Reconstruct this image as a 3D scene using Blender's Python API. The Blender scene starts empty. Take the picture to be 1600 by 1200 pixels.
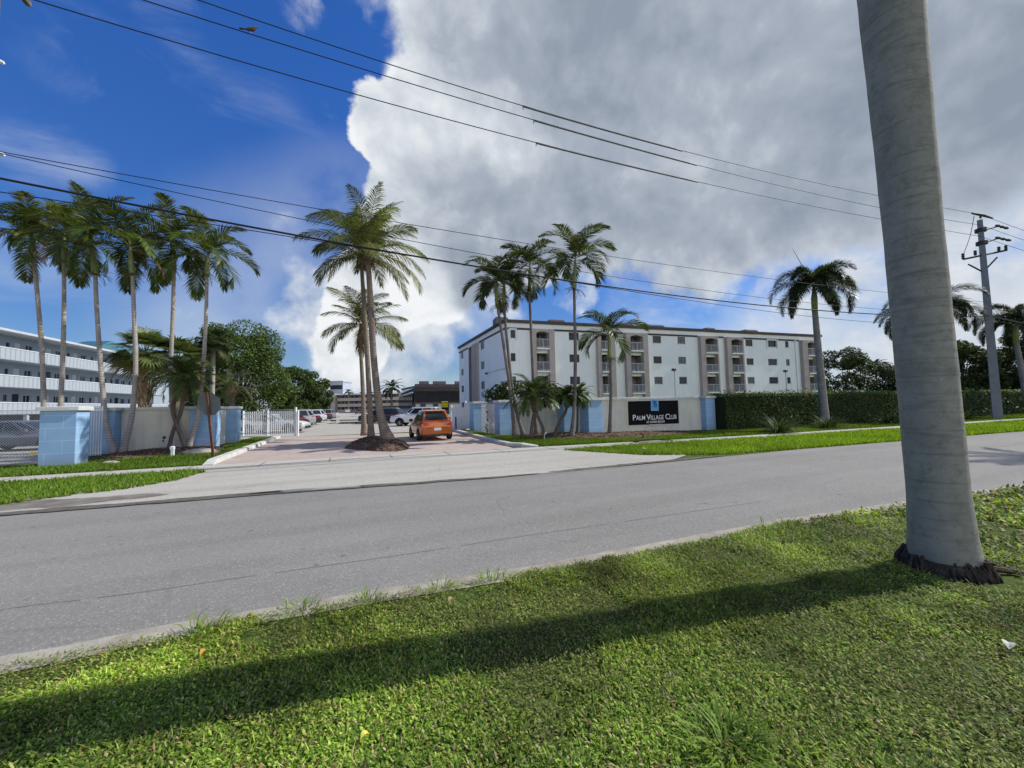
import bpy, math, random
import numpy as np
from mathutils import Vector, Matrix

SC = bpy.context.scene
COL = SC.collection
RNG = np.random.default_rng(7)
random.seed(7)
V3 = lambda *a: np.array(a, float)

# ------------------------------------------------------------------ camera frame
FPX, CX, CY, EYE = 602.0, 800.0, 600.0, 1.65          # focal length of the 1600 x 1200 photo in its pixels, eye height
AZ, ROLL = math.radians(22.5), math.radians(1.2)
PITCH = math.atan(34.0 / FPX)
_f = V3(math.sin(AZ) * math.cos(PITCH), math.cos(AZ) * math.cos(PITCH), math.sin(PITCH))
_r0 = V3(math.cos(AZ), -math.sin(AZ), 0)
_u0 = np.cross(_r0, _f)
_r = _r0 * math.cos(ROLL) - _u0 * math.sin(ROLL)
_u = _u0 * math.cos(ROLL) + _r0 * math.sin(ROLL)
_fh = V3(math.sin(AZ), math.cos(AZ), 0)
EYEP = V3(0, 0, EYE)

def ray(px, py): return _f * FPX + _r * (px - CX) - _u * (py - CY)
def survey(px, py, depth):
    """world point seen in the photo at (px, py) whose distance along the view is depth metres"""
    d = ray(px, py)
    return EYEP + d * (depth / (d @ _fh))
def hor(px): return 634 - math.tan(ROLL) * (px - 800)
def plan(px, depth):
    p = survey(px, hor(px), depth); return V3(p[0], p[1], 0)
def gnd(px, py, z=0.0):
    d = ray(px, py); return EYEP + d * ((z - EYE) / d[2])
def on_line(px, P, D):
    """distance along the plan line P + s*D met by the photo column px"""
    d = ray(px, hor(px))
    A = np.array([[D[0], -d[0]], [D[1], -d[1]]])
    return float(np.linalg.solve(A, -np.array(P[:2], float))[0])
def z_at(px, py, P):
    d = ray(px, py); return EYE + d[2] * math.hypot(P[0], P[1]) / math.hypot(d[0], d[1])

# ------------------------------------------------------------------ materials
MATS = {}
def _mat(name):
    m = bpy.data.materials.new(name); m.use_nodes = True
    nt = m.node_tree; nt.nodes.clear()
    out = nt.nodes.new('ShaderNodeOutputMaterial')
    b = nt.nodes.new('ShaderNodeBsdfPrincipled')
    nt.links.new(b.outputs[0], out.inputs[0])
    MATS[name] = m
    return m, nt, b, out
def N(nt, t, **kw):
    n = nt.nodes.new(t)
    for k, v in kw.items():
        if k.startswith('i_'):
            key = k[2:]
            n.inputs[int(key) if key.isdigit() else key].default_value = v
        else: setattr(n, k, v)
    return n
def L(nt, a, b): nt.links.new(a, b)
def rgba(c): return (c[0], c[1], c[2], 1)
def ramp(nt, fac, stops):
    r = N(nt, 'ShaderNodeValToRGB'); e = r.color_ramp.elements
    while len(e) < len(stops): e.new(0.5)
    for i, (p, c) in enumerate(stops):
        e[i].position = p; e[i].color = rgba(c) if hasattr(c, '__len__') else (c, c, c, 1)
    L(nt, fac, r.inputs[0]); return r.outputs[0]
def mix(nt, fac, a, b, mode='MIX'):
    m = N(nt, 'ShaderNodeMix', data_type='RGBA', blend_type=mode)
    if isinstance(fac, (int, float)): m.inputs[0].default_value = fac
    else: L(nt, fac, m.inputs[0])
    for s, i in ((a, 6), (b, 7)):
        if hasattr(s, 'is_output'): L(nt, s, m.inputs[i])
        else: m.inputs[i].default_value = rgba(s)
    return m.outputs[2]
def noise(nt, vec, scale, detail=4, rough=0.55, dist=0.0):
    n = N(nt, 'ShaderNodeTexNoise', i_Scale=scale, i_Detail=detail, i_Roughness=rough, i_Distortion=dist)
    L(nt, vec, n.inputs['Vector']); return n.outputs[0]
def coords(nt): return N(nt, 'ShaderNodeTexCoord').outputs['Object']
def bump(nt, h, b, strength=0.3, dist=0.02):
    n = N(nt, 'ShaderNodeBump', i_Strength=strength, i_Distance=dist)
    L(nt, h, n.inputs['Height']); L(nt, n.outputs[0], b.inputs['Normal'])

def pm(name, c1, c2=None, scale=3.0, rough=0.7, bmp=0.0, bscale=40.0, spec=0.3, metal=0.0, coat=0.0, streak=None):
    """plain procedural surface: two tones by noise, optional fine bump, optional vertical streaks"""
    if name in MATS: return MATS[name]
    m, nt, b, out = _mat(name)
    c2 = c2 or tuple(x * 0.8 for x in c1)
    co = coords(nt)
    n1 = noise(nt, co, scale, 6, 0.6)
    c = mix(nt, ramp(nt, n1, [(0.35, 0.0), (0.68, 1.0)]), c1, c2)
    if streak:
        mp = N(nt, 'ShaderNodeMapping'); mp.inputs['Scale'].default_value = (5, 5, 0.25); L(nt, co, mp.inputs['Vector'])
        n2 = noise(nt, mp.outputs[0], 1.0, 5, 0.65)
        c = mix(nt, ramp(nt, n2, [(0.5, 0.0), (0.8, 0.55)]), c, streak)
    L(nt, c, b.inputs['Base Color'])
    b.inputs['Roughness'].default_value = rough
    b.inputs['Specular IOR Level'].default_value = spec
    b.inputs['Metallic'].default_value = metal
    b.inputs['Coat Weight'].default_value = coat
    if bmp: bump(nt, noise(nt, co, bscale, 3), b, bmp)
    return m

def leaf_mat(name, rough=0.45, trans=0.3, spec=0.4):
    """foliage: colour per leaf from the mesh, part of the light passes through"""
    if name in MATS: return MATS[name]
    m, nt, b, out = _mat(name)
    a = N(nt, 'ShaderNodeAttribute', attribute_name='leaf')
    L(nt, a.outputs['Color'], b.inputs['Base Color'])
    b.inputs['Roughness'].default_value = rough
    b.inputs['Specular IOR Level'].default_value = spec
    t = N(nt, 'ShaderNodeBsdfTranslucent')
    hs = N(nt, 'ShaderNodeHueSaturation', i_Hue=0.48, i_Saturation=1.1, i_Value=1.5)
    L(nt, a.outputs['Color'], hs.inputs['Color']); L(nt, hs.outputs[0], t.inputs[0])
    mx = N(nt, 'ShaderNodeMixShader'); mx.inputs[0].default_value = trans
    L(nt, b.outputs[0], mx.inputs[1]); L(nt, t.outputs[0], mx.inputs[2]); L(nt, mx.outputs[0], out.inputs[0])
    return m

def glass_mat(name, c=(0.02, 0.025, 0.03), rough=0.06):
    if name in MATS: return MATS[name]
    m, nt, b, out = _mat(name)
    n1 = noise(nt, coords(nt), 0.9, 3)
    L(nt, mix(nt, n1, c, tuple(x * 2.6 for x in c)), b.inputs['Base Color'])
    b.inputs['Roughness'].default_value = rough; b.inputs['Specular IOR Level'].default_value = 0.5 if name == 'car_glass' else 0.16
    return m

def paint_mat(name, c, flake=0.0):
    return pm(name, c, tuple(x * 0.92 for x in c), 1.2, 0.28, 0, spec=0.5, coat=0.6, metal=flake)

def wall_xz(nt, co):
    s = N(nt, 'ShaderNodeSeparateXYZ'); L(nt, co, s.inputs[0])
    a = N(nt, 'ShaderNodeMath', operation='ADD'); L(nt, s.outputs[0], a.inputs[0]); L(nt, s.outputs[1], a.inputs[1])
    c = N(nt, 'ShaderNodeCombineXYZ'); L(nt, a.outputs[0], c.inputs[0]); L(nt, s.outputs[2], c.inputs[1])
    return c.outputs[0]

def block_mat(name, c, mortar, bw=0.84, bh=0.41):
    m, nt, b, out = _mat(name)
    co = coords(nt); v = wall_xz(nt, co)
    br = N(nt, 'ShaderNodeTexBrick', i_Scale=1.0)
    br.inputs['Color1'].default_value = rgba(c); br.inputs['Color2'].default_value = rgba(tuple(x * 0.92 for x in c))
    br.inputs['Mortar'].default_value = rgba(mortar)
    br.inputs['Mortar Size'].default_value = 0.011; br.inputs['Brick Width'].default_value = bw; br.inputs['Row Height'].default_value = bh
    br.inputs['Mortar Smooth'].default_value = 0.4
    L(nt, v, br.inputs['Vector'])
    n1 = noise(nt, co, 1.6, 6, 0.65)
    c1 = mix(nt, ramp(nt, n1, [(0.4, 0.0), (0.75, 0.3)]), br.outputs[0], tuple(x * 0.6 for x in c))
    sp = N(nt, 'ShaderNodeSeparateXYZ'); L(nt, co, sp.inputs[0])
    low = ramp(nt, sp.outputs[2], [(0.0, 0.5), (0.35, 0.0)])
    L(nt, mix(nt, low, c1, (0.25, 0.24, 0.2)), b.inputs['Base Color'])
    b.inputs['Roughness'].default_value = 0.75; b.inputs['Specular IOR Level'].default_value = 0.25
    bump(nt, noise(nt, co, 60, 3), b, 0.25, 0.01)
    return m

def ribbed_mat(name, c, pitch=0.28):
    m, nt, b, out = _mat(name)
    v = wall_xz(nt, coords(nt))
    w = N(nt, 'ShaderNodeTexWave', wave_type='BANDS', bands_direction='X', i_Scale=1.0 / pitch * 0.314 / 2 * 2, i_Distortion=0.0)
    L(nt, v, w.inputs['Vector'])
    L(nt, mix(nt, ramp(nt, w.outputs[1], [(0.05, 0.6), (0.3, 0.0)]), c, tuple(x * 0.55 for x in c)), b.inputs['Base Color'])
    b.inputs['Roughness'].default_value = 0.6
    return m

def asphalt_mat(name, base, patch, crack=0.5, seam=False):
    m, nt, b, out = _mat(name)
    co = coords(nt)
    big = noise(nt, co, 0.35, 5, 0.6)
    mid = noise(nt, co, 2.2, 6, 0.7)
    mp = N(nt, 'ShaderNodeMapping'); mp.inputs['Scale'].default_value = (0.06, 1.1, 1); L(nt, co, mp.inputs['Vector'])
    lanes = noise(nt, mp.outputs[0], 1.4, 4, 0.5)
    c = mix(nt, ramp(nt, big, [(0.3, 0.0), (0.7, 1.0)]), base, patch)
    c = mix(nt, ramp(nt, lanes, [(0.42, 0.0), (0.7, 0.45)]), c, tuple(x * 0.72 for x in base))
    c = mix(nt, ramp(nt, mid, [(0.56, 0.0), (0.8, 0.4)]), c, tuple(x * 0.6 for x in base))
    vo = N(nt, 'ShaderNodeTexVoronoi', feature='F1', i_Scale=95.0); L(nt, co, vo.inputs['Vector'])
    sp = N(nt, 'ShaderNodeSeparateColor'); L(nt, vo.outputs['Color'], sp.inputs[0])
    c = mix(nt, ramp(nt, sp.outputs[0], [(0.0, 0.55), (0.25, 0.0)]), c, tuple(x * 0.45 for x in base))
    c = mix(nt, ramp(nt, sp.outputs[1], [(0.88, 0.0), (0.97, 0.65)]), c, tuple(min(1, x * 1.9) for x in base))
    # sparse stains
    st = noise(nt, co, 6.5, 2, 0.4)
    c = mix(nt, ramp(nt, st, [(0.70, 0.0), (0.76, 0.55)]), c, tuple(x * 0.4 for x in base))
    # cracks
    dv = N(nt, 'ShaderNodeTexNoise', i_Scale=2.3, i_Detail=6.0, i_Roughness=0.7); L(nt, co, dv.inputs['Vector'])
    wv = mix(nt, 0.12, co, dv.outputs[1])
    ve = N(nt, 'ShaderNodeTexVoronoi', feature='DISTANCE_TO_EDGE', i_Scale=0.42); L(nt, wv, ve.inputs['Vector'])
    gate = ramp(nt, noise(nt, co, 0.55, 2), [(0.5, 0.0), (0.6, crack)])
    ck = N(nt, 'ShaderNodeMath', operation='MULTIPLY'); L(nt, ramp(nt, ve.outputs[0], [(0.0, 1.0), (0.006, 0.0)]), ck.inputs[0]); L(nt, gate, ck.inputs[1])
    c = mix(nt, ck.outputs[0], c, tuple(x * 0.3 for x in base))
    L(nt, c, b.inputs['Base Color'])
    b.inputs['Roughness'].default_value = 0.85; b.inputs['Specular IOR Level'].default_value = 0.2
    bump(nt, sp.outputs[0], b, 0.35, 0.006)
    return m

# ------------------------------------------------------------------ mesh building
class MB:
    def __init__(s): s.v = []; s.f = []; s.m = []; s.c = []; s.T = None; s.col = (1, 1, 1)
    def add(s, verts, faces, mi=0):
        o = len(s.v)
        for p in verts:
            if s.T is not None: p = s.T @ Vector(p)
            s.v.append((float(p[0]), float(p[1]), float(p[2]))); s.c.append(s.col)
        for f in faces: s.f.append(tuple(i + o for i in f)); s.m.append(mi)
    def quad(s, a, b, c, d, mi=0): s.add([a, b, c, d], [(0, 1, 2, 3)], mi)
    def box(s, x0, x1, y0, y1, z0, z1, mi=0):
        s.add([(x0, y0, z0), (x1, y0, z0), (x1, y1, z0), (x0, y1, z0), (x0, y0, z1), (x1, y0, z1), (x1, y1, z1), (x0, y1, z1)],
              [(0, 3, 2, 1), (4, 5, 6, 7), (0, 1, 5, 4), (1, 2, 6, 5), (2, 3, 7, 6), (3, 0, 4, 7)], mi)
    def bbox(s, x0, x1, y0, y1, z0, z1, b=0.01, mi=0):
        """box with bevelled upright and top edges"""
        def ring(i, z): return [(x0 + i + b, y0 + i, z), (x1 - i - b, y0 + i, z), (x1 - i, y0 + i + b, z), (x1 - i, y1 - i - b, z), (x1 - i - b, y1 - i, z), (x0 + i + b, y1 - i, z), (x0 + i, y1 - i - b, z), (x0 + i, y0 + i + b, z)]
        vs = ring(0, z0) + ring(0, z1 - b) + ring(b, z1)
        fs = [tuple(range(7, -1, -1))]
        for k in (0, 8):
            for i in range(8): j = (i + 1) % 8; fs.append((k + i, k + j, k + 8 + j, k + 8 + i))
        fs.append(tuple(range(16, 24)))
        s.add(vs, fs, mi)
    def tube(s, path, rad, n=8, mi=0, caps=True, flat=1.0):
        path = [V3(*p) for p in path]; k = len(path)
        if not hasattr(rad, '__len__'): rad = [rad] * k
        vs = []; fs = []
        t0 = path[1] - path[0]; up = V3(0, 0, 1) if abs(t0[2]) < 0.9 * np.linalg.norm(t0) else V3(0, 1, 0)
        for i in range(k):
            t = path[min(i + 1, k - 1)] - path[max(i - 1, 0)]; t = t / (np.linalg.norm(t) + 1e-9)
            a = np.cross(up, t); a /= np.linalg.norm(a) + 1e-9; b = np.cross(t, a); up = b if abs(t @ up) > 0.99 else up
            for j in range(n):
                an = 2 * math.pi * j / n
                vs.append(path[i] + rad[i] * (math.cos(an) * a + math.sin(an) * flat * b))
        for i in range(k - 1):
            for j in range(n):
                j2 = (j + 1) % n
                fs.append((i * n + j, i * n + j2, (i + 1) * n + j2, (i + 1) * n + j))
        if caps: fs.append(tuple(range(n - 1, -1, -1))); fs.append(tuple((k - 1) * n + j for j in range(n)))
        s.add(vs, fs, mi)
    def prism(s, pts, axis_vec, mi=0):
        """flat polygon (list of 3D points) pushed along axis_vec"""
        n = len(pts); a = V3(*axis_vec)
        vs = [V3(*p) for p in pts] + [V3(*p) + a for p in pts]
        fs = [tuple(range(n - 1, -1, -1)), tuple(range(n, 2 * n))] + [(i, (i + 1) % n, n + (i + 1) % n, n + i) for i in range(n)]
        s.add(vs, fs, mi)
    def blob(s, c, r, seed=0, seg=10, rings=7, amp=0.25, mi=0):
        rg = random.Random(seed); vs = []; fs = []
        ph = [rg.uniform(0, 6.28) for _ in range(6)]
        for i in range(rings + 1):
            th = math.pi * i / rings
            for j in range(seg):
                a = 2 * math.pi * j / seg
                k = 1 + amp * (math.sin(2 * a + ph[0]) * math.sin(th + ph[1]) + 0.6 * math.sin(3 * a + ph[2] + 2 * th) + 0.4 * rg.uniform(-1, 1)) * 0.6
                vs.append((c[0] + r[0] * k * math.sin(th) * math.cos(a), c[1] + r[1] * k * math.sin(th) * math.sin(a), c[2] + r[2] * k * math.cos(th)))
        for i in range(rings):
            for j in range(seg):
                j2 = (j + 1) % seg; fs.append((i * seg + j, (i + 1) * seg + j, (i + 1) * seg + j2, i * seg + j2))
        s.add(vs, fs, mi)
    def build(s, name, mats, parent=None, loc=(0, 0, 0), smooth=False, leaf=False, origin=None):
        me = bpy.data.meshes.new(name)
        off = V3(*loc)
        v = np.array(s.v, float).reshape(-1, 3) - off
        me.from_pydata(v.tolist(), [], s.f)
        mats = mats if isinstance(mats, (list, tuple)) else [mats]
        for m in mats: me.materials.append(m)
        if any(s.m): me.polygons.foreach_set('material_index', s.m)
        if smooth: me.polygons.foreach_set('use_smooth', [True] * len(s.f))
        if leaf:
            at = me.attributes.new('leaf', 'FLOAT_COLOR', 'POINT')
            at.data.foreach_set('color', np.hstack([np.array(s.c, float), np.ones((len(s.c), 1))]).ravel())
        me.update()
        o = bpy.data.objects.new(name, me); COL.objects.link(o)
        if parent: o.parent = parent
        else: o.location = off
        return o

def np_mesh(name, verts, faces, mat, colors=None, parent=None, loc=(0, 0, 0)):
    """large meshes straight from arrays (all faces with the same corner count)"""
    me = bpy.data.meshes.new(name)
    verts = np.asarray(verts, np.float32) - np.asarray(loc, np.float32)
    nf, k = faces.shape
    me.vertices.add(len(verts)); me.vertices.foreach_set('co', verts.ravel())
    me.loops.add(nf * k); me.loops.foreach_set('vertex_index', faces.astype(np.int32).ravel())
    me.polygons.add(nf); me.polygons.foreach_set('loop_start', np.arange(0, nf * k, k, dtype=np.int32))
    me.materials.append(mat)
    if colors is not None:
        at = me.attributes.new('leaf', 'FLOAT_COLOR', 'POINT')
        at.data.foreach_set('color', np.hstack([colors, np.ones((len(colors), 1))]).astype(np.float32).ravel())
    me.update(calc_edges=True)
    o = bpy.data.objects.new(name, me); COL.objects.link(o)
    if parent: o.parent = parent
    else: o.location = loc
    return o

def tag(o, label=None, cat=None, group=None, kind=None):
    if label: o['label'] = label
    if cat: o['category'] = cat
    if group: o['group'] = group
    if kind: o['kind'] = kind
    return o
def thing(name, label, cat, loc=(0, 0, 0), rz=0.0, group=None):
    o = bpy.data.objects.new(name, None); COL.objects.link(o)
    o.empty_display_size = 0.2
    o.location = (float(loc[0]), float(loc[1]), float(loc[2])); o.rotation_euler = (0, 0, rz)
    return tag(o, label, cat, group)

def sheet(name, pts, z, mat, kind='structure', sub=None):
    """flat polygon on the ground"""
    mb = MB(); n = len(pts)
    mb.add([(p[0], p[1], z) for p in pts], [tuple(range(n))])
    o = mb.build(name, mat)
    return tag(o, kind=kind)
def strip_sheet(name, a, b, z, mat):
    """ribbon between two polylines with the same number of points"""
    mb = MB(); n = len(a)
    vs = [(p[0], p[1], z) for p in a] + [(p[0], p[1], z) for p in b]
    mb.add(vs, [(i, i + 1, n + i + 1, n + i) if True else 0 for i in range(n - 1)])
    o = mb.build(name, mat)
    me = o.data
    if me.polygons[0].normal.z < 0: me.flip_normals()
    return tag(o, kind='structure')

def spline_(pts, k=5):
    pts = [V3(*p) for p in pts]; out = []
    for i in range(len(pts) - 1):
        a = pts[max(i - 1, 0)]; b = pts[i]; c = pts[i + 1]; d = pts[min(i + 2, len(pts) - 1)]
        for j in range(k):
            t = j / k; out.append(0.5 * ((2 * b) + (-a + c) * t + (2 * a - 5 * b + 4 * c - d) * t * t + (-a + 3 * b - 3 * c + d) * t ** 3))
    out.append(pts[-1]); return out
# ------------------------------------------------------------------ noise for scattering
class VNoise:
    def __init__(s, seed, n=256):
        g = np.random.default_rng(seed); s.t = g.random((n, n)); s.n = n
    def at(s, x, y):
        xi = np.floor(x).astype(int); yi = np.floor(y).astype(int); fx = x - xi; fy = y - yi
        fx = fx * fx * (3 - 2 * fx); fy = fy * fy * (3 - 2 * fy); n = s.n
        a = s.t[xi % n, yi % n]; b = s.t[(xi + 1) % n, yi % n]; c = s.t[xi % n, (yi + 1) % n]; d = s.t[(xi + 1) % n, (yi + 1) % n]
        return (a * (1 - fx) + b * fx) * (1 - fy) + (c * (1 - fx) + d * fx) * fy
    def fbm(s, x, y, o=4):
        r = 0; w = 0
        for i in range(o): k = 2 ** i; r = r + s.at(x * k + 17 * i, y * k + 31 * i) / k; w += 1 / k
        return r / w
VN = VNoise(3)
def inside(poly, x, y):
    poly = np.asarray(poly)[:, :2]; r = np.zeros(len(x), bool); j = len(poly) - 1
    for i in range(len(poly)):
        xi, yi = poly[i]; xj, yj = poly[j]
        c = ((yi > y) != (yj > y)) & (x < (xj - xi) * (y - yi) / (yj - yi + 1e-12) + xi)
        r ^= c; j = i
    return r

# =================================================================== WORLD, SUN, CAMERA
SUN_AZ_SLOPE = 0.142
SUN_EL = math.radians(43.5)
sun_dir = V3(1, -SUN_AZ_SLOPE, 0); sun_dir /= np.linalg.norm(sun_dir)
sun_dir = V3(sun_dir[0] * math.cos(SUN_EL), sun_dir[1] * math.cos(SUN_EL), math.sin(SUN_EL))

def make_world():
    w = bpy.data.worlds.new('World'); SC.world = w; w.use_nodes = True
    nt = w.node_tree; nt.nodes.clear()
    out = N(nt, 'ShaderNodeOutputWorld'); bg = N(nt, 'ShaderNodeBackground'); bg.inputs[1].default_value = 0.1
    L(nt, bg.outputs[0], out.inputs[0])
    sky = N(nt, 'ShaderNodeTexSky', sky_type='NISHITA', sun_disc=False, sun_elevation=SUN_EL,
            sun_rotation=math.atan2(sun_dir[0], sun_dir[1]), altitude=0.0, air_density=1.0, dust_density=0.25, ozone_density=2.5)
    tc = N(nt, 'ShaderNodeTexCoord').outputs['Generated']
    hs = N(nt, 'ShaderNodeHueSaturation', i_Hue=0.515, i_Saturation=1.32, i_Value=1.0); L(nt, sky.outputs[0], hs.inputs['Color'])
    skyc = mix(nt, 1.0, hs.outputs[0], (1.45, 1.62, 1.72), 'MULTIPLY')
    sz = N(nt, 'ShaderNodeSeparateXYZ'); L(nt, tc, sz.inputs[0])
    skyc = mix(nt, 1.0, skyc, ramp(nt, sz.outputs[2], [(0.0, (0.42, 0.44, 0.52)), (0.12, (0.50, 0.53, 0.58)), (0.3, (0.72, 0.73, 0.75)), (0.6, (0.85, 0.92, 0.95))]), 'MULTIPLY')
    def vdir(px, py):
        d = ray(px, py); return d / np.linalg.norm(d)
    def math_(op, a, b=None, clamp=False):
        m = N(nt, 'ShaderNodeMath', operation=op, use_clamp=clamp)
        for s, i in ((a, 0), (b, 1)):
            if s is None: continue
            if hasattr(s, 'is_output'): L(nt, s, m.inputs[i])
            else: m.inputs[i].default_value = s
        return m.outputs[0]
    def field(blobs, o=1.5, i=0.4, vec=None):
        """soft union of round blobs on the sky: (px, py, radius in degrees, weight)"""
        tot = None
        for b in blobs:
            d = vdir(b[0], b[1]) if len(b) == 4 else np.array(b[:3]) / np.linalg.norm(b[:3])
            rad, wt = b[-2:]
            vm = N(nt, 'ShaderNodeVectorMath', operation='DOT_PRODUCT'); L(nt, vec or wtc, vm.inputs[0]); vm.inputs[1].default_value = d
            mr = N(nt, 'ShaderNodeMapRange', interpolation_type='SMOOTHSTEP')
            L(nt, vm.outputs['Value'], mr.inputs['Value'])
            mr.inputs['From Min'].default_value = math.cos(math.radians(rad * o)); mr.inputs['From Max'].default_value = math.cos(math.radians(rad * i))
            mr.inputs['To Max'].default_value = wt
            tot = mr.outputs[0] if tot is None else math_('SUBTRACT', math_('ADD', tot, mr.outputs[0]), math_('MULTIPLY', tot, mr.outputs[0]))
        return tot
    # warp the direction a little so that blob outlines billow
    wn = N(nt, 'ShaderNodeTexNoise', i_Scale=4.0, i_Detail=6.0, i_Roughness=0.55); L(nt, tc, wn.inputs['Vector'])
    ws = N(nt, 'ShaderNodeVectorMath', operation='MULTIPLY_ADD'); L(nt, wn.outputs[1], ws.inputs[0]); ws.inputs[1].default_value = (0.2, 0.2, 0.2); ws.inputs[2].default_value = (-0.1, -0.1, -0.1)
    wa = N(nt, 'ShaderNodeVectorMath', operation='ADD'); L(nt, tc, wa.inputs[0]); L(nt, ws.outputs[0], wa.inputs[1])
    wn1 = N(nt, 'ShaderNodeVectorMath', operation='NORMALIZE'); L(nt, wa.outputs[0], wn1.inputs[0]); wtc = wn1.outputs[0]
    wl = N(nt, 'ShaderNodeTexNoise', i_Scale=2.5, i_Detail=2.0, i_Roughness=0.4); L(nt, tc, wl.inputs['Vector'])
    ws2 = N(nt, 'ShaderNodeVectorMath', operation='MULTIPLY_ADD'); L(nt, wl.outputs[1], ws2.inputs[0]); ws2.inputs[1].default_value = (0.4, 0.4, 0.4); ws2.inputs[2].default_value = (-0.2, -0.2, -0.2)
    wb = N(nt, 'ShaderNodeVectorMath', operation='ADD'); L(nt, tc, wb.inputs[0]); L(nt, ws2.outputs[0], wb.inputs[1]); wn2 = N(nt, 'ShaderNodeVectorMath', operation='NORMALIZE'); L(nt, wb.outputs[0], wn2.inputs[0]); soft = wn2.outputs[0]
    big = field([(770, 40, 6.5, 1), (720, 110, 6, 1), (605, 195, 3.6, 1), (670, 200, 6, 1), (830, 150, 13, 1), (690, 300, 7, 1), (760, 370, 7.5, 1), (925, 215, 11.5, 1), (1080, 110, 20, 1), (860, 375, 5.5, 1),
                 (1120, 215, 6, 1), (1300, 20, 15, 1), (1320, 130, 5, 1), (1500, -20, 12.5, 1), (1600, 40, 7, 0.9), (980, -400, 24, 1), (1500, -300, 26, 1), (1210, 190, 5.5, 1), (610, 440, 5, 1), (680, 430, 5, 1), (560, 500, 4.0, 1), (540, 560, 4.0, 0.9), (640, 360, 6, 1)])
    low = field([(600, 490, 6, 0.9), (690, 440, 5, 0.8), (540, 530, 5, 0.85), (640, 560, 5, 0.7), (500, 480, 4, 0.8), (1520, 300, 5, 0.95), (1590, 400, 5, 0.85), (1520, 190, 6, 0.8),
                 (1330, 540, 9, 0.75), (1450, 520, 9, 0.75), (900, 450, 4, 0.7), (1130, 385, 3, 0.7), (1180, 372, 2.5, 0.7), (560, 600, 6, 0.8), (700, 520, 5, 0.65), (800, 470, 4, 0.7),
                 (-0.5, -1, 0.25, 20, 0.8), (0.5, -1, 0.25, 20, 0.8)])  # last two: unseen clouds added behind the viewer to lift the facades
    fb = N(nt, 'ShaderNodeTexNoise', i_Scale=6.0, i_Detail=9.0, i_Roughness=0.54, i_Distortion=0.15); L(nt, tc, fb.inputs['Vector'])
    f2 = N(nt, 'ShaderNodeTexNoise', i_Scale=2.4, i_Detail=5.0, i_Roughness=0.5); L(nt, tc, f2.inputs['Vector'])
    nz = math_('SUBTRACT', fb.outputs[0], 0.5)
    # relief: the billows are lit from the sun's side
    of = N(nt, 'ShaderNodeVectorMath', operation='ADD'); L(nt, tc, of.inputs[0]); of.inputs[1].default_value = (0.020, -0.004, 0.030)
    fb2 = N(nt, 'ShaderNodeTexNoise', i_Scale=6.0, i_Detail=9.0, i_Roughness=0.54, i_Distortion=0.15); L(nt, of.outputs[0], fb2.inputs['Vector'])
    rel = math_('SUBTRACT', fb2.outputs[0], fb.outputs[0])
    dbig = math_('ADD', big, math_('MULTIPLY', nz, 1.05))
    dlow = math_('ADD', low, math_('MULTIPLY', nz, 2.3))
    def smooth(x, a, b):
        mr = N(nt, 'ShaderNodeMapRange', interpolation_type='SMOOTHSTEP'); L(nt, x, mr.inputs['Value'])
        mr.inputs['From Min'].default_value = a; mr.inputs['From Max'].default_value = b; return mr.outputs[0]
    abig = smooth(dbig, 0.34, 0.62); alow = smooth(dlow, 0.35, 1.0)
    # thin high cloud, streaked
    mp = N(nt, 'ShaderNodeMapping'); mp.inputs['Rotation'].default_value = (0, 0.5, 0.7); mp.inputs['Scale'].default_value = (1.0, 5.0, 6.0); L(nt, tc, mp.inputs['Vector'])
    ci = N(nt, 'ShaderNodeTexNoise', i_Scale=1.1, i_Detail=8.0, i_Roughness=0.6, i_Distortion=0.6); L(nt, mp.outputs[0], ci.inputs['Vector'])
    wisp = field([(130, 80, 3.5, 0.45), (230, 125, 4, 0.5), (275, 40, 2.5, 0.5), (330, 165, 3.5, 0.5), (440, 205, 3.5, 0.45), (40, 230, 3, 0.4), (80, 480, 7, 0.3), (330, 560, 6, 0.25), (1230, 500, 9, 0.7), (1430, 430, 10, 0.6), (1050, 490, 6, 0.6), (500, 690, 12, 0.4)])
    acir = math_('MULTIPLY', smooth(ci.outputs[0], 0.40, 0.78), wisp)
    haze = math_('MULTIPLY', field([(1440, 520, 11, 0.35), (1260, 580, 7, 0.4), (560, 560, 14, 0.5), (700, 520, 9, 0.5)], 1.9, 0.0, soft), smooth(math_('ADD', f2.outputs[0], math_('MULTIPLY', nz, 0.8)), 0.25, 0.7))
    # shading of the big cloud: bright edge, grey belly
    dark = field([(1010, 240, 14, 0.9), (1180, 100, 20, 0.8), (880, 350, 7, 0.65), (780, 410, 5, 0.8), (1350, 0, 15, 0.7), (1030, 305, 8, 0.65), (1480, 30, 14, 0.6), (1050, -300, 22, 0.8), (740, 360, 7, 0.45)], 1.8, 0.0, soft)
    edge = smooth(dbig, 0.5, 1.15)
    sh = math_('ADD', math_('MULTIPLY', dark, 0.66), math_('MULTIPLY', math_('SUBTRACT', f2.outputs[0], 0.5), 0.9))
    sh = math_('ADD', sh, math_('MULTIPLY', nz, 0.24))
    sh = math_('ADD', sh, math_('MULTIPLY', rel, 1.7))
    sh = math_('ADD', sh, math_('ADD', 0.06, math_('MULTIPLY', edge, 0.14)), clamp=True)
    cb = ramp(nt, sh, [(0.0, (9.0, 9.2, 9.4)), (0.30, (6.4, 6.9, 7.5)), (0.66, (4.0, 4.5, 5.3)), (1.0, (2.8, 3.3, 4.1))])
    lw = math_('ADD', math_('ADD', math_('MULTIPLY', nz, 1.7), math_('MULTIPLY', rel, -1.8)), 0.48, clamp=True)
    cl = ramp(nt, lw, [(0.0, (4.6, 5.4, 6.6)), (0.6, (6.8, 7.3, 8.0)), (1.0, (8.8, 9.0, 9.1))])
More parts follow.
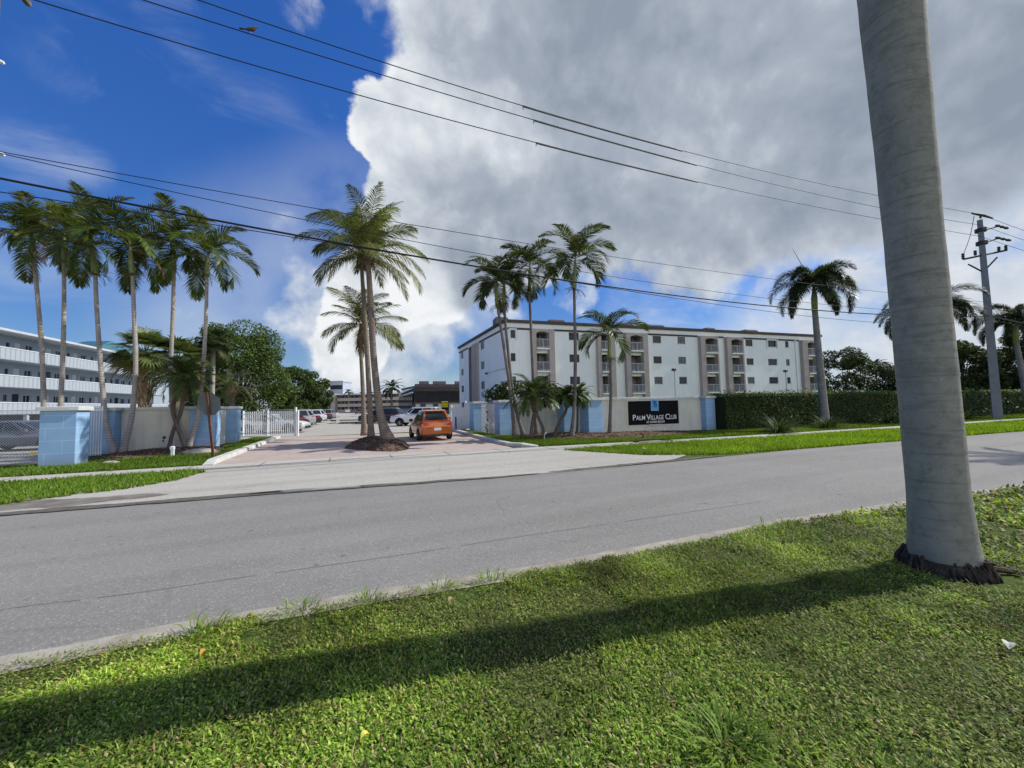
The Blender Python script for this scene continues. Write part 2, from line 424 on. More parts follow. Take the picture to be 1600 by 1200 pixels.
    c = mix(nt, acir, skyc, (6.8, 7.5, 8.6))
    c = mix(nt, haze, c, (6.6, 7.2, 8.1))
    c = mix(nt, alow, c, cl)
    # bright low clouds added behind the viewer, out of view, to brighten the facades
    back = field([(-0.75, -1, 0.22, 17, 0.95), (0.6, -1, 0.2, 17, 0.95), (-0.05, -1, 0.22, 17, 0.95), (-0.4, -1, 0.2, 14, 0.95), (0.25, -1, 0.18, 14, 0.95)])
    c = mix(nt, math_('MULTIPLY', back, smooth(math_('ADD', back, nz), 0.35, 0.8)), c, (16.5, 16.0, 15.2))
    c = mix(nt, abig, c, cb)
    c = mix(nt, ramp(nt, sz.outputs[2], [(0.0, 0.85), (0.09, 0.0)]), c, (5.0, 5.7, 6.8))
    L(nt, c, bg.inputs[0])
    w.cycles.sampling_method = 'MANUAL'; w.cycles.sample_map_resolution = 512
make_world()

sl = bpy.data.lights.new('sun', 'SUN'); sl.energy = 5.0; sl.angle = math.radians(0.55); sl.color = (1.0, 0.965, 0.90)
so = bpy.data.objects.new('sun', sl); COL.objects.link(so)
so.rotation_euler = Vector(sun_dir).to_track_quat('Z', 'Y').to_euler(); so.location = (30, -10, 40)

cam = bpy.data.cameras.new('camera'); co_ = bpy.data.objects.new('camera', cam); COL.objects.link(co_)
cam.sensor_fit = 'HORIZONTAL'; cam.sensor_width = 36; cam.lens = 36 * FPX / 1600; cam.clip_end = 3000; cam.clip_start = 0.05
M = Matrix(((_r[0], _u[0], -_f[0], 0), (_r[1], _u[1], -_f[1], 0), (_r[2], _u[2], -_f[2], EYE), (0, 0, 0, 1)))
co_.matrix_world = M
SC.camera = co_
SC.view_settings.view_transform = 'Standard'; SC.view_settings.look = 'None'; SC.view_settings.exposure = 0
SC.cycles.use_denoising = True
SC.cycles.max_bounces = 6; SC.cycles.transparent_max_bounces = 8; SC.cycles.caustics_reflective = False; SC.cycles.caustics_refractive = False

# =================================================================== SHARED MATERIALS
M_LEAF = leaf_mat('palm_leaf', 0.42, 0.33, 0.35)
M_TREE = leaf_mat('tree_leaf', 0.6, 0.25, 0.18)
M_HEDGE = leaf_mat('hedge_leaf', 0.6, 0.2, 0.15)
M_GRASS = leaf_mat('grass_leaf', 0.55, 0.35, 0.25)
M_TRUNK_GREY = None
def bark_mat(name, c1, c2, ring, ringscale=9.0, dark=0.5):
    m, nt, b, out = _mat(name)
    co = coords(nt)
    mp = N(nt, 'ShaderNodeMapping'); mp.inputs['Scale'].default_value = (0.35, 0.35, 1.0); L(nt, co, mp.inputs['Vector'])
    n0 = noise(nt, co, 3.0, 5, 0.65)
    n1 = noise(nt, mp.outputs[0], 1.2, 4, 0.6)
    w = N(nt, 'ShaderNodeTexWave', wave_type='BANDS', bands_direction='Z', i_Scale=ringscale * 0.314, i_Distortion=1.6, i_Detail=2.0)
    w.inputs['Detail Scale'].default_value = 1.5
    L(nt, co, w.inputs['Vector'])
    c = mix(nt, ramp(nt, n0, [(0.35, 0.0), (0.7, 1.0)]), c1, c2)
    c = mix(nt, ramp(nt, n1, [(0.45, 0.0), (0.75, 0.5)]), c, tuple(x * 0.6 for x in c1))
    rf = ramp(nt, w.outputs[1], [(0.02, dark), (0.16, 0.0)])
    c = mix(nt, rf, c, ring)
    L(nt, c, b.inputs['Base Color']); b.inputs['Roughness'].default_value = 0.85; b.inputs['Specular IOR Level'].default_value = 0.2
    ad = N(nt, 'ShaderNodeMath', operation='ADD'); L(nt, w.outputs[1], ad.inputs[0]); L(nt, noise(nt, co, 30, 4, 0.7), ad.inputs[1])
    bump(nt, ad.outputs[0], b, 0.35, 0.012)
    return m
def royal_mat():
    m, nt, b, out = _mat('royal_bark_mottled')
    co = coords(nt)
    c = mix(nt, ramp(nt, noise(nt, co, 2.2, 7, 0.68), [(0.35, 0.0), (0.68, 1.0)]), (0.255, 0.25, 0.215), (0.345, 0.335, 0.295))
    c = mix(nt, ramp(nt, noise(nt, co, 11, 6, 0.75), [(0.48, 0.0), (0.72, 0.75)]), c, (0.16, 0.16, 0.135))
    c = mix(nt, ramp(nt, noise(nt, co, 38, 4, 0.7), [(0.60, 0.0), (0.72, 0.6)]), c, (0.42, 0.41, 0.37))
    mp = N(nt, 'ShaderNodeMapping'); mp.inputs['Scale'].default_value = (1.6, 1.6, 14); L(nt, co, mp.inputs['Vector'])
    hz = noise(nt, mp.outputs[0], 1.0, 4, 0.6, 0.4)
    c = mix(nt, ramp(nt, hz, [(0.56, 0.0), (0.66, 0.4)]), c, (0.15, 0.145, 0.125))
    mp2 = N(nt, 'ShaderNodeMapping'); mp2.inputs['Scale'].default_value = (1.2, 1.2, 5.2); L(nt, co, mp2.inputs['Vector'])
    w = N(nt, 'ShaderNodeTexWave', wave_type='BANDS', bands_direction='Z', i_Scale=0.36, i_Distortion=2.2, i_Detail=3.0); w.inputs['Detail Scale'].default_value = 0.8; L(nt, mp2.outputs[0], w.inputs['Vector'])
    gate = ramp(nt, noise(nt, co, 2.6, 3), [(0.4, 0.0), (0.65, 0.4)])
    rg_ = N(nt, 'ShaderNodeMath', operation='MULTIPLY'); L(nt, ramp(nt, w.outputs[1], [(0.0, 1.0), (0.05, 0.0)]), rg_.inputs[0]); L(nt, gate, rg_.inputs[1])
    c = mix(nt, rg_.outputs[0], c, (0.085, 0.08, 0.07))
    sp = N(nt, 'ShaderNodeSeparateXYZ'); L(nt, co, sp.inputs[0])
    c = mix(nt, ramp(nt, sp.outputs[2], [(0.0, 0.6), (0.09, 0.25), (0.25, 0.0)]), c, (0.09, 0.085, 0.075))
    L(nt, c, b.inputs['Base Color']); b.inputs['Roughness'].default_value = 0.9; b.inputs['Specular IOR Level'].default_value = 0.12
    ad = N(nt, 'ShaderNodeMath', operation='ADD'); L(nt, hz, ad.inputs[0]); L(nt, noise(nt, co, 45, 5, 0.75), ad.inputs[1])
    bump(nt, ad.outputs[0], b, 0.55, 0.012)
    return m
M_ROYAL = royal_mat()
M_SLIM = bark_mat('slim_palm_bark', (0.33, 0.29, 0.26), (0.46, 0.42, 0.38), (0.14, 0.11, 0.1), 9.0, 0.6)
M_SLIM_BACKLIT = bark_mat('backlit_slim_bark', (0.15, 0.13, 0.12), (0.24, 0.215, 0.2), (0.07, 0.06, 0.055), 9.0, 0.6)  # slim bark darkened for the right group, its unlit side painted in
M_COCO = bark_mat('coconut_bark', (0.18, 0.145, 0.115), (0.28, 0.235, 0.19), (0.09, 0.06, 0.045), 9.0, 0.75)
M_DATE = bark_mat('date_palm_bark', (0.11, 0.09, 0.075), (0.18, 0.15, 0.125), (0.06, 0.05, 0.04), 14.0, 0.7)
M_FOX = bark_mat('foxtail_bark', (0.2, 0.19, 0.175), (0.3, 0.28, 0.26), (0.1, 0.1, 0.09), 7.0, 0.4)
M_BOOT = pm('leaf_boots', (0.11, 0.075, 0.045), (0.2, 0.145, 0.095), 9.0, 0.9, 0.6, 30)
M_ROOT = pm('palm_roots', (0.035, 0.027, 0.022), (0.1, 0.075, 0.055), 14.0, 0.95, 0.9, 40)
M_SHAFT = pm('crownshaft_green', (0.16, 0.22, 0.06), (0.24, 0.27, 0.1), 2.0, 0.4)
M_WOOD = pm('tree_wood', (0.1, 0.08, 0.06), (0.17, 0.14, 0.11), 5.0, 0.9, 0.5, 30)
M_WHITE = pm('white_metal', (0.72, 0.74, 0.75), (0.62, 0.64, 0.66), 4.0, 0.45)
M_CAP = pm('coping_paint', (0.66, 0.68, 0.64), (0.5, 0.52, 0.49), 2.5, 0.75, 0.15, 50, streak=(0.33, 0.33, 0.3))
M_BEIGE = pm('beige_stucco', (0.66, 0.65, 0.56), (0.58, 0.57, 0.5), 1.6, 0.85, 0.35, 45, streak=(0.36, 0.36, 0.32))
M_BLUE = block_mat('blue_blockwork', (0.29, 0.47, 0.69), (0.43, 0.6, 0.76))
M_DARK = pm('dark_metal', (0.03, 0.03, 0.032), (0.06, 0.058, 0.055), 6.0, 0.5)
M_GLASS = glass_mat('window_glass')
M_CABLE = pm('black_cable', (0.012, 0.012, 0.014), (0.02, 0.02, 0.022), 3.0, 0.6)
M_RUST = pm('rusty_steel', (0.22, 0.09, 0.045), (0.1, 0.045, 0.03), 7.0, 0.85, 0.3, 60)

# =================================================================== GROUND
ground_m, nt, b, out = _mat('lawn_soil')
co = coords(nt)
c = mix(nt, ramp(nt, noise(nt, co, 0.6, 6, 0.7), [(0.35, 0.0), (0.7, 1.0)]), (0.055, 0.09, 0.018), (0.1, 0.14, 0.03))
c = mix(nt, ramp(nt, noise(nt, co, 9, 5, 0.7), [(0.45, 0.0), (0.7, 0.8)]), c, (0.05, 0.055, 0.02))
c = mix(nt, ramp(nt, noise(nt, co, 1.7, 5, 0.65), [(0.6, 0.0), (0.78, 0.7)]), c, (0.15, 0.12, 0.075))
L(nt, c, b.inputs['Base Color']); b.inputs['Roughness'].default_value = 0.95; b.inputs['Specular IOR Level'].default_value = 0.1
bump(nt, noise(nt, co, 30, 4, 0.7), b, 0.8, 0.03)
sheet('ground', [(-900, -600), (900, -600), (900, 1200), (-900, 1200)], 0.0, ground_m)

NEAR = [(-80, 4.6), (-30, 4.1), (-2.2, 3.81), (-1.16, 3.84), (0.26, 3.75), (1.8, 3.62), (3.04, 3.6), (5.5, 3.55), (11.1, 3.06), (30, 1.9), (80, -1.5), (200, -10)]
FAR = [(-80, 10.4), (-30, 9.8), (-5.4, 9.3), (-3.7, 9.2), (-1.4, 9.05), (1.3, 8.65), (3.2, 8.42), (5.0, 8.35), (13.8, 8.3), (28.2, 7.4), (80, 4.2), (200, -4)]
M_ROAD = asphalt_mat('road_asphalt', (0.214, 0.206, 0.190), (0.25, 0.242, 0.224), 0.25)
strip_sheet('road', NEAR, FAR, 0.004, M_ROAD)
# pale worn shoulder along the near edge
M_SHOULD = pm('sandy_shoulder', (0.4, 0.37, 0.31), (0.25, 0.22, 0.175), 3.5, 0.95, 0.5, 60)
rs = random.Random(5)
sa = []; sb = []
for i in range(140):
    x = -9 + i * 0.25
    ys = float(np.interp(x, [p[0] for p in NEAR], [p[1] for p in NEAR]))
    sa.append((x, ys - 0.19)); sb.append((x, ys + 0.02 + 0.05 * VN.fbm(np.array([x * 1.3]), np.array([2.0]))[0] + rs.uniform(0, 0.02)))
strip_sheet('road_shoulder', sa, sb, 0.008, M_SHOULD)

mb = MB(); SP = [gnd(*q) for q in ((-300, 1005), (0, 954), (200, 929), (400, 900), (640, 866), (800, 841), (1000, 812), (1190, 784))]
for q in spline_(SP, 8): mb.v.append((q[0], q[1] - 0.004, 0.008)); mb.v.append((q[0], q[1] + 0.004, 0.008)); mb.c += [(1, 1, 1)] * 2
for i in range(len(mb.v) // 2 - 1):
    if (i * 7) % 11 != 3: mb.f.append((2 * i, 2 * i + 2, 2 * i + 3, 2 * i + 1)); mb.m.append(0)
tag(mb.build('road_seam', pm('seam_tar', (0.12, 0.118, 0.113), (0.21, 0.206, 0.195), 2.2, 0.9)), kind='structure')
SWF = [(-80, 17.8), (-30, 15.9), (-8.7, 14.9), (-4.0, 14.72), (1.5, 14.45), (7.8, 13.58), (11.4, 13.25), (17.3, 12.7), (35.7, 11.8), (80, 9.4), (200, 2)]
SWN = [(p[0] - 0.02, p[1] - 1.12) for p in SWF]
# concrete drive apron between road and sidewalk
M_APRON = asphalt_mat('apron_concrete', (0.38, 0.36, 0.315), (0.43, 0.41, 0.365), 0.5)
sheet('drive_apron', [(-13, 9.52), (-5.4, 9.29), (-1.4, 9.04), (1.3, 8.64), (3.2, 8.41), (6.5, 8.33), (8.6, 8.62), (9.6, 9.1), (10.4, 9.8), (9.6, 10.8), (8.2, 11.4), (7.4, 12.6), (1.5, 13.4), (-4.0, 13.7), (-8.7, 13.9), (-13, 14)], 0.012, M_APRON)
M_WALK = asphalt_mat('walk_concrete', (0.42, 0.4, 0.35), (0.47, 0.45, 0.4), 0.3)
strip_sheet('sidewalk', SWN, SWF, 0.016, M_WALK)
# joints of the walk across the drive
mb = MB()
for x in np.arange(-14, 46, 1.9):
    y1 = float(np.interp(x, [p[0] for p in SWF], [p[1] for p in SWF])); mb.box(x, x + 0.025, y1 - 1.1, y1 - 0.01, 0.015, 0.0185)
for i in range(2, 6):
    a, b2 = np.array(SWN[i]), np.array(SWN[i + 1]); n = np.array([0, 0.02])
    mb.quad((*a, 0.0195), (*b2, 0.0195), (*(b2 + n), 0.0195), (*(a + n), 0.0195))
tag(mb.build('sidewalk_joint', pm('joint_dirt', (0.07, 0.06, 0.05))), kind='structure')
# broken dirty gutter between apron and road, with standing water
def wavy_strip(name, x0, x1, n, yc, half, z, mat, seed):
    a = []; b = []; 
    for i in range(n):
        x = x0 + (x1 - x0) * i / (n - 1); e = math.sin(math.pi * i / (n - 1)) ** 0.5
        t = VN.fbm(np.array([x * 1.7 + seed]), np.array([seed * 1.3]))[0]; t2 = VN.fbm(np.array([x * 2.3 + seed]), np.array([seed * 2.3]))[0]
        y = float(np.interp(x, [p[0] for p in FAR], [p[1] for p in FAR])) + yc
        a.append((x, y - half * e * (0.2 + 1.3 * t))); b.append((x, y + half * e * (0.2 + 1.5 * t2) + 0.003))
    return strip_sheet(name, a, b, z, mat)
M_DIRT = pm('gutter_dirt', (0.075, 0.068, 0.06), (0.16, 0.145, 0.12), 6, 0.95, 0.6, 40)
wavy_strip('gutter', -12, 4.2, 90, 0.02, 0.16, 0.0205, M_DIRT, 2.0)
wavy_strip('gutter_stain', 4.4, 10.4, 60, 0.1, 0.13, 0.0205, M_DIRT, 5.0)
M_STAIN = pm('damp_silt', (0.12, 0.11, 0.095), (0.24, 0.22, 0.19), 2.2, 0.95, 0.4, 30)
wavy_strip('silt', -12, -3.4, 70, 0.75, 0.62, 0.0145, M_STAIN, 9.0)
wm, nt, b, out = _mat('puddle_water'); b.inputs['Base Color'].default_value = (0.03, 0.03, 0.028, 1); b.inputs['Roughness'].default_value = 0.03; b.inputs['Specular IOR Level'].default_value = 0.6
wavy_strip('puddle', -1.9, 0.3, 30, 0.03, 0.13, 0.025, wm, 7.0)

# brick paver entry drive and parking lot
pv, nt, b, out = _mat('brick_pavers')
co = coords(nt)
br = N(nt, 'ShaderNodeTexBrick', i_Scale=1.0); br.inputs['Brick Width'].default_value = 0.22; br.inputs['Row Height'].default_value = 0.11
br.inputs['Color1'].default_value = (0.43, 0.335, 0.285, 1); br.inputs['Color2'].default_value = (0.37, 0.29, 0.25, 1); br.inputs['Mortar'].default_value = (0.27, 0.22, 0.19, 1); br.inputs['Mortar Size'].default_value = 0.008
L(nt, co, br.inputs['Vector'])
c = mix(nt, ramp(nt, noise(nt, co, 1.1, 6, 0.65), [(0.4, 0.0), (0.75, 0.65)]), br.outputs[0], (0.47, 0.43, 0.38))
L(nt, c, b.inputs['Base Color']); b.inputs['Roughness'].default_value = 0.85
M_LOT = asphalt_mat('lot_asphalt', (0.36, 0.34, 0.30), (0.42, 0.395, 0.35), 0.6)
sheet('parking_lot', [(-60, 21), (-9, 25.6), (-5.6, 27.6), (8.5, 27), (16, 29), (40, 60), (60, 205), (-70, 205), (-60, 60)], 0.005, M_LOT)
sheet('driveway', [(-4.02, 14.7), (1.5, 14.43), (5.75, 13.85), (6.2, 22.0), (6.4, 25.5), (-4.1, 27.5)], 0.0095, pv)
for pts, nm in (([(-1.5, 48), (0.5, 47), (4.5, 48.5), (8, 50), (6, 53), (2, 55), (-2, 54), (-3, 51)], 'puddle'), ([(-2.6, 58), (2.5, 60), (3, 66), (-3.5, 68)], 'puddle')):
    sheet(nm, pts, 0.0095, wm)
# parking stripes
mb = MB()
for y in np.arange(30, 75, 2.7): mb.box(-9, -4.4, y, y + 0.1, 0.009, 0.0115)
tag(mb.build('parking_stripe', pm('stripe_paint', (0.6, 0.6, 0.57), (0.4, 0.4, 0.38), 5, 0.8)), kind='structure')

def kerb(name, path, w=0.32, h=0.14, mat=None):
    mb = MB(); P = [V3(*p, 0) for p in path]; n = len(P); vs = []; 
    for i in range(n):
        t = P[min(i + 1, n - 1)] - P[max(i - 1, 0)]; t /= np.linalg.norm(t); s = V3(-t[1], t[0], 0)
        hh = h * (0.25 if i == 0 else 1)
        for a, z in ((-w / 2, 0.0), (-w / 2 + 0.02, hh * 0.9), (-w / 2 + 0.05, hh), (w / 2 - 0.03, hh), (w / 2, hh - 0.03), (w / 2, 0.0)): vs.append(P[i] + s * a + V3(0, 0, z))
    fs = []
    for i in range(n - 1):
        for j in range(5): fs.append((i * 6 + j, (i + 1) * 6 + j, (i + 1) * 6 + j + 1, i * 6 + j + 1))
    fs += [tuple(range(6)), tuple((n - 1) * 6 + 5 - j for j in range(6))]
    mb.add(vs, fs)
    return tag(mb.build(name, mat), kind='structure')
M_KERB = pm('kerb_concrete', (0.6, 0.59, 0.55), (0.42, 0.41, 0.37), 2.2, 0.85, 0.3, 40, streak=(0.28, 0.27, 0.24))
kerb('kerb', [(-4.15, 14.75), (-4.16, 15.3)] + [(-4.17, y) for y in np.arange(16, 27.6, 1.0)], mat=M_KERB)
kerb('kerb', [(6.9, 14.05), (6.35, 14.3), (6.0, 14.9), (5.98, 15.8), (6.05, 18), (6.2, 21), (6.35, 24), (6.45, 26.4)], mat=M_KERB)

# ------------------------------------------------------------------ grass areas (uncountable: one object each)
def col_mix(n, pal, wts, jit=0.2, rng=RNG):
    idx = rng.choice(len(pal), n, p=np.array(wts) / sum(wts)); c = np.array(pal)[idx]
    return np.clip(c * (1 + rng.uniform(-jit, jit, (n, 1))), 0, 1)
def blades(name, poly, dens, h=(0.05, 0.11), w=0.014, bright=1.0, z=0.0, maxd=1e9, fall=14.0):
    poly = np.array(poly); lo = poly.min(0); hi = poly.max(0)
    n = int((hi - lo).prod() * dens)
    x = RNG.uniform(lo[0], hi[0], n); y = RNG.uniform(lo[1], hi[1], n)
    d = np.hypot(x, y)
    k = inside(poly, x, y) & (RNG.random(n) < np.clip(fall / np.maximum(d, 1), 0.06, 1))
    x = x[k]; y = y[k]; d = d[k]; n = len(x)
    s = np.clip(d / fall, 1, 4)
    hh = RNG.uniform(*h, n) * (0.7 + 0.6 * VN.fbm(x * 0.8, y * 0.8)); ww = w * RNG.uniform(0.6, 1.4, n) * s
    a = RNG.uniform(0, 2 * np.pi, n); lean = RNG.uniform(0.1, 0.75, n) * hh; la = RNG.uniform(0, 2 * np.pi, n)
    b = np.stack([x, y, np.full(n, z)], 1); sd = np.stack([np.cos(a), np.sin(a), 0 * a], 1) * ww[:, None]
    tip = b + np.stack([np.cos(la) * lean, np.sin(la) * lean, hh], 1)
    v = np.stack([b - sd, b + sd, tip], 1).reshape(-1, 3); f = np.arange(3 * n).reshape(-1, 3)
    c = col_mix(n, [(0.10, 0.19, 0.018), (0.16, 0.26, 0.025), (0.06, 0.12, 0.012), (0.25, 0.25, 0.07)], [5, 4, 3, 0.7])
    t = VN.fbm(x * 0.35 + 5, y * 0.35)[:, None]
    c = c * (0.6 + 0.8 * t) * bright
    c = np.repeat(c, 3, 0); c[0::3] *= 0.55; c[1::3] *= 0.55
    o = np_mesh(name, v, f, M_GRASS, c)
    return tag(o, kind='stuff')
GL = [gnd(*p)[:2] for p in ((0, 791), (50, 784), (100, 777), (200, 765), (275, 752), (322, 738))]
strip1 = [(-40, 13.0), (-16, 10.9)] + [tuple(p) for p in GL] + [(-4.2, 13.55), (-8.7, 13.72), (-30, 14.7), (-40, 15.2)]
blades('grass_strip', strip1, 750, (0.05, 0.12), 0.016, 1.35, 0.016)
GR = [gnd(*p)[:2] for p in ((880, 704), (915, 706), (950, 708.5), (1012, 712), (1122, 711))]
strip2 = [tuple(p) for p in GR] + [(13.8, 8.36), (28.2, 7.46), (80, 4.3), (150, -0.6), (150, 4.0), (80, 8.2), (35.7, 10.6), (17.3, 11.5), (11.4, 12.1), (8.4, 12.35)]
blades('grass_strip', strip2, 900, (0.06, 0.15), 0.018, 1.75, 0.0, fall=16)
lawn_l = [(-40, 19.5), (-14, 17.0), (-9.4, 17.2), (-8.4, 17.0), (-8.2, 18.2), (-6.0, 19.0), (-5.0, 20.2), (-5.0, 21.6), (-5.6, 22), (-5.7, 28), (-4.35, 28), (-4.32, 14.9), (-8.7, 15.0), (-30, 16.0), (-40, 16.4)]
blades('lawn', lawn_l, 700, (0.05, 0.11), 0.016, 1.25, 0.0, fall=16)
lawn_r = [(6.2, 15.2), (6.5, 14.55), (7.8, 13.75), (11.4, 13.4), (17.3, 12.8), (35.7, 11.95), (80, 9.6), (80, 13), (35, 14.3), (18.6, 15.6), (15.2, 14.9), (11, 15.2), (8.8, 16.6), (8.0, 19.4), (7.4, 20.2), (7.3, 26), (6.6, 26.4), (6.35, 22)]
blades('lawn', lawn_r, 650, (0.05, 0.11), 0.016, 1.15, 0.0, fall=16)

# near verge: broad-leaved turf, thick close to the viewer
def near_turf():
    vs = []; cs = []
    def batch(n, x0, x1, y0, y1, ln, wd, hz, far):
        x = RNG.uniform(x0, x1, n); y = RNG.uniform(y0, y1, n)
        ye = np.interp(x, [p[0] for p in NEAR], [p[1] for p in NEAR])
        edge = ye - 0.09 + 0.16 * (VN.fbm(x * 1.5, y * 0 + 9) - 0.5) + 0.06 * (VN.at(x * 6, y * 0 + 2) - 0.5)
        bare = VN.fbm(x * 1.1 + 40, y * 1.1 + 3, 5); d = np.hypot(x, y)
        p = np.where(bare > 0.565, 0.3, 1.0) * np.clip(3.4 / np.maximum(d, 0.5), 0.12, 1)
        # loose dirt patches near the road
        p = p * np.where((ye - y < 0.5) & (VN.fbm(x * 2.2 + 7, y * 2.2) > 0.6), 0.35, 1)
        p = p * np.where(np.hypot(x - 5.3, y - 1.9) < 0.42, 0, 1)
        k = (y < edge) & (RNG.random(n) < p)
        x = x[k]; y = y[k]; d = d[k]; bare = bare[k]; n = len(x)
        grow = np.clip(d / 4.5, 1, 3.0)
        l = RNG.uniform(*ln, n) * grow ** 0.7 * (0.65 + 0.7 * VN.fbm(x * 2.1, y * 2.1 + 11)); w = RNG.uniform(*wd, n) * grow ** 0.8
        a = RNG.uniform(0, 2 * np.pi, n); el = RNG.uniform(0.1, 1.15, n)
        base = np.stack([x, y, RNG.uniform(0.0, hz, n)], 1)
        d0 = np.stack([np.cos(a) * np.cos(el), np.sin(a) * np.cos(el), np.sin(el)], 1)
        el2 = el - RNG.uniform(0.1, 0.7, n)
        d1 = np.stack([np.cos(a) * np.cos(el2), np.sin(a) * np.cos(el2), np.sin(el2)], 1)
        sd = np.stack([-np.sin(a), np.cos(a), 0 * a], 1); up = np.cross(d0, sd)
        m = base + d0 * (l * 0.55)[:, None]; t = m + d1 * (l * 0.5)[:, None]
        lf = m + sd * w[:, None] + up * (-0.25 * w)[:, None]; rt = m - sd * w[:, None] + up * (-0.25 * w)[:, None]
        v = np.stack([base, lf, t, rt, m], 1)
        g = VN.fbm(x * 0.9 + 3, y * 0.9, 4); g2 = VN.fbm(x * 3.1 + 3, y * 3.1 + 8, 3)
        c = col_mix(n, [(0.13, 0.205, 0.026), (0.2, 0.28, 0.04), (0.075, 0.135, 0.02), (0.28, 0.33, 0.075), (0.3, 0.24, 0.13), (0.17, 0.1, 0.055)], [6, 4, 4.5, 1.8, 1.3, 0.8])
        ye = np.clip((VN.fbm(x * 0.45 + 60, y * 0.6 + 20, 3) - 0.42) * 4, 0, 1)[:, None]; c = c * (1 - ye * np.array([[-0.08, -0.03, 0.1]]))
        c = c * (0.32 + 1.85 * g)[:, None] * (0.45 + 1.15 * g2)[:, None]
        dry = np.clip((bare - 0.58) * 5, 0, 0.35)[:, None]; c = c * (1 - dry) + np.array([0.19, 0.155, 0.08]) * dry
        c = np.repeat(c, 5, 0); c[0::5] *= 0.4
        vs.append(v.reshape(-1, 3)); cs.append(c)
    batch(680000, -4.5, 6.5, -0.8, 3.85, (0.013, 0.034), (0.0036, 0.0080), 0.040, 0)
    batch(150000, -3.5, 5.5, -0.6, 3.85, (0.035, 0.085), (0.0016, 0.0034), 0.02, 0)
    batch(110000, 6.5, 17, -1.5, 3.7, (0.03, 0.07), (0.006, 0.013), 0.03, 0)
    batch(70000, 16, 45, -8, 3.2, (0.05, 0.12), (0.01, 0.02), 0.03, 0)
    # taller tufts of blade grass
    for cx, cy, r, n, h in ((1.62, 1.38, 0.16, 240, 0.17), (0.55, 1.02, 0.14, 200, 0.15), (0.1, 3.55, 0.1, 40, 0.2), (-1.0, 3.6, 0.12, 50, 0.22), (1.2, 3.45, 0.12, 50, 0.18), (0.75, 3.55, 0.1, 40, 0.18), (5.0, 3.2, 0.3, 120, 0.2), (-0.4, 3.62, 0.15, 60, 0.2), (1.9, 3.2, 0.15, 60, 0.14), (-1.5, 1.2, 0.3, 300, 0.16), (2.9, 2.95, 0.15, 90, 0.13)):
        a = RNG.uniform(0, 2 * np.pi, n); rr = r * np.sqrt(RNG.random(n)); base = np.stack([cx + rr * np.cos(a), cy + rr * np.sin(a), 0 * a], 1)
        oa = a + RNG.normal(0, 0.6, n); el = RNG.uniform(0.5, 1.35, n); l = RNG.uniform(0.5, 1.1, n) * h; w = RNG.uniform(0.003, 0.006, n)
        d0 = np.stack([np.cos(oa) * np.cos(el), np.sin(oa) * np.cos(el), np.sin(el)], 1); e2 = el - 0.8
        d1 = np.stack([np.cos(oa) * np.cos(e2), np.sin(oa) * np.cos(e2), np.sin(e2)], 1); sd = np.stack([-np.sin(oa), np.cos(oa), 0 * a], 1)
        m = base + d0 * (l * .55)[:, None]; t = m + d1 * (l * .5)[:, None]
        vs.append(np.stack([base, m + sd * w[:, None], t, m - sd * w[:, None], m], 1).reshape(-1, 3))
        c = np.repeat(col_mix(n, [(0.14, 0.24, 0.03), (0.2, 0.3, 0.045)], [1, 1]), 5, 0); c[0::5] *= 0.5; cs.append(c)
    v = np.concatenate(vs); c = np.concatenate(cs); n = len(v) // 5
    i = np.arange(n)[:, None] * 5
    f = np.concatenate([i + np.array([[0, 4, 1]]), i + np.array([[4, 2, 1]]), i + np.array([[0, 3, 4]]), i + np.array([[4, 3, 2]])], 1).reshape(-1, 3)
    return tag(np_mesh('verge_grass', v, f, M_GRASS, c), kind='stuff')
near_turf()

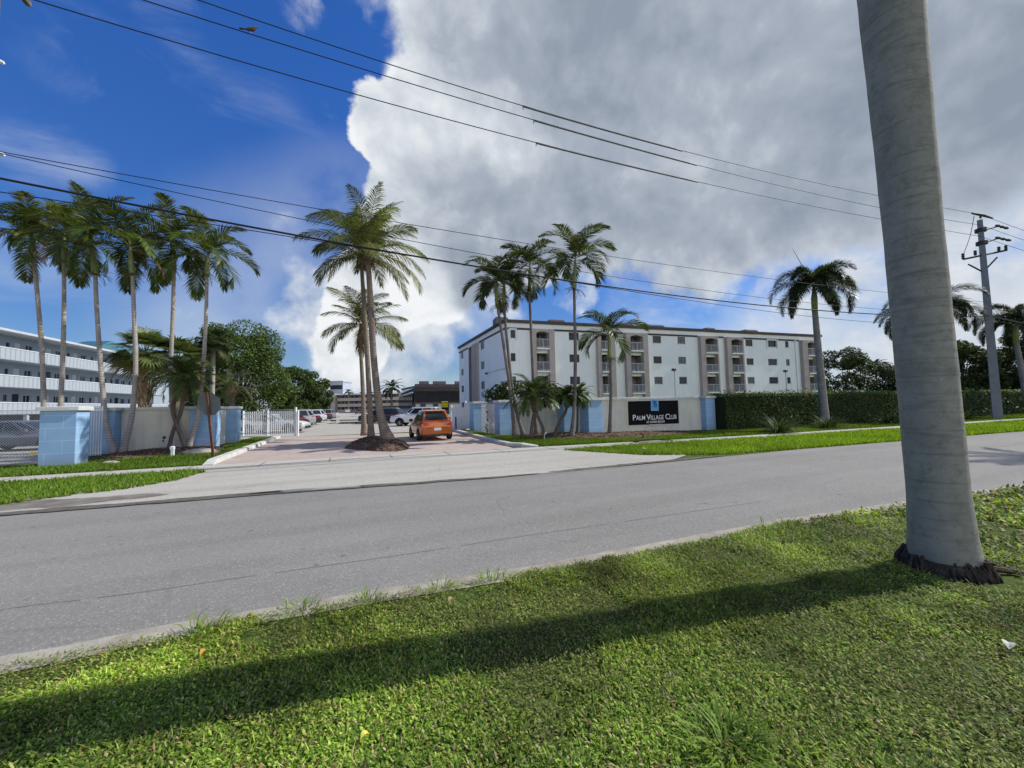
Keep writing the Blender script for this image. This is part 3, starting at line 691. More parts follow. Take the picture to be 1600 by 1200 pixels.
# mulch beds: low mounds with chips
def mound(name, poly, h, mat, chips=0, seed=1, chipcol=None):
    poly = np.array(poly, float); cen = poly.mean(0); mb = MB(); rings = [1.0, 0.85, 0.6, 0.3]; zz = [0.0, 0.55, 0.9, 1.0]; n = len(poly); vs = []
    for r, z in zip(rings, zz):
        for p in poly:
            q = cen + (p - cen) * r; vs.append((q[0], q[1], 0.006 + h * z + (0.02 * random.random() if r < 1 else 0)))
    vs.append((cen[0], cen[1], h + 0.01)); fs = []
    for k in range(3):
        for i in range(n): j = (i + 1) % n; fs.append((k * n + i, k * n + j, (k + 1) * n + j, (k + 1) * n + i))
    for i in range(n): fs.append((3 * n + i, 3 * n + (i + 1) % n, 4 * n))
    mb.add(vs, fs)
    o = tag(mb.build(name, mat, smooth=True), kind='structure')
    if chips:
        g = np.random.default_rng(seed); lo = poly.min(0); hi = poly.max(0); x = g.uniform(lo[0], hi[0], chips); y = g.uniform(lo[1], hi[1], chips); k = inside(poly, x, y); x = x[k]; y = y[k]; m = len(x)
        # height of the mound under each chip
        rel = np.zeros(m)
        for s in np.linspace(0.05, 1, 20): rel = np.where(inside(cen + (poly - cen) * s, x, y) & (rel == 0), 1.001 - s, rel)
        z = np.interp(1 - rel, [0, 0.3, 0.6, 0.85, 1.0], [h, h, 0.9 * h, 0.55 * h, 0]) + 0.012
        a = g.uniform(0, 6.28, m); l = g.uniform(0.03, 0.09, m); w = g.uniform(0.012, 0.03, m); ti = g.uniform(-0.02, 0.04, m)
        u = np.stack([np.cos(a), np.sin(a), ti / l], 1) * l[:, None]; s2 = np.stack([-np.sin(a), np.cos(a), g.uniform(-0.4, 0.4, m)], 1) * w[:, None]; p = np.stack([x, y, z], 1)
        v = np.stack([p - u - s2, p + u - s2, p + u + s2, p - u + s2], 1).reshape(-1, 3)
        pal = chipcol or [(0.13, 0.08, 0.055), (0.2, 0.14, 0.1), (0.07, 0.045, 0.035), (0.33, 0.26, 0.2)]
        c = np.repeat(col_mix(m, pal, [4, 3, 3, 1], 0.3, g), 4, 0)
        tag(np_mesh(name + '_chips', v, np.arange(4 * m).reshape(-1, 4), M_GRASS, c), kind='stuff')
    return o
M_MULCH = pm('mulch', (0.1, 0.065, 0.045), (0.17, 0.12, 0.09), 12, 0.98, 0.9, 35)
bed_l = [(-8.75, 18.9), (-8.1, 18.35), (-7.0, 18.55), (-6.0, 19.1), (-5.2, 20.0), (-5.1, 21.2), (-5.7, 21.7), (-6.9, 22.0), (-8.6, 22.0), (-8.9, 20.5)]
bed_r = [(8.5, 19.9), (8.4, 18.6), (8.8, 17.0), (10.0, 15.8), (11.6, 15.1), (13.6, 14.9), (15.6, 15.2), (17.6, 15.9), (16.6, 16.6), (12.6, 17.0), (11.5, 17.5), (11.3, 19.4)]
mound('mulch_bed', bed_l, 0.13, M_MULCH, 9000, 3)
mound('mulch_bed', bed_r, 0.13, M_MULCH, 16000, 4)
isl = [(-0.3, 17.7), (0.25, 16.7), (0.85, 15.8), (1.5, 15.3), (1.95, 15.7), (2.2, 16.8), (2.3, 18.4), (1.9, 20.3), (1.2, 22.6), (0.7, 22.8), (0.1, 20.5), (-0.2, 19)]
mound('island_mulch', isl, 0.27, M_MULCH, 14000, 5)

# =================================================================== PALMS
def unit(v): return v / (np.linalg.norm(v) + 1e-9)
def frond(mb, o, az, el, length, droop, n=26, ll=0.55, lw=0.022, fold=0.35, ldroop=0.5, col=(0.08, 0.13, 0.03), twist=0.0, bare=0.15, rg=random, plume=False, stemcol=(0.2, 0.23, 0.08), endang=28, rad=0.018):
    steps = 12; P = [V3(*o)]; T = []; 
    for i in range(steps):
        t = (i + 0.5) / steps; e = el - droop * t ** 1.25
        a = az + twist * t * 0.4
        d = V3(math.cos(a) * math.cos(e), math.sin(a) * math.cos(e), math.sin(e)); T.append(d); P.append(P[-1] + d * length / steps)
    T.append(T[-1])
    mb.col = stemcol
    mb.tube(P[::2], [rad * (1 - 0.8 * k / 6) for k in range(len(P[::2]))], 3, caps=False)
    for i in range(n):
        t = bare + (1 - bare) * (i + rg.random() * 0.6) / n
        x = t * steps; k = min(int(x), steps - 1); fr = x - k
        p = P[k] * (1 - fr) + P[k + 1] * fr; d = unit(T[k] * (1 - fr) + T[min(k + 1, steps)] * fr)
        side = unit(np.cross(d, V3(0, 0, 1)) if abs(d[2]) < 0.98 else V3(-math.sin(az), math.cos(az), 0)); upv = np.cross(side, d)
        if twist: side, upv = side * math.cos(twist * t) + upv * math.sin(twist * t), upv * math.cos(twist * t) - side * math.sin(twist * t)
        prof = (0.45 + 0.55 * math.sin(math.pi * min(1, (t - bare) / (1 - bare) * 0.75 + 0.22))) * (1 - 0.45 * max(0, t - 0.75) / 0.25)
        ang = math.radians(72 + (endang - 72) * t)
        sets = ((1, fold), (-1, fold)) if not plume else ((1, fold), (-1, fold), (1, -0.5), (-1, -0.5), (0.25, 1.0), (-0.25, 1.0))
        for sg, fo in sets:
            l = ll * prof * rg.uniform(0.82, 1.12); f2 = fo + rg.uniform(-0.18, 0.18)
            q = unit(d * math.cos(ang) + (side * sg + upv * f2) * math.sin(ang) / math.hypot(1, f2 if abs(sg) > 0.5 else 0.3))
            wv = unit(np.cross(q, upv) + 0.3 * rg.uniform(-1, 1) * upv) * lw * (0.8 + 0.4 * rg.random())
            m = p + q * l * 0.5; m[2] -= ldroop * l * 0.10
            e = p + q * l; e[2] -= ldroop * l * 0.45
            v = rg.uniform(0.65, 1.35); y = rg.random() * 0.25
            mb.col = (col[0] * v * (1 + y), col[1] * v, col[2] * v)
            mb.add([p - wv * 0.5, p + wv * 0.5, m + wv, m - wv, e], [(0, 1, 2, 3), (3, 2, 4)])
def spline(pts, k=5):
    pts = [V3(*p) for p in pts]; out = []
    for i in range(len(pts) - 1):
        a = pts[max(i - 1, 0)]; b = pts[i]; c = pts[i + 1]; d = pts[min(i + 2, len(pts) - 1)]
        for j in range(k):
            t = j / k; out.append(0.5 * ((2 * b) + (-a + c) * t + (2 * a - 5 * b + 4 * c - d) * t * t + (-a + 3 * b - 3 * c + d) * t ** 3))
    out.append(pts[-1]); return out
def trunk_part(root, loc, path, r0, r1, mat, flare=1.6, flare_h=0.5, n=10, name='trunk', wob=0.05, bulge=None):
    P = spline(path, 6); mb = MB(); z0 = P[0][2]; L_ = max(P[-1][2] - z0, 0.01); rr = []
    for p in P:
        t = (p[2] - z0) / L_; r = r0 + (r1 - r0) * t
        r *= 1 + (flare - 1) * math.exp(-max(0, p[2] - z0) / flare_h) + random.uniform(-wob, wob) * 0.5
        rr.append(r)
    P[0] = P[0] - V3(0, 0, 0.06)
    mb.tube(P, rr, n); return mb.build(name, mat, root, loc, smooth=True)

GREENS = {'adonidia': (0.054, 0.098, 0.019), 'coconut': (0.085, 0.122, 0.03), 'date': (0.055, 0.105, 0.022), 'fox': (0.024, 0.04, 0.012), 'bright': (0.12, 0.2, 0.03)}
def flower_stalk(mb, c, s, rg):
    mb.col = (0.16, 0.15, 0.08)
    for k in range(26):
        a = rg.uniform(0, 6.28); p = [c]; e = rg.uniform(-0.3, 0.6)
        for j in range(4): p.append(p[-1] + V3(math.cos(a) * math.cos(e), math.sin(a) * math.cos(e), math.sin(e)) * s * 0.22); e -= rg.uniform(0.1, 0.6); a += rg.uniform(-0.7, 0.7)
        mb.tube(p, 0.008, 3, caps=False)
def adonidia(path_px, depth, crown_px, label, group, seed, nf=11, fl=2.3, r=0.085, dead=0, stalk=True, base_z=0.0, green=None, lean=0.0):
    rg = random.Random(seed); random.seed(seed)
    path = [survey(x, y, depth) for x, y in path_px]; path[0] = V3(path[0][0], path[0][1], base_z)
    loc = path[0]; top = survey(crown_px[0], crown_px[1], depth)
    root = thing('christmas_palm', label, 'palm tree', loc, group=group)
    trunk_part(root, loc, path, r * 1.15, r * 0.8, M_SLIM if 'right' not in group else M_SLIM_BACKLIT, 1.7, 0.25)
    mb = MB(); e = path[-1]; mb.tube(spline([e - V3(0, 0, 0.1), (e * 0.5 + top * 0.5), top]), [r * 0.85, r * 1.25, r * 1.3, r * 1.2, r * 1.15, r * 1.1, r, r * 0.9, r * 0.7, r * 0.5, r * 0.3], 8)
    mb.build('crownshaft', M_SHAFT, root, loc, smooth=True)
    mb = MB(); g = green or (GREENS['adonidia'] if 'right' not in group else (0.034, 0.062, 0.014))  # right group: green darkened to stand for backlighting
    nf = int(nf * 1.25)
    for i in range(nf):
        a = i * 2.399 + rg.uniform(-0.3, 0.3); u = (i + 0.5) / nf
        el = math.radians(87 - 102 * u ** 1.1 + rg.uniform(-8, 8)); v = rg.uniform(0.75, 1.3)
        frond(mb, top + V3(0, 0, -0.15 * u), a, el, fl * rg.uniform(0.85, 1.1), math.radians(75 + 40 * rg.random()), 46, 0.70, 0.0235, 0.5, 0.6, (g[0] * v * (1 + 0.25 * (1 - u)), g[1] * v, g[2] * v), rg.uniform(-0.5, 0.5), 0.12, rg)
    mb.build('crown', M_LEAF, root, loc, leaf=True)
    if dead:
        mb = MB()
        for i in range(dead):
            frond(mb, top + V3(0, 0, -0.2), rg.uniform(0, 6.28), math.radians(-10 + rg.uniform(-15, 20)), fl * 0.85, math.radians(80), 30, 0.5, 0.02, 0.2, 0.8, (0.26, 0.19, 0.1), 0.4, 0.12, rg, stemcol=(0.25, 0.18, 0.1))
        mb.build('dead_frond', M_LEAF, root, loc, leaf=True)
    if stalk:
        mb = MB(); flower_stalk(mb, e + V3(rg.uniform(-0.15, 0.15), -0.1, -0.05), 0.75, rg); mb.build('flower_stalk', M_LEAF, root, loc, leaf=True)
    return root

gl = 'slender palms in the left entrance bed'
adonidia([(74, 640), (66, 560), (60, 480), (53, 402)], 17.0, (50, 366), 'leftmost slender palm, behind the blue wall end, with bright yellow-green upper fronds', gl, 11, 12, 2.3, green=(0.085, 0.125, 0.02))
adonidia([(94, 640), (98, 560), (100, 480), (100, 408)], 17.3, (100, 362), 'second slender palm from the left, behind the blue wall, with a drooping brown dead frond', gl, 12, 13, 2.6, dead=2)
adonidia([(179, 709), (166, 660), (158, 580), (151, 480), (149, 428)], 16.0, (141, 372), 'tall slender palm whose base curves out beside the white picket gate', gl, 13, 13, 2.5, base_z=0.1, dead=1)
adonidia([(192, 707), (206, 650), (212, 570), (209, 480), (207, 428)], 16.0, (203, 384), 'slender palm curving right from the base shared with the palm by the picket gate', gl, 14, 12, 2.4, base_z=0.1, dead=1)
adonidia([(291, 698), (272, 650), (267, 590), (270, 490), (272, 420)], 17.4, (268, 372), 'slender palm rising straight above the crossed stems in the left bed', gl, 15, 12, 2.4, base_z=0.12)
adonidia([(294, 698), (309, 650), (317, 580), (322, 490), (323, 430)], 17.4, (325, 398), 'rightmost slender palm of the left bed, leaning right near the stop sign', gl, 16, 12, 2.3, base_z=0.12)
gr = 'slender palms in the right entrance bed'
adonidia([(804, 677), (797, 610), (784, 520), (777, 478)], 20.0, (774, 436), 'left stem of the twin slender palms beside the right blue pillar', gr, 21, 11, 2.2, base_z=0.1)
adonidia([(818, 676), (804, 630), (795, 560), (787, 474)], 20.1, (788, 440), 'right stem of the twin slender palms, curving at its base', gr, 22, 9, 2.1, base_z=0.1)
adonidia([(838, 674), (834, 610), (830, 520), (827, 460)], 21.0, (828, 414), 'slender palm rising behind the bushy pygmy date palm in the right bed', gr, 23, 12, 2.3, base_z=0.1)
adonidia([(893, 681), (897, 640), (899, 560), (897, 452)], 19.2, (899, 402), 'tallest slender palm of the right bed, with a straight trunk left of the sign wall', gr, 24, 12, 2.4, base_z=0.1)
adonidia([(953, 677), (954, 640), (955, 600), (953, 560)], 20.0, (951, 516), 'short slender palm with open feathery crown directly left of the black sign', gr, 25, 8, 2.0, base_z=0.08)

def coconut(path_px, depth, crown_px, label, seed, nf, fl, r, base_z, flare=1.9, spread=1.0):
    rg = random.Random(seed); random.seed(seed)
    path = [survey(x, y, depth) for x, y in path_px]; path[0] = V3(path[0][0], path[0][1], base_z); loc = path[0]
    top = survey(crown_px[0], crown_px[1], depth)
    root = thing('coconut_palm', label, 'palm tree', loc, group='coconut palms in the drive island')
    trunk_part(root, loc, path, r, r * 0.72, M_COCO, flare, 0.45, 12)
    mb = MB(); e = path[-1]
    mb.tube([e - V3(0, 0, 0.15), e + (top - e) * 0.4, top], [r * 0.9, r * 1.7, r * 1.0], 9)
    for k in range(40):
        a = rg.uniform(0, 6.28); b0 = e + (top - e) * rg.uniform(-0.15, 0.5); mb.tube([b0 + V3(math.cos(a), math.sin(a), 0) * r * 1.2, b0 + V3(math.cos(a) * r * 1.9, math.sin(a) * r * 1.9, -rg.uniform(0.1, 0.4))], [0.03, 0.008], 4)
    mb.build('leaf_base', M_BOOT, root, loc)
    mb = MB(); g = GREENS['coconut']
    for i in range(nf):
        a = i * 2.399 + rg.uniform(-0.3, 0.3); u = (i + 0.5) / nf
        el = math.radians(89 - 94 * u ** 1.25 * spread + rg.uniform(-7, 7)); v = rg.uniform(0.75, 1.3); ye = 0.5 * max(0, u - 0.6)
        frond(mb, top + V3(0, 0, -0.2 * u), a, el, fl * rg.uniform(0.85, 1.1), math.radians(55 + 40 * rg.random()), 58, 0.72, 0.0165, 0.15, 0.9, (g[0] * v * (1 + ye), g[1] * v * (1 + 0.4 * ye), g[2] * v), rg.uniform(-0.9, 0.9), 0.16, rg, stemcol=(0.3, 0.27, 0.1), rad=0.03)
    mb.build('crown', M_LEAF, root, loc, leaf=True)
    return root
coconut([(606, 692), (594, 645), (584, 560), (579, 470), (575, 408)], 17.4, (576, 390), 'tall coconut palm nearest the road, with a thick flared base in the drive island', 31, 27, 3.0, 0.165, 0.25, 2.1)
coconut([(580, 686), (578, 640), (574, 560), (569, 480), (565, 415)], 19.6, (563, 398), 'tall coconut palm just behind the thick nearest one, trunks almost touching', 32, 19, 2.85, 0.135, 0.25, 1.5)
coconut([(569, 680), (568, 640), (566, 590), (563, 540)], 21.8, (566, 506), 'shortest coconut palm at the back of the drive island', 33, 22, 2.6, 0.13, 0.22, 1.6)

def pygmy(paths_px, depth, crown_px, rad, label, seed, base_z=0.1, nf=42, green=None, name='pygmy_date_palm', trunk_r=0.075, ll=0.24, cat='palm tree'):
    rg = random.Random(seed); random.seed(seed)
    top = survey(crown_px[0], crown_px[1], depth); loc = None
    p0 = survey(*paths_px[0][0], depth); loc = V3(p0[0], p0[1], base_z)
    root = thing(name, label, cat, loc)
    for pp in paths_px:
        path = [survey(x, y, depth) for x, y in pp]; path[0] = V3(path[0][0], path[0][1], base_z)
        trunk_part(root, loc, path, trunk_r, trunk_r * 1.1, M_DATE, 1.3, 0.2, 8)
    mb = MB(); e = survey(*paths_px[0][-1], depth)
    mb.tube([e - V3(0, 0, 0.2), e * 0.5 + top * 0.5, top], [trunk_r, trunk_r * 2.3, trunk_r * 0.8], 8)
    for k in range(60):
        a = rg.uniform(0, 6.28); b0 = e + (top - e) * rg.uniform(-0.3, 0.8); mb.tube([b0 + V3(math.cos(a), math.sin(a), 0) * trunk_r * 1.2, b0 + V3(math.cos(a) * trunk_r * 2.6, math.sin(a) * trunk_r * 2.6, rg.uniform(0.0, 0.25))], [0.02, 0.006], 3)
    mb.build('leaf_base', M_BOOT, root, loc)
    mb = MB(); g = green or GREENS['date']
    for i in range(nf):
        a = i * 2.399 + rg.uniform(-0.3, 0.3); u = (i + 0.5) / nf
        el = math.radians(85 - 105 * u + rg.uniform(-8, 8)); v = rg.uniform(0.7, 1.35)
        frond(mb, top, a, el, rad * rg.uniform(0.85, 1.15), math.radians(60 + 35 * rg.random()), 36, ll * 1.15, 0.0155, 0.3, 0.4, (g[0] * v, g[1] * v, g[2] * v), rg.uniform(-0.4, 0.4), 0.15, rg, rad=0.012)
    mb.build('crown', M_LEAF, root, loc, leaf=True)
    return root
pygmy([[(849, 681), (848, 668), (840, 650), (834, 638)], [(829, 676), (832, 660), (835, 645)]], 18.8, (832, 616), 1.45, 'full pygmy date palm with two crossed trunks in the right bed', 41)
pygmy([[(866, 677), (874, 660), (883, 645), (886, 632)]], 19.6, (886, 618), 0.85, 'small pygmy date palm with a single trunk leaning right in the right bed', 42, nf=30, ll=0.2)
pygmy([[(902, 676), (903, 655), (903, 632)]], 20.2, (904, 618), 0.95, 'small bright green pygmy date palm behind the tallest right slender trunk', 43, nf=30, green=GREENS['bright'], ll=0.2)
pygmy([[(264, 709), (270, 675), (282, 645), (287, 620)], [(290, 700), (278, 668), (270, 640), (276, 618)]], 16.9, (286, 590), 1.5, 'dark pygmy date palm with crossed stems in the left bed', 44, base_z=0.1, green=(0.05, 0.09, 0.02), ll=0.3)
pygmy([[(362, 650), (362, 628), (362, 618)]], 33.0, (362, 606), 2.2, 'date palm with arching brownish lower fronds under the big tree', 45, 0.0, 30, (0.07, 0.095, 0.03), 'date_palm', 0.2, 0.4)

def fan_leaf(mb, o, az, el, pet, rad, col, rg, droop=0.5):
    d = V3(math.cos(az) * math.cos(el), math.sin(az) * math.cos(el), math.sin(el)); e2 = el - 0.5
    d2 = V3(math.cos(az) * math.cos(e2), math.sin(az) * math.cos(e2), math.sin(e2))
    h = o + d * pet; mb.col = (0.16, 0.2, 0.06); mb.tube([o, o + d * pet * 0.5, h], [0.025, 0.018, 0.012], 3, caps=False)
    s = unit(np.cross(d2, V3(0, 0, 1)) + 1e-6); up = np.cross(s, d2)
    n = 26
    for i in range(n):
        a = math.radians(-125 + 250 * i / (n - 1)); r = rad * (0.75 + 0.25 * math.cos(a * 0.7)) * rg.uniform(0.9, 1.08)
        q = unit(d2 * math.cos(a) + s * math.sin(a) + up * (0.25 * abs(math.sin(a))))
        wv = unit(np.cross(q, up)) * 0.05 * rad
        m = h + q * r * 0.6; e = h + q * r; e[2] -= droop * r * rg.uniform(0.15, 0.45); v = rg.uniform(0.7, 1.3)
        mb.col = tuple(c * v for c in col)
        mb.add([h - wv * 0.2, h + wv * 0.2, m + wv, m - wv, e], [(0, 1, 2, 3), (3, 2, 4)])
def fan_palm(px, base_px_y, depth, crown_y, label, seed, nf=34, r=0.26, pet=1.1, rad=0.95, boots=True, col=(0.1, 0.14, 0.04), name='cabbage_palm', bark=None):
    rg = random.Random(seed); random.seed(seed); b0 = plan(px, depth); top = survey(px - 3, crown_y, depth); top = V3(b0[0], b0[1], top[2])
    root = thing(name, label, 'palm tree', b0)
    trunk_part(root, b0, [b0, b0 * 0.5 + top * 0.5, top - V3(0, 0, 0.3)], r, r * 0.95, bark or M_BOOT, 1.15, 0.3)
    if boots:
        mb = MB()
        for k in range(150):
            a = rg.uniform(0, 6.28); z = rg.uniform(0.8, top[2]); c = V3(b0[0] + math.cos(a) * r * 0.9, b0[1] + math.sin(a) * r * 0.9, z)
            mb.tube([c, c + V3(math.cos(a) * 0.12, math.sin(a) * 0.12, 0.28)], [0.06, 0.03], 4, flat=0.5)
        mb.build('leaf_boots', pm('dry_boots', (0.34, 0.26, 0.17), (0.18, 0.12, 0.08), 6, 0.9, 0.5, 30), root, b0)
    mb = MB()
    for i in range(nf):
        u = (i + 0.5) / nf; a = i * 2.399; el = math.radians(85 - 125 * u + rg.uniform(-8, 8)); v = rg.uniform(0.7, 1.3)
        fan_leaf(mb, top, a, el, pet * rg.uniform(0.8, 1.15), rad * rg.uniform(0.85, 1.1), (col[0] * v * (1.4 if u > 0.85 else 1), col[1] * v, col[2] * v), rg)
    mb.build('crown', M_LEAF, root, b0, leaf=True)
fan_palm(224, 650, 23.5, 556, 'cabbage palm with a thick booted trunk, left one behind the beige wall', 51, 40, 0.27, 1.1, 1.0)
fan_palm(274, 650, 25.0, 566, 'cabbage palm with a booted trunk behind the crossed stems of the left bed', 52, 38, 0.24, 1.1, 1.0, col=(0.09, 0.125, 0.03))
fan_palm(331, 650, 27.0, 540, 'thin fan palm with a bare smooth pale trunk above the stop sign', 53, 30, 0.15, 0.7, 0.8, False, (0.045, 0.07, 0.025), 'thatch_palm', pm('pale_palm_bark', (0.36, 0.34, 0.31), (0.27, 0.25, 0.23), 5, 0.85))

def foxtail(px, depth, trunk_top, crown_y, label, seed, nf=16, fl=2.9, r=0.17, spear=False):
    rg = random.Random(seed); random.seed(seed); b0 = plan(px[0], depth); e = survey(px[1], trunk_top, depth); top = survey(px[1] - 1, crown_y, depth)
    root = thing('foxtail_palm', label, 'palm tree', b0, group='foxtail palms along the hedge')
    trunk_part(root, b0, [b0, b0 * 0.6 + e * 0.4, b0 * 0.25 + e * 0.75, e], r * 1.2, r * 0.8, M_FOX, 1.3, 0.5, 12)
    mb = MB(); mb.tube([e - V3(0, 0, 0.05), e * 0.5 + top * 0.5, top], [r * 0.85, r * 0.9, r * 0.4], 9); mb.build('crownshaft', M_SHAFT, root, b0, smooth=True)
    mb = MB(); g = GREENS['fox']
    for i in range(nf):
        a = i * 2.399 + rg.uniform(-0.3, 0.3); u = (i + 0.5) / nf; el = math.radians(78 - 75 * u + rg.uniform(-8, 8)); v = rg.uniform(0.75, 1.3)
        frond(mb, top, a, el, fl * rg.uniform(0.9, 1.1), math.radians(110 + 35 * rg.random()), 58, 0.6, 0.021, 0.4, 0.45, (g[0] * v, g[1] * v, g[2] * v), 0, 0.12, rg, plume=True, rad=0.03)
    mb.build('crown', M_LEAF, root, b0, leaf=True)
    if spear:
        mb = MB(); t2 = survey(1238, 388, depth); mb.tube([top, top * 0.4 + t2 * 0.6, t2], [0.03, 0.02, 0.008], 5); mb.build('spear_leaf', M_BOOT, root, b0)
foxtail((1287, 1273), 23.5, 484, 448, 'foxtail palm left of the big grey trunk, at the end of the apartment block', 61, 16, 3.0, 0.19, True)
foxtail((1475, 1452), 27.5, 520, 486, 'foxtail palm half hidden behind the big grey trunk', 62, 17, 3.6, 0.19)
foxtail((1606, 1588), 31.5, 535, 503, 'foxtail palm at the right edge, right of the utility pole', 63, 17, 3.3, 0.19)

# foreground royal palm
def royal_palm():
    c = V3(5.25, 1.93, 0); root = thing('royal_palm', 'massive smooth grey palm trunk in the foreground grass on the right', 'palm tree', c)
    mb = MB(); zs = np.concatenate([np.linspace(0.08, 0.9, 14), np.linspace(1.0, 8.0, 46)]); P = []; R_ = []
    for i, z in enumerate(zs):
        P.append(V3(c[0] - 0.012 * z, c[1] + 0.006 * z, z))
        r = float(np.interp(z, [0, 0.12, 0.35, 0.8, 2.4, 3.4, 4.5, 5.6, 6.6, 8.0], [0.268, 0.255, 0.234, 0.217, 0.216, 0.216, 0.228, 0.246, 0.258, 0.24]))
        R_.append(r * (1 + 0.006 * math.sin(z * 7.1) + 0.004 * math.sin(z * 17)))
    mb.tube(P, R_, 40); mb.build('trunk', M_ROYAL, root, c, smooth=True)
    mb = MB(); rg = random.Random(4)   # ring of exposed roots
    mb.tube([c + V3(0, 0, -0.02), c + V3(0, 0, 0.05), c + V3(0, 0, 0.1), c + V3(0, 0, 0.14)], [0.285, 0.29, 0.275, 0.24], 36)
    for k in range(620):
        a = rg.uniform(0, 6.283); lump = 0.035 * math.sin(3 * a + 1) + 0.03 * math.sin(7 * a); r1 = rg.uniform(0.2, 0.275) + lump * 0.4; z1 = rg.uniform(0.03, 0.15) + lump * 0.7; r2 = r1 + rg.uniform(0.01, 0.05); 
        mb.tube([c + V3(math.cos(a) * r1, math.sin(a) * r1, z1), c + V3(math.cos(a + .05) * r2, math.sin(a + .05) * r2, z1 * 0.5), c + V3(math.cos(a + .08) * (r2 + 0.02), math.sin(a + .08) * (r2 + 0.02), -0.01)], [rg.uniform(.006, .016), rg.uniform(.006, .014), 0.006], 4)
    for a0 in (-0.35, -0.8):
        mb.tube([c + V3(math.cos(a0) * 0.3, math.sin(a0) * 0.3, 0.05), c + V3(math.cos(a0 + .1) * 0.5, math.sin(a0 + .1) * 0.5, 0.03), c + V3(math.cos(a0) * 0.72, math.sin(a0) * 0.72, 0.0)], [0.03, 0.022, 0.01], 6)
    mb.build('root_ring', M_ROOT, root, c)
    top = V3(5.2, 1.95, 8.9)
    mb = MB(); mb.tube([V3(5.204, 1.948, 7.9), V3(5.2, 1.95, 8.3), top], [0.26, 0.24, 0.1], 20); mb.build('crownshaft', M_SHAFT, root, c, smooth=True)
    mb = MB(); rg = random.Random(8); g = GREENS['adonidia']
    tgt = survey(985, 2, 5.3)
    for i in range(12):
        a = i * 2.399 + 0.6; u = (i + 0.5) / 12; el = math.radians(80 - 42 * u)
        frond(mb, top, a, el, 3.0, math.radians(75), 44, 0.6, 0.02, 0.4, 0.6, g, 0.3, 0.12, rg, rad=0.04)
    # the low frond whose tip hangs into the top of the picture
    d = tgt - top; frond(mb, top, math.atan2(d[1], d[0]), math.radians(22), math.hypot(d[0], d[1]) * 1.22, math.radians(98), 44, 0.42, 0.02, 0.2, 0.9, g, 0.0, 0.12, rg, rad=0.04)
    mb.build('crown', M_LEAF, root, c, leaf=True)
    # the next palm of the row stands outside the frame; its shade crosses the road at the right edge
    r2 = root.copy(); COL.objects.link(r2); r2.location = (27.0, 2.6, 0); r2.rotation_euler = (0, 0, 2.1); r2['label'] = 'next grey royal palm of the verge row, beyond the right edge, shading the road'
    for ch in list(root.children): q = ch.copy(); COL.objects.link(q); q.parent = r2
    root['group'] = r2['group'] = 'royal palms on the near verge'
royal_palm()

# =================================================================== BROADLEAF TREES, HEDGE, SHRUBS
def leaf_cloud(cen, rad, n, size, pal, wts, rng, shade=True, squash=1.0, fill=0.5):
    """n leaf quads spread through ellipsoid clumps; cen (k,3), rad (k,3)"""
    k = len(cen); cen = np.array(cen); rad = np.array(rad)
    vol = (rad.prod(1)) ** (2 / 3); idx = rng.choice(k, n, p=vol / vol.sum())
    d = rng.normal(size=(n, 3)); d /= np.linalg.norm(d, axis=1, keepdims=True)
    r = rng.random(n) ** (1 / 3) * (1 - fill) + fill * (0.75 + 0.3 * rng.random(n)); r = np.minimum(r, 1.12)
    p = cen[idx] + d * rad[idx] * r[:, None]
    nrm = d * 0.7 + rng.normal(size=(n, 3)) * 0.6 + np.array([0, 0, 0.4]); nrm /= np.linalg.norm(nrm, axis=1, keepdims=True)
    t = np.cross(nrm, rng.normal(size=(n, 3))); t /= np.linalg.norm(t, axis=1, keepdims=True); s = np.cross(nrm, t)
    l = size * rng.uniform(0.6, 1.3, n); w = l * rng.uniform(0.35, 0.6, n)
    v = np.stack([p - t * l[:, None], p + s * w[:, None], p + t * l[:, None], p - s * w[:, None]], 1).reshape(-1, 3)
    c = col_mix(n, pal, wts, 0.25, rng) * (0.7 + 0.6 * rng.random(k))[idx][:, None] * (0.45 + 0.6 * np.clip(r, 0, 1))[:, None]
    return v, np.arange(4 * n).reshape(-1, 4), np.repeat(c, 4, 0)
DARKG = [(0.045, 0.075, 0.018), (0.07, 0.11, 0.024), (0.03, 0.055, 0.014), (0.1, 0.14, 0.03)]
def tree(b0, h, w, label, seed, n=9000, size=0.2, pal=DARKG, trunk_h=None, group=None, name='shade_tree', nclump=34, low=0.2, r=0.3, tint=1.0):
    g = np.random.default_rng(seed); rg = random.Random(seed); b0 = V3(b0[0], b0[1], 0)
    root = thing(name, label, 'tree', b0, group=group)
    mb = MB(); th = trunk_h or h * 0.35; fork = b0 + V3(0.1, 0, th * 0.7)
    mb.tube([b0 - V3(0, 0, 0.05), b0 + V3(0.05, 0.0, th * 0.35), fork], [r * 1.3, r, r * 0.8], 8)
    cs = []; rs_ = []
    for k in range(nclump):
        a = g.uniform(0, 6.28); u = g.random(); z = h * (low + (1 - low) * u); prof = math.sqrt(max(0.05, 1 - (2 * ((u * 0.8 + 0.1)) - 0.9) ** 2)); q = math.sqrt(g.random())
        c = b0 + V3(math.cos(a) * w / 2 * prof * q * 0.85, math.sin(a) * w / 2 * prof * q * 0.85, min(z, h - 0.5))
        s = w * g.uniform(0.1, 0.19); cs.append(c); rs_.append((s, s, s * 0.75))
        if k % 3 == 0: mb.tube([fork, fork * 0.5 + c * 0.5 + V3(0, 0, -0.3), c], [r * 0.5, r * 0.28, 0.04], 5)
    mb.build('trunk', M_WOOD, root, b0, smooth=True)
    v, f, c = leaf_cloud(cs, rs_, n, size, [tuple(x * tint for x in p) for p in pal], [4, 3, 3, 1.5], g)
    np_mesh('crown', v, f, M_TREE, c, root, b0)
    return root
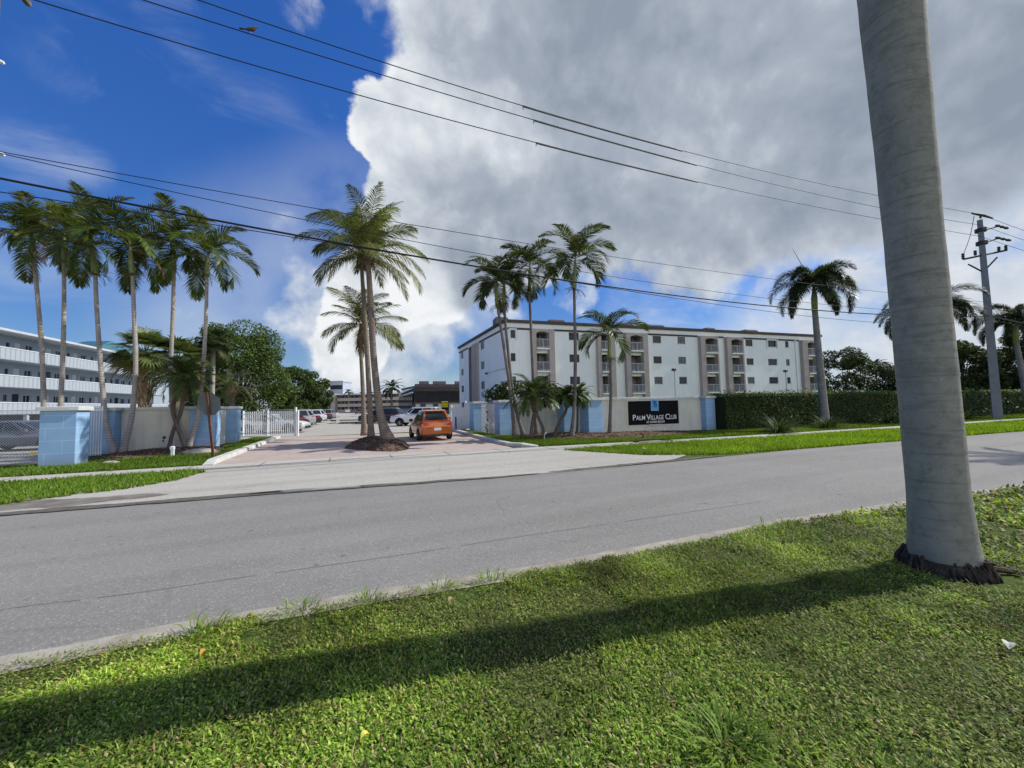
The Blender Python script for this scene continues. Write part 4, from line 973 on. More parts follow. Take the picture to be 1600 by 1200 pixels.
tree(plan(372, 45), 11.2, 11.5, 'large dense rounded green tree behind the entrance fence on the left', 71, 42000, 0.145, nclump=70, low=0.12, r=0.4, tint=1.25)
tree(plan(312, 47), 9.8, 6.5, 'smaller rounded tree joining the left flank of the large dense tree', 74, 18000, 0.145, nclump=34, low=0.12, tint=1.15)
tree(plan(462, 56), 7.6, 8.0, 'mid-sized dark tree over the parked cars, right of the large dense tree', 72, 16000, 0.17, nclump=40, low=0.15)
tree(plan(488, 68), 6.9, 7.0, 'smallest dark tree over the far end of the parked row, left of the distant block', 73, 12000, 0.19, nclump=34, low=0.12)
tree(plan(1318, 70), 10.4, 9.5, 'dark leafy tree behind the hedge right of the apartment block', 75, 16000, 0.19, low=0.08, tint=0.65, nclump=46)
gb = 'dark trees beyond the hedge on the right'
for i, (px, d, h, w, lb) in enumerate(((1265, 82, 5.5, 9, 'low dark tree directly behind the right end of the apartment block'), (1395, 78, 8.2, 12, 'dark tree beyond the hedge, left of the big grey trunk, below the far palm'), (1505, 62, 10.2, 10, 'dark tree beyond the hedge between the big trunk and the utility pole'), (1560, 66, 9.0, 10, 'dark tree beyond the hedge directly behind the utility pole'), (1620, 60, 11.0, 11, 'tallest dark tree at the right edge of the view beyond the hedge'))):
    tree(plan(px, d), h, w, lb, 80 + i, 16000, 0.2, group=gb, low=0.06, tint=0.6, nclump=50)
# tiny far palm
def far_palm(px, depth, y, label, seed, fl=2.6, nf=14, r=0.16):
    rg = random.Random(seed); b0 = plan(px, depth); top = survey(px, y, depth); top = V3(b0[0], b0[1], top[2])
    root = thing('distant_palm', label, 'palm tree', b0); random.seed(seed)
    trunk_part(root, b0, [b0, b0 * 0.5 + top * 0.5, top], r, r * 0.8, M_COCO, 1.2, 0.5, 6)
    mb = MB()
    for i in range(nf): frond(mb, top, i * 2.399, math.radians(75 - 100 * (i + .5) / nf), fl, math.radians(70), 22, 0.7, 0.10, 0.3, 0.7, GREENS['fox'], 0, 0.15, rg)
    mb.build('crown', M_LEAF, root, b0, leaf=True)
far_palm(1372, 95, 570, 'small distant palm poking above the dark trees left of the big trunk', 91)
far_palm(612, 88, 606, 'distant palm in front of the black clubhouse, right of the coconut trunks', 92, 3.4, 22, 0.25)
far_palm(544, 170, 612, 'tiny palm above the roof of the distant beige block', 93, 2.5, 12)

def hedge():
    g = np.random.default_rng(21); pth = [(20.0, 15.85), (26, 15.3), (35, 14.9), (50, 14.0), (70, 12.6), (95, 11.0)]
    xs = np.array([p[0] for p in pth]); ys = np.array([p[1] for p in pth]); loc = V3(20.0, 15.85, 0)
    root = thing('hedge', 'long clipped dark green hedge running right from the sign wall', 'hedge', loc)
    mb = MB(); H = 2.02; D = 1.5
    for i in range(len(pth) - 1):
        a, b2 = pth[i], pth[i + 1]
        v = [(a[0], a[1] + 0.1, 0), (b2[0], b2[1] + 0.1, 0), (b2[0], b2[1] + D, 0), (a[0], a[1] + D, 0)]; v += [(x, y, H - 0.1) for x, y, z in v]
        mb.add(v, [(0, 1, 5, 4), (4, 5, 6, 7), (2, 3, 7, 6), (3, 0, 4, 7), (1, 2, 6, 5)])
    mb.build('stems', pm('hedge_inside', (0.012, 0.02, 0.007), (0.03, 0.04, 0.015), 8, 0.95), root, loc)  # solid dark core, not stems; the shade inside is put into its colour
    def leaves(n, x0, x1, size):
        x = g.uniform(x0, x1, n); yf = np.interp(x, xs, ys); s = g.random(n); front = s < 0.62
        z = np.where(front, g.uniform(0.0, H, n), H + g.normal(0, 0.05, n)); z = np.where(g.random(n) < 0.055, H + g.uniform(0.0, 0.5, n) * VN.fbm(x * 0.5, x * 0), z)
        y = np.where(front, yf + g.normal(0.03, 0.06, n) + 0.10 * (VN.fbm(x * 1.1, z * 1.6) - 0.5) * 2, yf + g.uniform(0, D, n))
        p = np.stack([x, y, z], 1); nrm = np.where(front[:, None], np.array([[0, -1, 0.3]]), np.array([[0, -0.2, 1]])) + g.normal(size=(n, 3)) * 0.55; nrm /= np.linalg.norm(nrm, axis=1, keepdims=True)
        t = np.cross(nrm, g.normal(size=(n, 3))); t /= np.linalg.norm(t, axis=1, keepdims=True); q = np.cross(nrm, t)
        l = size * g.uniform(0.6, 1.25, n); w = l * 0.5
        v = np.stack([p - t * l[:, None], p + q * w[:, None], p + t * l[:, None], p - q * w[:, None]], 1).reshape(-1, 3)
        c = col_mix(n, [(0.05, 0.085, 0.02), (0.075, 0.125, 0.025), (0.033, 0.055, 0.015), (0.12, 0.17, 0.035)], [4, 3, 4, 1], 0.25, g) * (0.55 + 0.9 * VN.fbm(x * 0.6, z * 1.2 + 4))[:, None]
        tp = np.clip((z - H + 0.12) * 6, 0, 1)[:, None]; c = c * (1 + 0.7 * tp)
        return v, np.repeat(c, 4, 0)
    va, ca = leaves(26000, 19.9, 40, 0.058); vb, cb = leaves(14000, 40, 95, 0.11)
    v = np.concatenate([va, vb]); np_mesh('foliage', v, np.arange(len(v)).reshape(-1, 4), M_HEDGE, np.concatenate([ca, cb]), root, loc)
hedge()

def lily(px, depth, h, w, label, seed, n=170, col=(0.05, 0.085, 0.02)):
    rg = random.Random(seed); b0 = plan(px, depth); mb = MB()
    for k in range(n):
        a = rg.uniform(0, 6.28); el = rg.uniform(0.35, 1.45); l = h * rg.uniform(0.7, 1.25); v = rg.uniform(0.6, 1.5); mb.col = (col[0] * v, col[1] * v, col[2] * v)
        o = b0 + V3(math.cos(a), math.sin(a), 0) * w * 0.25 * rg.random(); P = [o]; e = el
        for j in range(4): P.append(P[-1] + V3(math.cos(a) * math.cos(e), math.sin(a) * math.cos(e), math.sin(e)) * l / 4); e -= rg.uniform(0.25, 0.5)
        s = V3(-math.sin(a), math.cos(a), 0) * 0.022; vs = []
        for j, p in enumerate(P): k2 = (0.7, 1, 0.9, 0.6, 0.05)[j]; vs += [p - s * k2, p + s * k2]
        mb.add(vs, [(2 * j, 2 * j + 1, 2 * j + 3, 2 * j + 2) for j in range(4)])
    o = mb.build('lily_clump', M_HEDGE, None, b0, leaf=True)
    tag(o, label, 'shrub', 'strappy lily clumps along the hedge')
lily(1213, 19.6, 1.25, 1.6, 'largest strappy lily clump at the hedge foot, nearest the sign wall', 101, 230)
lily(1288, 21.8, 1.0, 1.5, 'strappy lily clump around the foot of the left foxtail palm', 102)
lily(1388, 24.2, 0.95, 1.5, 'strappy lily clump at the hedge foot just left of the big grey trunk', 103)
lily(1503, 27.2, 0.95, 1.5, 'strappy lily clump at the hedge foot between big trunk and utility pole', 104)

def shrub(name, cs, rs_, n, size, label, seed, pal=DARKG, stems=()):
    g = np.random.default_rng(seed); loc = V3(cs[0][0], cs[0][1], 0); root = thing(name, label, 'shrub', loc)
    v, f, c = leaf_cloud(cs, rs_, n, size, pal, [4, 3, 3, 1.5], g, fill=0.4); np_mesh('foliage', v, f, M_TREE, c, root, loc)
    mb = MB()
    for s in stems: mb.tube(s, [0.05, 0.04, 0.02], 6)
    if stems: mb.build('stems', M_WOOD, root, loc)
a = [survey(x, y, 23.0) for x, y in ((778, 614), (795, 606), (815, 606), (838, 612), (856, 610), (868, 616), (785, 622), (825, 622), (850, 622))]
sh0 = V3(a[2][0], a[2][1], 0)
shrub('sea_grape', a, [(0.75, 0.6, 0.5)] * 6 + [(0.6, 0.6, 0.6)] * 3, 2600, 0.12, 'bushy dark shrub showing over the right beige wall', 111, DARKG, [[sh0, sh0 + V3(-.2, 0, 1), a[0]], [sh0, sh0 + V3(.2, 0, 1), a[4]]])
a = [survey(x, y, 23.2) for x, y in ((765, 625), (764, 640), (767, 654), (763, 668), (761, 616))]; s0 = V3(a[2][0], a[2][1], 0)
shrub('climbing_vine', a, [(0.32, 0.15, 0.4), (0.22, 0.15, 0.35), (0.28, 0.15, 0.35), (0.2, 0.15, 0.3), (0.35, 0.2, 0.3)], 420, 0.085, 'leafy vine climbing the white picket panel beside the right blue pillar', 112, DARKG, [[s0, s0 + V3(0.05, 0, 0.8), a[0]], [s0 + V3(0.2, 0, 0), s0 + V3(0.0, 0, 0.7), a[1]]])

# =================================================================== ENTRANCE WALLS
S_ = 0.03                                     # slope of the wall fronts in plan
SIGN_S = -0.105                                # the sign panel turns a little more
def wdir(s=None): return unit(V3(1, S_ if s is None else s, 0))
def frame(P, s=None):                          # x along the wall, y into the property
    u = wdir(s); w = V3(-u[1], u[0], 0)
    return Matrix(((u[0], w[0], 0, P[0]), (u[1], w[1], 0, P[1]), (0, 0, 1, P[2] if len(P) > 2 else 0), (0, 0, 0, 1)))
def pillar(mb, mc, P, w, d, h, mi=0, cap=0.07, ct=0.13):
    T = frame(P); mb.T = T; mb.bbox(0, w, 0, d, -0.02, h - ct, 0.012, mi); mc.T = T; mc.bbox(-cap, w + cap, -cap, d + cap, h - ct, h, 0.012)
def make_left_wall():
    loc = V3(-8.6, 20.5, 0)
    root = thing('entrance_wall', 'left entrance wall with blue block piers and beige stucco centre', 'wall', loc)
    mb, mc, ms = MB(), MB(), MB(); H = 1.93
    pillar(mb, mc, (-9.29, 17.26), 0.87, 0.74, H)
    pillar(mb, mc, (-10.12, 21.44), 0.84, 0.9, H)
    pillar(mb, mc, (-6.85, 21.86), 0.95, 0.9, H)
    pillar(mb, mc, (-6.62, 24.75), 0.9, 0.9, H)
    ms.T = frame((-9.28, 21.74)); ms.box(0, 2.44, 0.28, 0.5, -0.02, H - 0.13); mc.T = ms.T; mc.bbox(0.075, 2.36, 0.21, 0.57, H - 0.132, H - 0.003, 0.012)
    # short return panel towards the fence
    ms.T = frame((-6.0, 22.62)); ms.box(-0.35, -0.15, 0.05, 2.2, -0.02, H - 0.2)
    for nm, m_, mat in (('pier', mb, M_BLUE), ('coping', mc, M_CAP), ('stucco_panel', ms, M_BEIGE)): m_.build(nm, mat, root, loc)
    # white vinyl panel between the two rear piers
    mv = MB(); mv.T = frame((-6.62, 24.95)); mv.box(-0.02, -0.9, 0.1, 0.16, 0.05, 1.75); mv.box(-0.02, -0.9, 0.06, 0.2, 1.68, 1.78); mv.box(-0.02, -0.9, 0.0, 0.26, 0.05, 0.17); mv.build('vinyl_panel', M_WHITE, root, loc)
    # wall spotlight
    s = survey(257, 684, 16.75); mb = MB(); mb.tube([s + V3(0, 0.05, 0.05), s + V3(0, -0.05, 0)], [0.035, 0.06], 8); mb.tube([s, s + V3(-0.05, 0.02, -0.12)], 0.012, 5); mb.box(s[0] - 0.07, s[0] - 0.02, s[1] - 0.02, s[1] + 0.04, s[2] - 0.17, s[2] - 0.1); mb.build('spotlight', M_DARK, root, loc)
make_left_wall()

def picket_panel(mb, P, w, h, pitch, z0=0.1, rails=(0.25, 1.55), r=0.019):
    mb.T = frame(P); x = 0.03
    while x < w:
        mb.bbox(x - r, x + r, -r, r, z0, h, 0.008); x += pitch
    for z in rails: mb.box(0, w, -0.025 - r, -r + 0.002, z, z + 0.05)
def picket_gate(P, w, h, label, n=5):
    loc = V3(P[0], P[1], 0); root = thing('picket_gate', label, 'gate', loc)
    a = MB(); picket_panel(a, P, w, h, w / n, 0.1, ()); a.build('pickets', M_WHITE, root, loc)
    b_ = MB(); b_.T = frame(P)
    for z in (0.17, h - 0.2): b_ = MB(); b_.T = frame(P); b_.box(-0.03, w, -0.05, -0.021, z, z + 0.06); b_.build('rail', M_WHITE, root, loc)
p = plan(142, 14.6); picket_gate((p[0], p[1]), 0.36, 1.98, 'narrow white picket gate between the two left blue piers')
p = plan(903, 21.4); picket_gate((p[0], p[1]), 0.42, 1.95, 'narrow white picket gate left of the pier that begins the sign wall', 5)

def make_right_wall():
    loc = V3(11.6, 17.4, 0)
    root = thing('sign_wall', 'right entrance wall with blue block piers and beige panel carrying the sign', 'wall', loc)
    mb, mc, ms = MB(), MB(), MB(); H = 1.98
    pillar(mb, mc, (7.58, 20.2), 0.86, 0.85, H)
    pillar(mb, mc, (11.43, 19.75), 0.95, 0.9, H)
    pillar(mb, mc, (11.58, 17.42), 0.92, 0.86, H)
    pillar(mb, mc, (19.1, 16.55), 0.78, 0.75, H)
    ms.T = frame((8.44, 20.12)); ms.box(0, 2.99, 0.28, 0.5, -0.02, H - 0.13); mc.T = ms.T; mc.bbox(0.075, 2.91, 0.21, 0.57, H - 0.132, H - 0.003, 0.012)
    ms.T = frame((12.51, 17.6), SIGN_S); ms.box(0, 6.75, 0.0, 0.22, -0.02, H - 0.13); mc.T = ms.T; mc.bbox(0.075, 6.5, -0.07, 0.29, H - 0.132, H - 0.003, 0.012)
    for nm, m_, mat in (('pier', mb, M_BLUE), ('coping', mc, M_CAP), ('stucco_panel', ms, M_BEIGE)): m_.build(nm, mat, root, loc)
make_right_wall()
# lone pier and white vinyl fence by the drive on the right
def right_gatehouse():
    loc = V3(7.42, 24.6, 0); root = thing('gate_pier', 'blue block pier standing alone by the right drive kerb', 'pillar', loc)
    mb, mc = MB(), MB(); pillar(mb, mc, (7.42, 24.65), 0.9, 0.9, 1.98); mb.build('pier', M_BLUE, root, loc); mc.build('coping', M_CAP, root, loc)
    # picket screen between the pier and the next
    loc = V3(8.3, 23.4, 0); root = thing('picket_screen', 'white picket screen grown with a vine between two right blue piers', 'fence', loc)
    a = plan(752, 24.0); b2 = plan(773, 22.2); m1 = MB(); m2 = MB()
    for i in range(13):
        t = (i + 0.5) / 13; q = a * (1 - t) + b2 * t; m1.box(q[0] - 0.02, q[0] + 0.02, q[1] - 0.02, q[1] + 0.02, 0.08, 1.8)
    m1.build('pickets', M_WHITE, root, loc)
    for z in (0.2, 1.6): m2 = MB(); m2.tube([a + V3(0, 0, z), b2 + V3(0, 0, z)], 0.026, 4); m2.build('rail', M_WHITE, root, loc)
    A = plan(705.5, 29.5); B = plan(737, 26.5)
    loc = V3(A[0], A[1], 0); root = thing('vinyl_fence', 'solid white vinyl fence panels beside the orange car', 'fence', loc)
    d = B - A; Lx = np.linalg.norm(d); u = d / Lx; w = V3(-u[1], u[0], 0)
    T = Matrix(((u[0], w[0], 0, A[0]), (u[1], w[1], 0, A[1]), (0, 0, 1, 0), (0, 0, 0, 1)))
    mp_ = MB(); mp_.T = T; x = 0.1; k = Lx * 0.72
    while x < k - 0.02: mp_.bbox(x, min(x + 0.145, k), -0.02, 0.02, 0.08, 1.45, 0.004); x += 0.15
    x = k + 0.02
    while x < Lx: mp_.bbox(x, min(x + 0.145, Lx), -0.02, 0.02, 0.28, 1.75, 0.004); x += 0.15
    mp_.build('boards', M_WHITE, root, loc)
    for q in ((0.07, k - 0.07, -0.035, 0.035, 1.45, 1.62), (k + 0.07, Lx, -0.035, 0.035, 1.75, 1.93), (k + 0.07, Lx, -0.06, 0.06, 0.12, 0.28), (0.07, k - 0.07, -0.035, 0.035, 0.0, 0.079)): mr = MB(); mr.T = T; mr.box(*q); mr.build('rail', M_WHITE, root, loc)
    for x in (0.0, k):
        mo = MB(); mo.T = T; mo.bbox(x - 0.06, x + 0.06, -0.062, 0.062, 0.0, 1.72 if x == 0 else 2.0, 0.01); mo.bbox(x - 0.075, x + 0.075, -0.078, 0.078, 1.72 if x == 0 else 2.0, 1.78 if x == 0 else 2.06, 0.02); mo.build('post', M_WHITE, root, loc)
    p = plan(712, 27.5); mb = MB(); mb.tube([p, p + V3(0, 0, 0.92)], 0.055, 10); mb.tube([p + V3(0, 0, 0.92), p + V3(0, 0, 0.97)], [0.055, 0.02], 10)
    tag(mb.build('bollard', pm('green_bollard', (0.03, 0.055, 0.045), (0.05, 0.07, 0.06), 4, 0.6), None, p), 'short dark green bollard in front of the white vinyl fence', 'bollard')
right_gatehouse()

# white picket fence and sliding gate at the back of the left lawn
def left_fence():
    A = plan(379, 25.6); Bm = plan(417, 25.2); B = plan(463, 24.9)
    for nm, P0, P1, lab, kind in (('picket_fence', A, Bm, 'fixed white picket fence section beside the rear blue pier', 'fence'), ('sliding_gate', Bm, B, 'open white picket sliding gate ending beside the drive', 'gate')):
        loc = V3(P0[0], P0[1], 0); root = thing(nm, lab, kind, loc); d = P1 - P0; Lx = np.linalg.norm(d); u = d / Lx; w = V3(-u[1], u[0], 0)
        T = Matrix(((u[0], w[0], 0, P0[0]), (u[1], w[1], 0, P0[1]), (0, 0, 1, 0), (0, 0, 0, 1)))
        m = MB(); m.T = T; x = 0.06
        while x < Lx - 0.03: m.bbox(x - 0.022, x + 0.022, -0.022, 0.022, 0.1, 1.62, 0.012); x += 0.145
        m.build('pickets', M_WHITE, root, loc)
        for z in (0.18, 1.12, 1.42): m = MB(); m.T = T; m.box(0, Lx, -0.052, -0.024, z, z + 0.055); m.build('rail', M_WHITE, root, loc)
        def post(*q): m = MB(); m.T = T; m.bbox(*q, 0.01); m.build('post', M_WHITE, root, loc)
        post(-0.045, 0.045, 0.03, 0.12, 0, 1.68)
        if nm == 'sliding_gate': post(Lx - 0.09, Lx + 0.02, -0.05, 0.06, 0, 1.85); post(Lx + 0.10, Lx + 0.17, -0.05, 0.06, 0, 1.66)
left_fence()

# chain-link fence on the far left
def chain_link():
    A = V3(-20, 19.6, 0); B = V3(-9.35, 18.05, 0); loc = A; root = thing('chain_link_fence', 'silver chain-link fence left of the blue wall end', 'fence', loc)
    d = B - A; Lx = np.linalg.norm(d); u = d / Lx; mb = MB(); H = 1.85; s = 0.085; r = 0.0042; n = V3(u[1], -u[0], 0) 
    k = -H
    while k < Lx:
        for sg in (1, -1):
            x0, x1 = (k, k + H); z0, z1 = (0.05, H) if sg > 0 else (H, 0.05)
            if x0 < 0: z0 += (z1 - z0) * (-x0) / (x1 - x0); x0 = 0
            if x1 > Lx: z1 = z0 + (z1 - z0) * (Lx - x0) / (x1 - x0); x1 = Lx
            a = A + u * x0 + V3(0, 0, z0); b2 = A + u * x1 + V3(0, 0, z1); o = V3(0, 0, r * 1.6); q = n * 0.004 * sg
            mb.add([a - o + q, b2 - o + q, b2 + o + q, a + o + q], [(0, 1, 2, 3)])
        k += s
    mb.build('mesh', pm('galvanised_wire', (0.5, 0.52, 0.54), (0.38, 0.4, 0.42), 5, 0.45, metal=0.4), root, loc)
    for t in np.linspace(0, 1, 5): q = A + u * Lx * t; mb = MB(); mb.tube([q, q + V3(0, 0, H + 0.06)], 0.03, 8); mb.build('post', M_WHITE, root, loc)
    mb = MB(); mb.tube([A + V3(0, 0, H), B + V3(0, 0, H)], 0.022, 6); mb.build('top_rail', M_WHITE, root, loc)
chain_link()
def wheel_stop(P, rz, label):
    root = thing('wheel_stop', label, 'wheel stop', P, rz); m = MB(); m.prism([(-0.62, -0.08, 0), (-0.62, 0.08, 0), (-0.62, 0.055, 0.12), (-0.62, -0.055, 0.12)], (1.24, 0, 0)); m.build('bar', M_KERB, root)
    for s in (-1, 1):
        m = MB(); m.prism([(s * 0.62, -0.08, 0), (s * 0.62, 0.08, 0), (s * 0.62, 0.055, 0.12), (s * 0.62, -0.055, 0.12)], (s * 0.25, 0, 0)); m.build('painted_end', pm('yellow_paint', (0.62, 0.42, 0.06), (0.5, 0.33, 0.06), 6, 0.8), root)
p = gnd(29, 720); wheel_stop(V3(p[0] - 0.3, p[1] + 2.6, 0.0), -0.12, 'concrete wheel stop with yellow ends by the car behind the chain-link fence')
sheet('side_lot', [(-40, 20.5), (-9.6, 18.9), (-9.7, 26), (-40, 40)], 0.0065, M_LOT)

# =================================================================== SIGN
def text_mesh(name, s, size, mat, parent, T, loc, align='CENTER', depth=0.006, xs=1.0, offset=0.0):
    cu = bpy.data.curves.new(name, 'FONT'); cu.body = s; cu.size = size; cu.align_x = align; cu.extrude = depth; cu.offset = offset; cu.resolution_u = 4
    o = bpy.data.objects.new(name + '_tmp', cu); COL.objects.link(o)
    dg = bpy.context.evaluated_depsgraph_get(); me = bpy.data.meshes.new_from_object(o.evaluated_get(dg))
    bpy.data.objects.remove(o); me.name = name
    me.transform(Matrix.Diagonal((xs, 1, 1, 1))); me.transform(T)
    me.transform(Matrix.Translation(Vector((-float(loc[0]), -float(loc[1]), -float(loc[2])))))
    me.materials.clear(); me.materials.append(mat)
    ob = bpy.data.objects.new(name, me); COL.objects.link(ob); ob.parent = parent
    return ob
def main_sign():
    u = wdir(SIGN_S); P = V3(12.51, 17.6, 0); w = V3(-u[1], u[0], 0); F = P     # face of the stucco panel
    s0 = on_line(980.5, F, u); s1 = on_line(1058.5, F, u); W = s1 - s0
    C = F + u * (s0 + W / 2); z0 = z_at(981, 664.5, F + u * s0); z1 = z_at(979.5, 627, F + u * s0); Hh = z1 - z0; zc = (z0 + z1) / 2
    loc = V3(C[0], C[1], zc); root = thing('entrance_sign', 'black Palm Village Club sign with a blue palm-leaf emblem on the beige wall', 'sign', loc)
    T = Matrix(((u[0], w[0], 0, C[0]), (u[1], w[1], 0, C[1]), (0, 0, 1, zc), (0, 0, 0, 1)))
    m = MB(); m.T = T; m.bbox(-W / 2 - 0.11, W / 2 + 0.11, -0.03, 0.0, -Hh / 2 - 0.1, Hh / 2 + 0.07, 0.008); m.build('border', M_BEIGE, root, loc)
    m = MB(); m.T = T; m.bbox(-W / 2, W / 2, -0.06, -0.031, -Hh / 2, Hh / 2, 0.006); m.build('panel', pm('sign_black', (0.005, 0.005, 0.006), (0.008, 0.008, 0.009), 4, 0.6, spec=0.08), root, loc)
    TX = T @ Matrix(((1, 0, 0, 0), (0, 0, -1, -0.064), (0, 1, 0, 0), (0, 0, 0, 1)))     # text: x along, y up, z to viewer
    wm_ = pm('sign_white', (0.82, 0.82, 0.8), (0.75, 0.75, 0.73), 4, 0.6)
    k = W / 1400.0     # the zoomed photo shows the panel 1400 px wide
    def put(nm, s, cx, y, size, xs=1.0, off=0.0): return text_mesh(nm, s, size, wm_, root, TX @ Matrix.Translation((cx * k, y * k, 0)), loc, xs=xs, offset=off)
    # small capitals: larger initials
    for nm, first, rest, x0, x1 in (('lettering', 'P', 'ALM', -600, -258), ('lettering', 'V', 'ILLAGE', -215, 262), ('lettering', 'C', 'LUB', 305, 630)):
        n = len(rest); big = 185 * k; small = 148 * k
        a = text_mesh(nm, first, big, wm_, root, TX @ Matrix.Translation((x0 * k, -168 * k, 0)), loc, 'LEFT', offset=0.002)
        wf = max(v.co.x for v in a.data.vertices)  # placed by measured width below
        b_ = text_mesh(nm, rest, small, wm_, root, TX, loc, 'LEFT', offset=0.002)
        def span(o):
            c = [(v.co[0] * u[0] + v.co[1] * u[1]) for v in o.data.vertices]; return min(c), max(c)
        a0, a1 = span(a); b0, b1 = span(b_); room = x1 * k - a1 - 0.012; sc = room / (b1 - b0)
        b_me = b_.data
        for v in b_me.vertices:
            t = v.co[0] * u[0] + v.co[1] * u[1]; nt_ = a1 + 0.012 + (t - b0) * sc; dv = nt_ - t
            v.co[0] += u[0] * dv; v.co[1] += u[1] * dv; v.co[2] += -168 * k
    put('lettering', 'AT DANIA BEACH', 30, -246, 70 * k * 1.05, 0.86, 0.002)
    put('lettering', '100 N.E. 2ND PL', 30, -318, 58 * k * 1.05, 0.8, 0.002)
    # emblem: light blue square with dark palm-leaf rays fanning from the upper right
    m = MB(); m.T = TX; x0, x1, y0, y1 = -85 * k, 130 * k, 40 * k, 300 * k; z = 0.001; nseg = 12
    blue = [pm('emblem_blue', (0.16, 0.42, 0.7), (0.1, 0.32, 0.62), 3, 0.5), pm('emblem_navy', (0.01, 0.035, 0.12), (0.015, 0.05, 0.16), 3, 0.5)]
    m.bbox(x0, x1, y0, y1, 0, 0.008, 0.001, 0)
    ox, oy = x1 - 0.15 * (x1 - x0), y1 - 0.12 * (y1 - y0)
    for i in range(8):
        a = math.radians(176 + 12.0 * i); ln = 0
        dx, dy = math.cos(a), math.sin(a); t = min([(x0 - ox) / dx if dx < -1e-3 else 9, (y0 - oy) / dy if dy < -1e-3 else 9]) * 0.9
        px_, py_ = -dy, dx; wd = 0.03
        pts = [(ox + dx * t * 0.08, oy + dy * t * 0.08, 0.0095), (ox + dx * t * 0.55 + px_ * wd, oy + dy * t * 0.55 + py_ * wd, 0.0095), (ox + dx * t, oy + dy * t - 0.01, 0.0095), (ox + dx * t * 0.55 - px_ * wd * 0.5, oy + dy * t * 0.55 - py_ * wd * 0.5, 0.0095)]
        m.add(pts, [(0, 1, 2, 3)], 1)
    m.build('emblem', blue, root, loc)
main_sign()

# stop sign seen from behind
def stop_sign():
    b0 = gnd(334, 715); t = survey(325, 622, math.hypot(b0[0], b0[1]) and (b0 @ _fh) + 0.15); loc = V3(b0[0], b0[1], 0)
    c = survey(327.5, 633, b0 @ _fh); root = thing('stop_sign', 'octagonal stop sign seen from its grey back on a rusty brown post', 'sign', loc)
    top = survey(323, 613, b0 @ _fh)
    d = unit(top - loc); m = MB(); side = unit(V3(_fh[1], -_fh[0], 0)); nrm = unit(np.cross(side, d))
    for o in (-0.028, 0.028): m.prism([loc + side * (o - 0.016) - nrm * 0.0, loc + side * (o + 0.016), loc + side * (o + 0.016) + nrm * 0.03, loc + side * (o - 0.016) + nrm * 0.03], top - loc)
    m.prism([loc + side * -0.02 + nrm * 0.022, loc + side * 0.02 + nrm * 0.022, loc + side * 0.02 + nrm * 0.03, loc + side * -0.02 + nrm * 0.03], top - loc, 0)
    m.build('post', M_RUST, root, loc)
    R8 = 0.43; cc = top - d * 0.43; m = MB(); face = unit(V3(0.9, 0.2, 0)); face = nrm if True else face
    pts = [cc + (side * math.cos(math.radians(22.5 + 45 * i)) + d * math.sin(math.radians(22.5 + 45 * i))) * R8 * 1.04 - nrm * 0.006 for i in range(8)]
    # the plate sits behind the post as seen from the road
    pts = [p - nrm * 0.0 + (_fh if nrm @ _fh > 0 else -_fh) * 0 for p in pts]
    away = nrm if nrm @ _fh > 0 else -nrm
    pts = [p + away * 0.045 for p in pts]
    m.prism(pts, away * 0.004); m.build('plate', pm('sign_back', (0.16, 0.18, 0.17), (0.12, 0.135, 0.13), 3, 0.6, metal=0.3), root, loc)
stop_sign()

# yellow notice sign near the gate
def yellow_sign():
    d = 31.0; c = survey(695, 632, d); loc = V3(c[0], c[1], 0); root = thing('notice_sign', 'yellow and black notice sign on a post behind the orange car', 'sign', loc)
    u = unit(V3(_fh[1], -_fh[0], 0)); w = V3(-u[1], u[0], 0)
    T = Matrix(((u[0], w[0], 0, c[0]), (u[1], w[1], 0, c[1]), (0, 0, 1, 0), (0, 0, 0, 1)))
    za, zb, zc = survey(695, 627, d)[2], survey(695, 636, d)[2], survey(695, 640.5, d)[2]
    m = MB(); m.T = T; m.tube([(0, 0.03, 0), (0, 0.03, za - 0.05)], 0.03, 8); m.build('post', M_WHITE, root, loc)
    m = MB(); m.T = T; m.box(-0.26, 0.26, -0.012, 0.0, zb, za); m.build('yellow_plate', pm('sign_yellow', (0.75, 0.66, 0.03), (0.68, 0.6, 0.03), 5, 0.5), root, loc)
    m = MB(); m.T = T; m.box(-0.26, 0.26, -0.011, 0.0, zc, zb - 0.003); m.build('black_plate', pm('sign_black'), root, loc) if False else m.build('black_plate', MATS['sign_black'], root, loc)
    TX = T @ Matrix(((1, 0, 0, 0), (0, 0, -1, -0.014), (0, 1, 0, 0), (0, 0, 0, 1)))
    h = za - zb
    text_mesh('lettering', 'SLOW', h * 0.46, MATS['sign_black'], root, TX @ Matrix.Translation((0, zb + h * 0.54, 0)), loc, xs=0.95, offset=0.006)
    text_mesh('lettering', 'DOWN', h * 0.46, MATS['sign_black'], root, TX @ Matrix.Translation((0, zb + h * 0.1, 0)), loc, xs=0.85, offset=0.006)
yellow_sign()

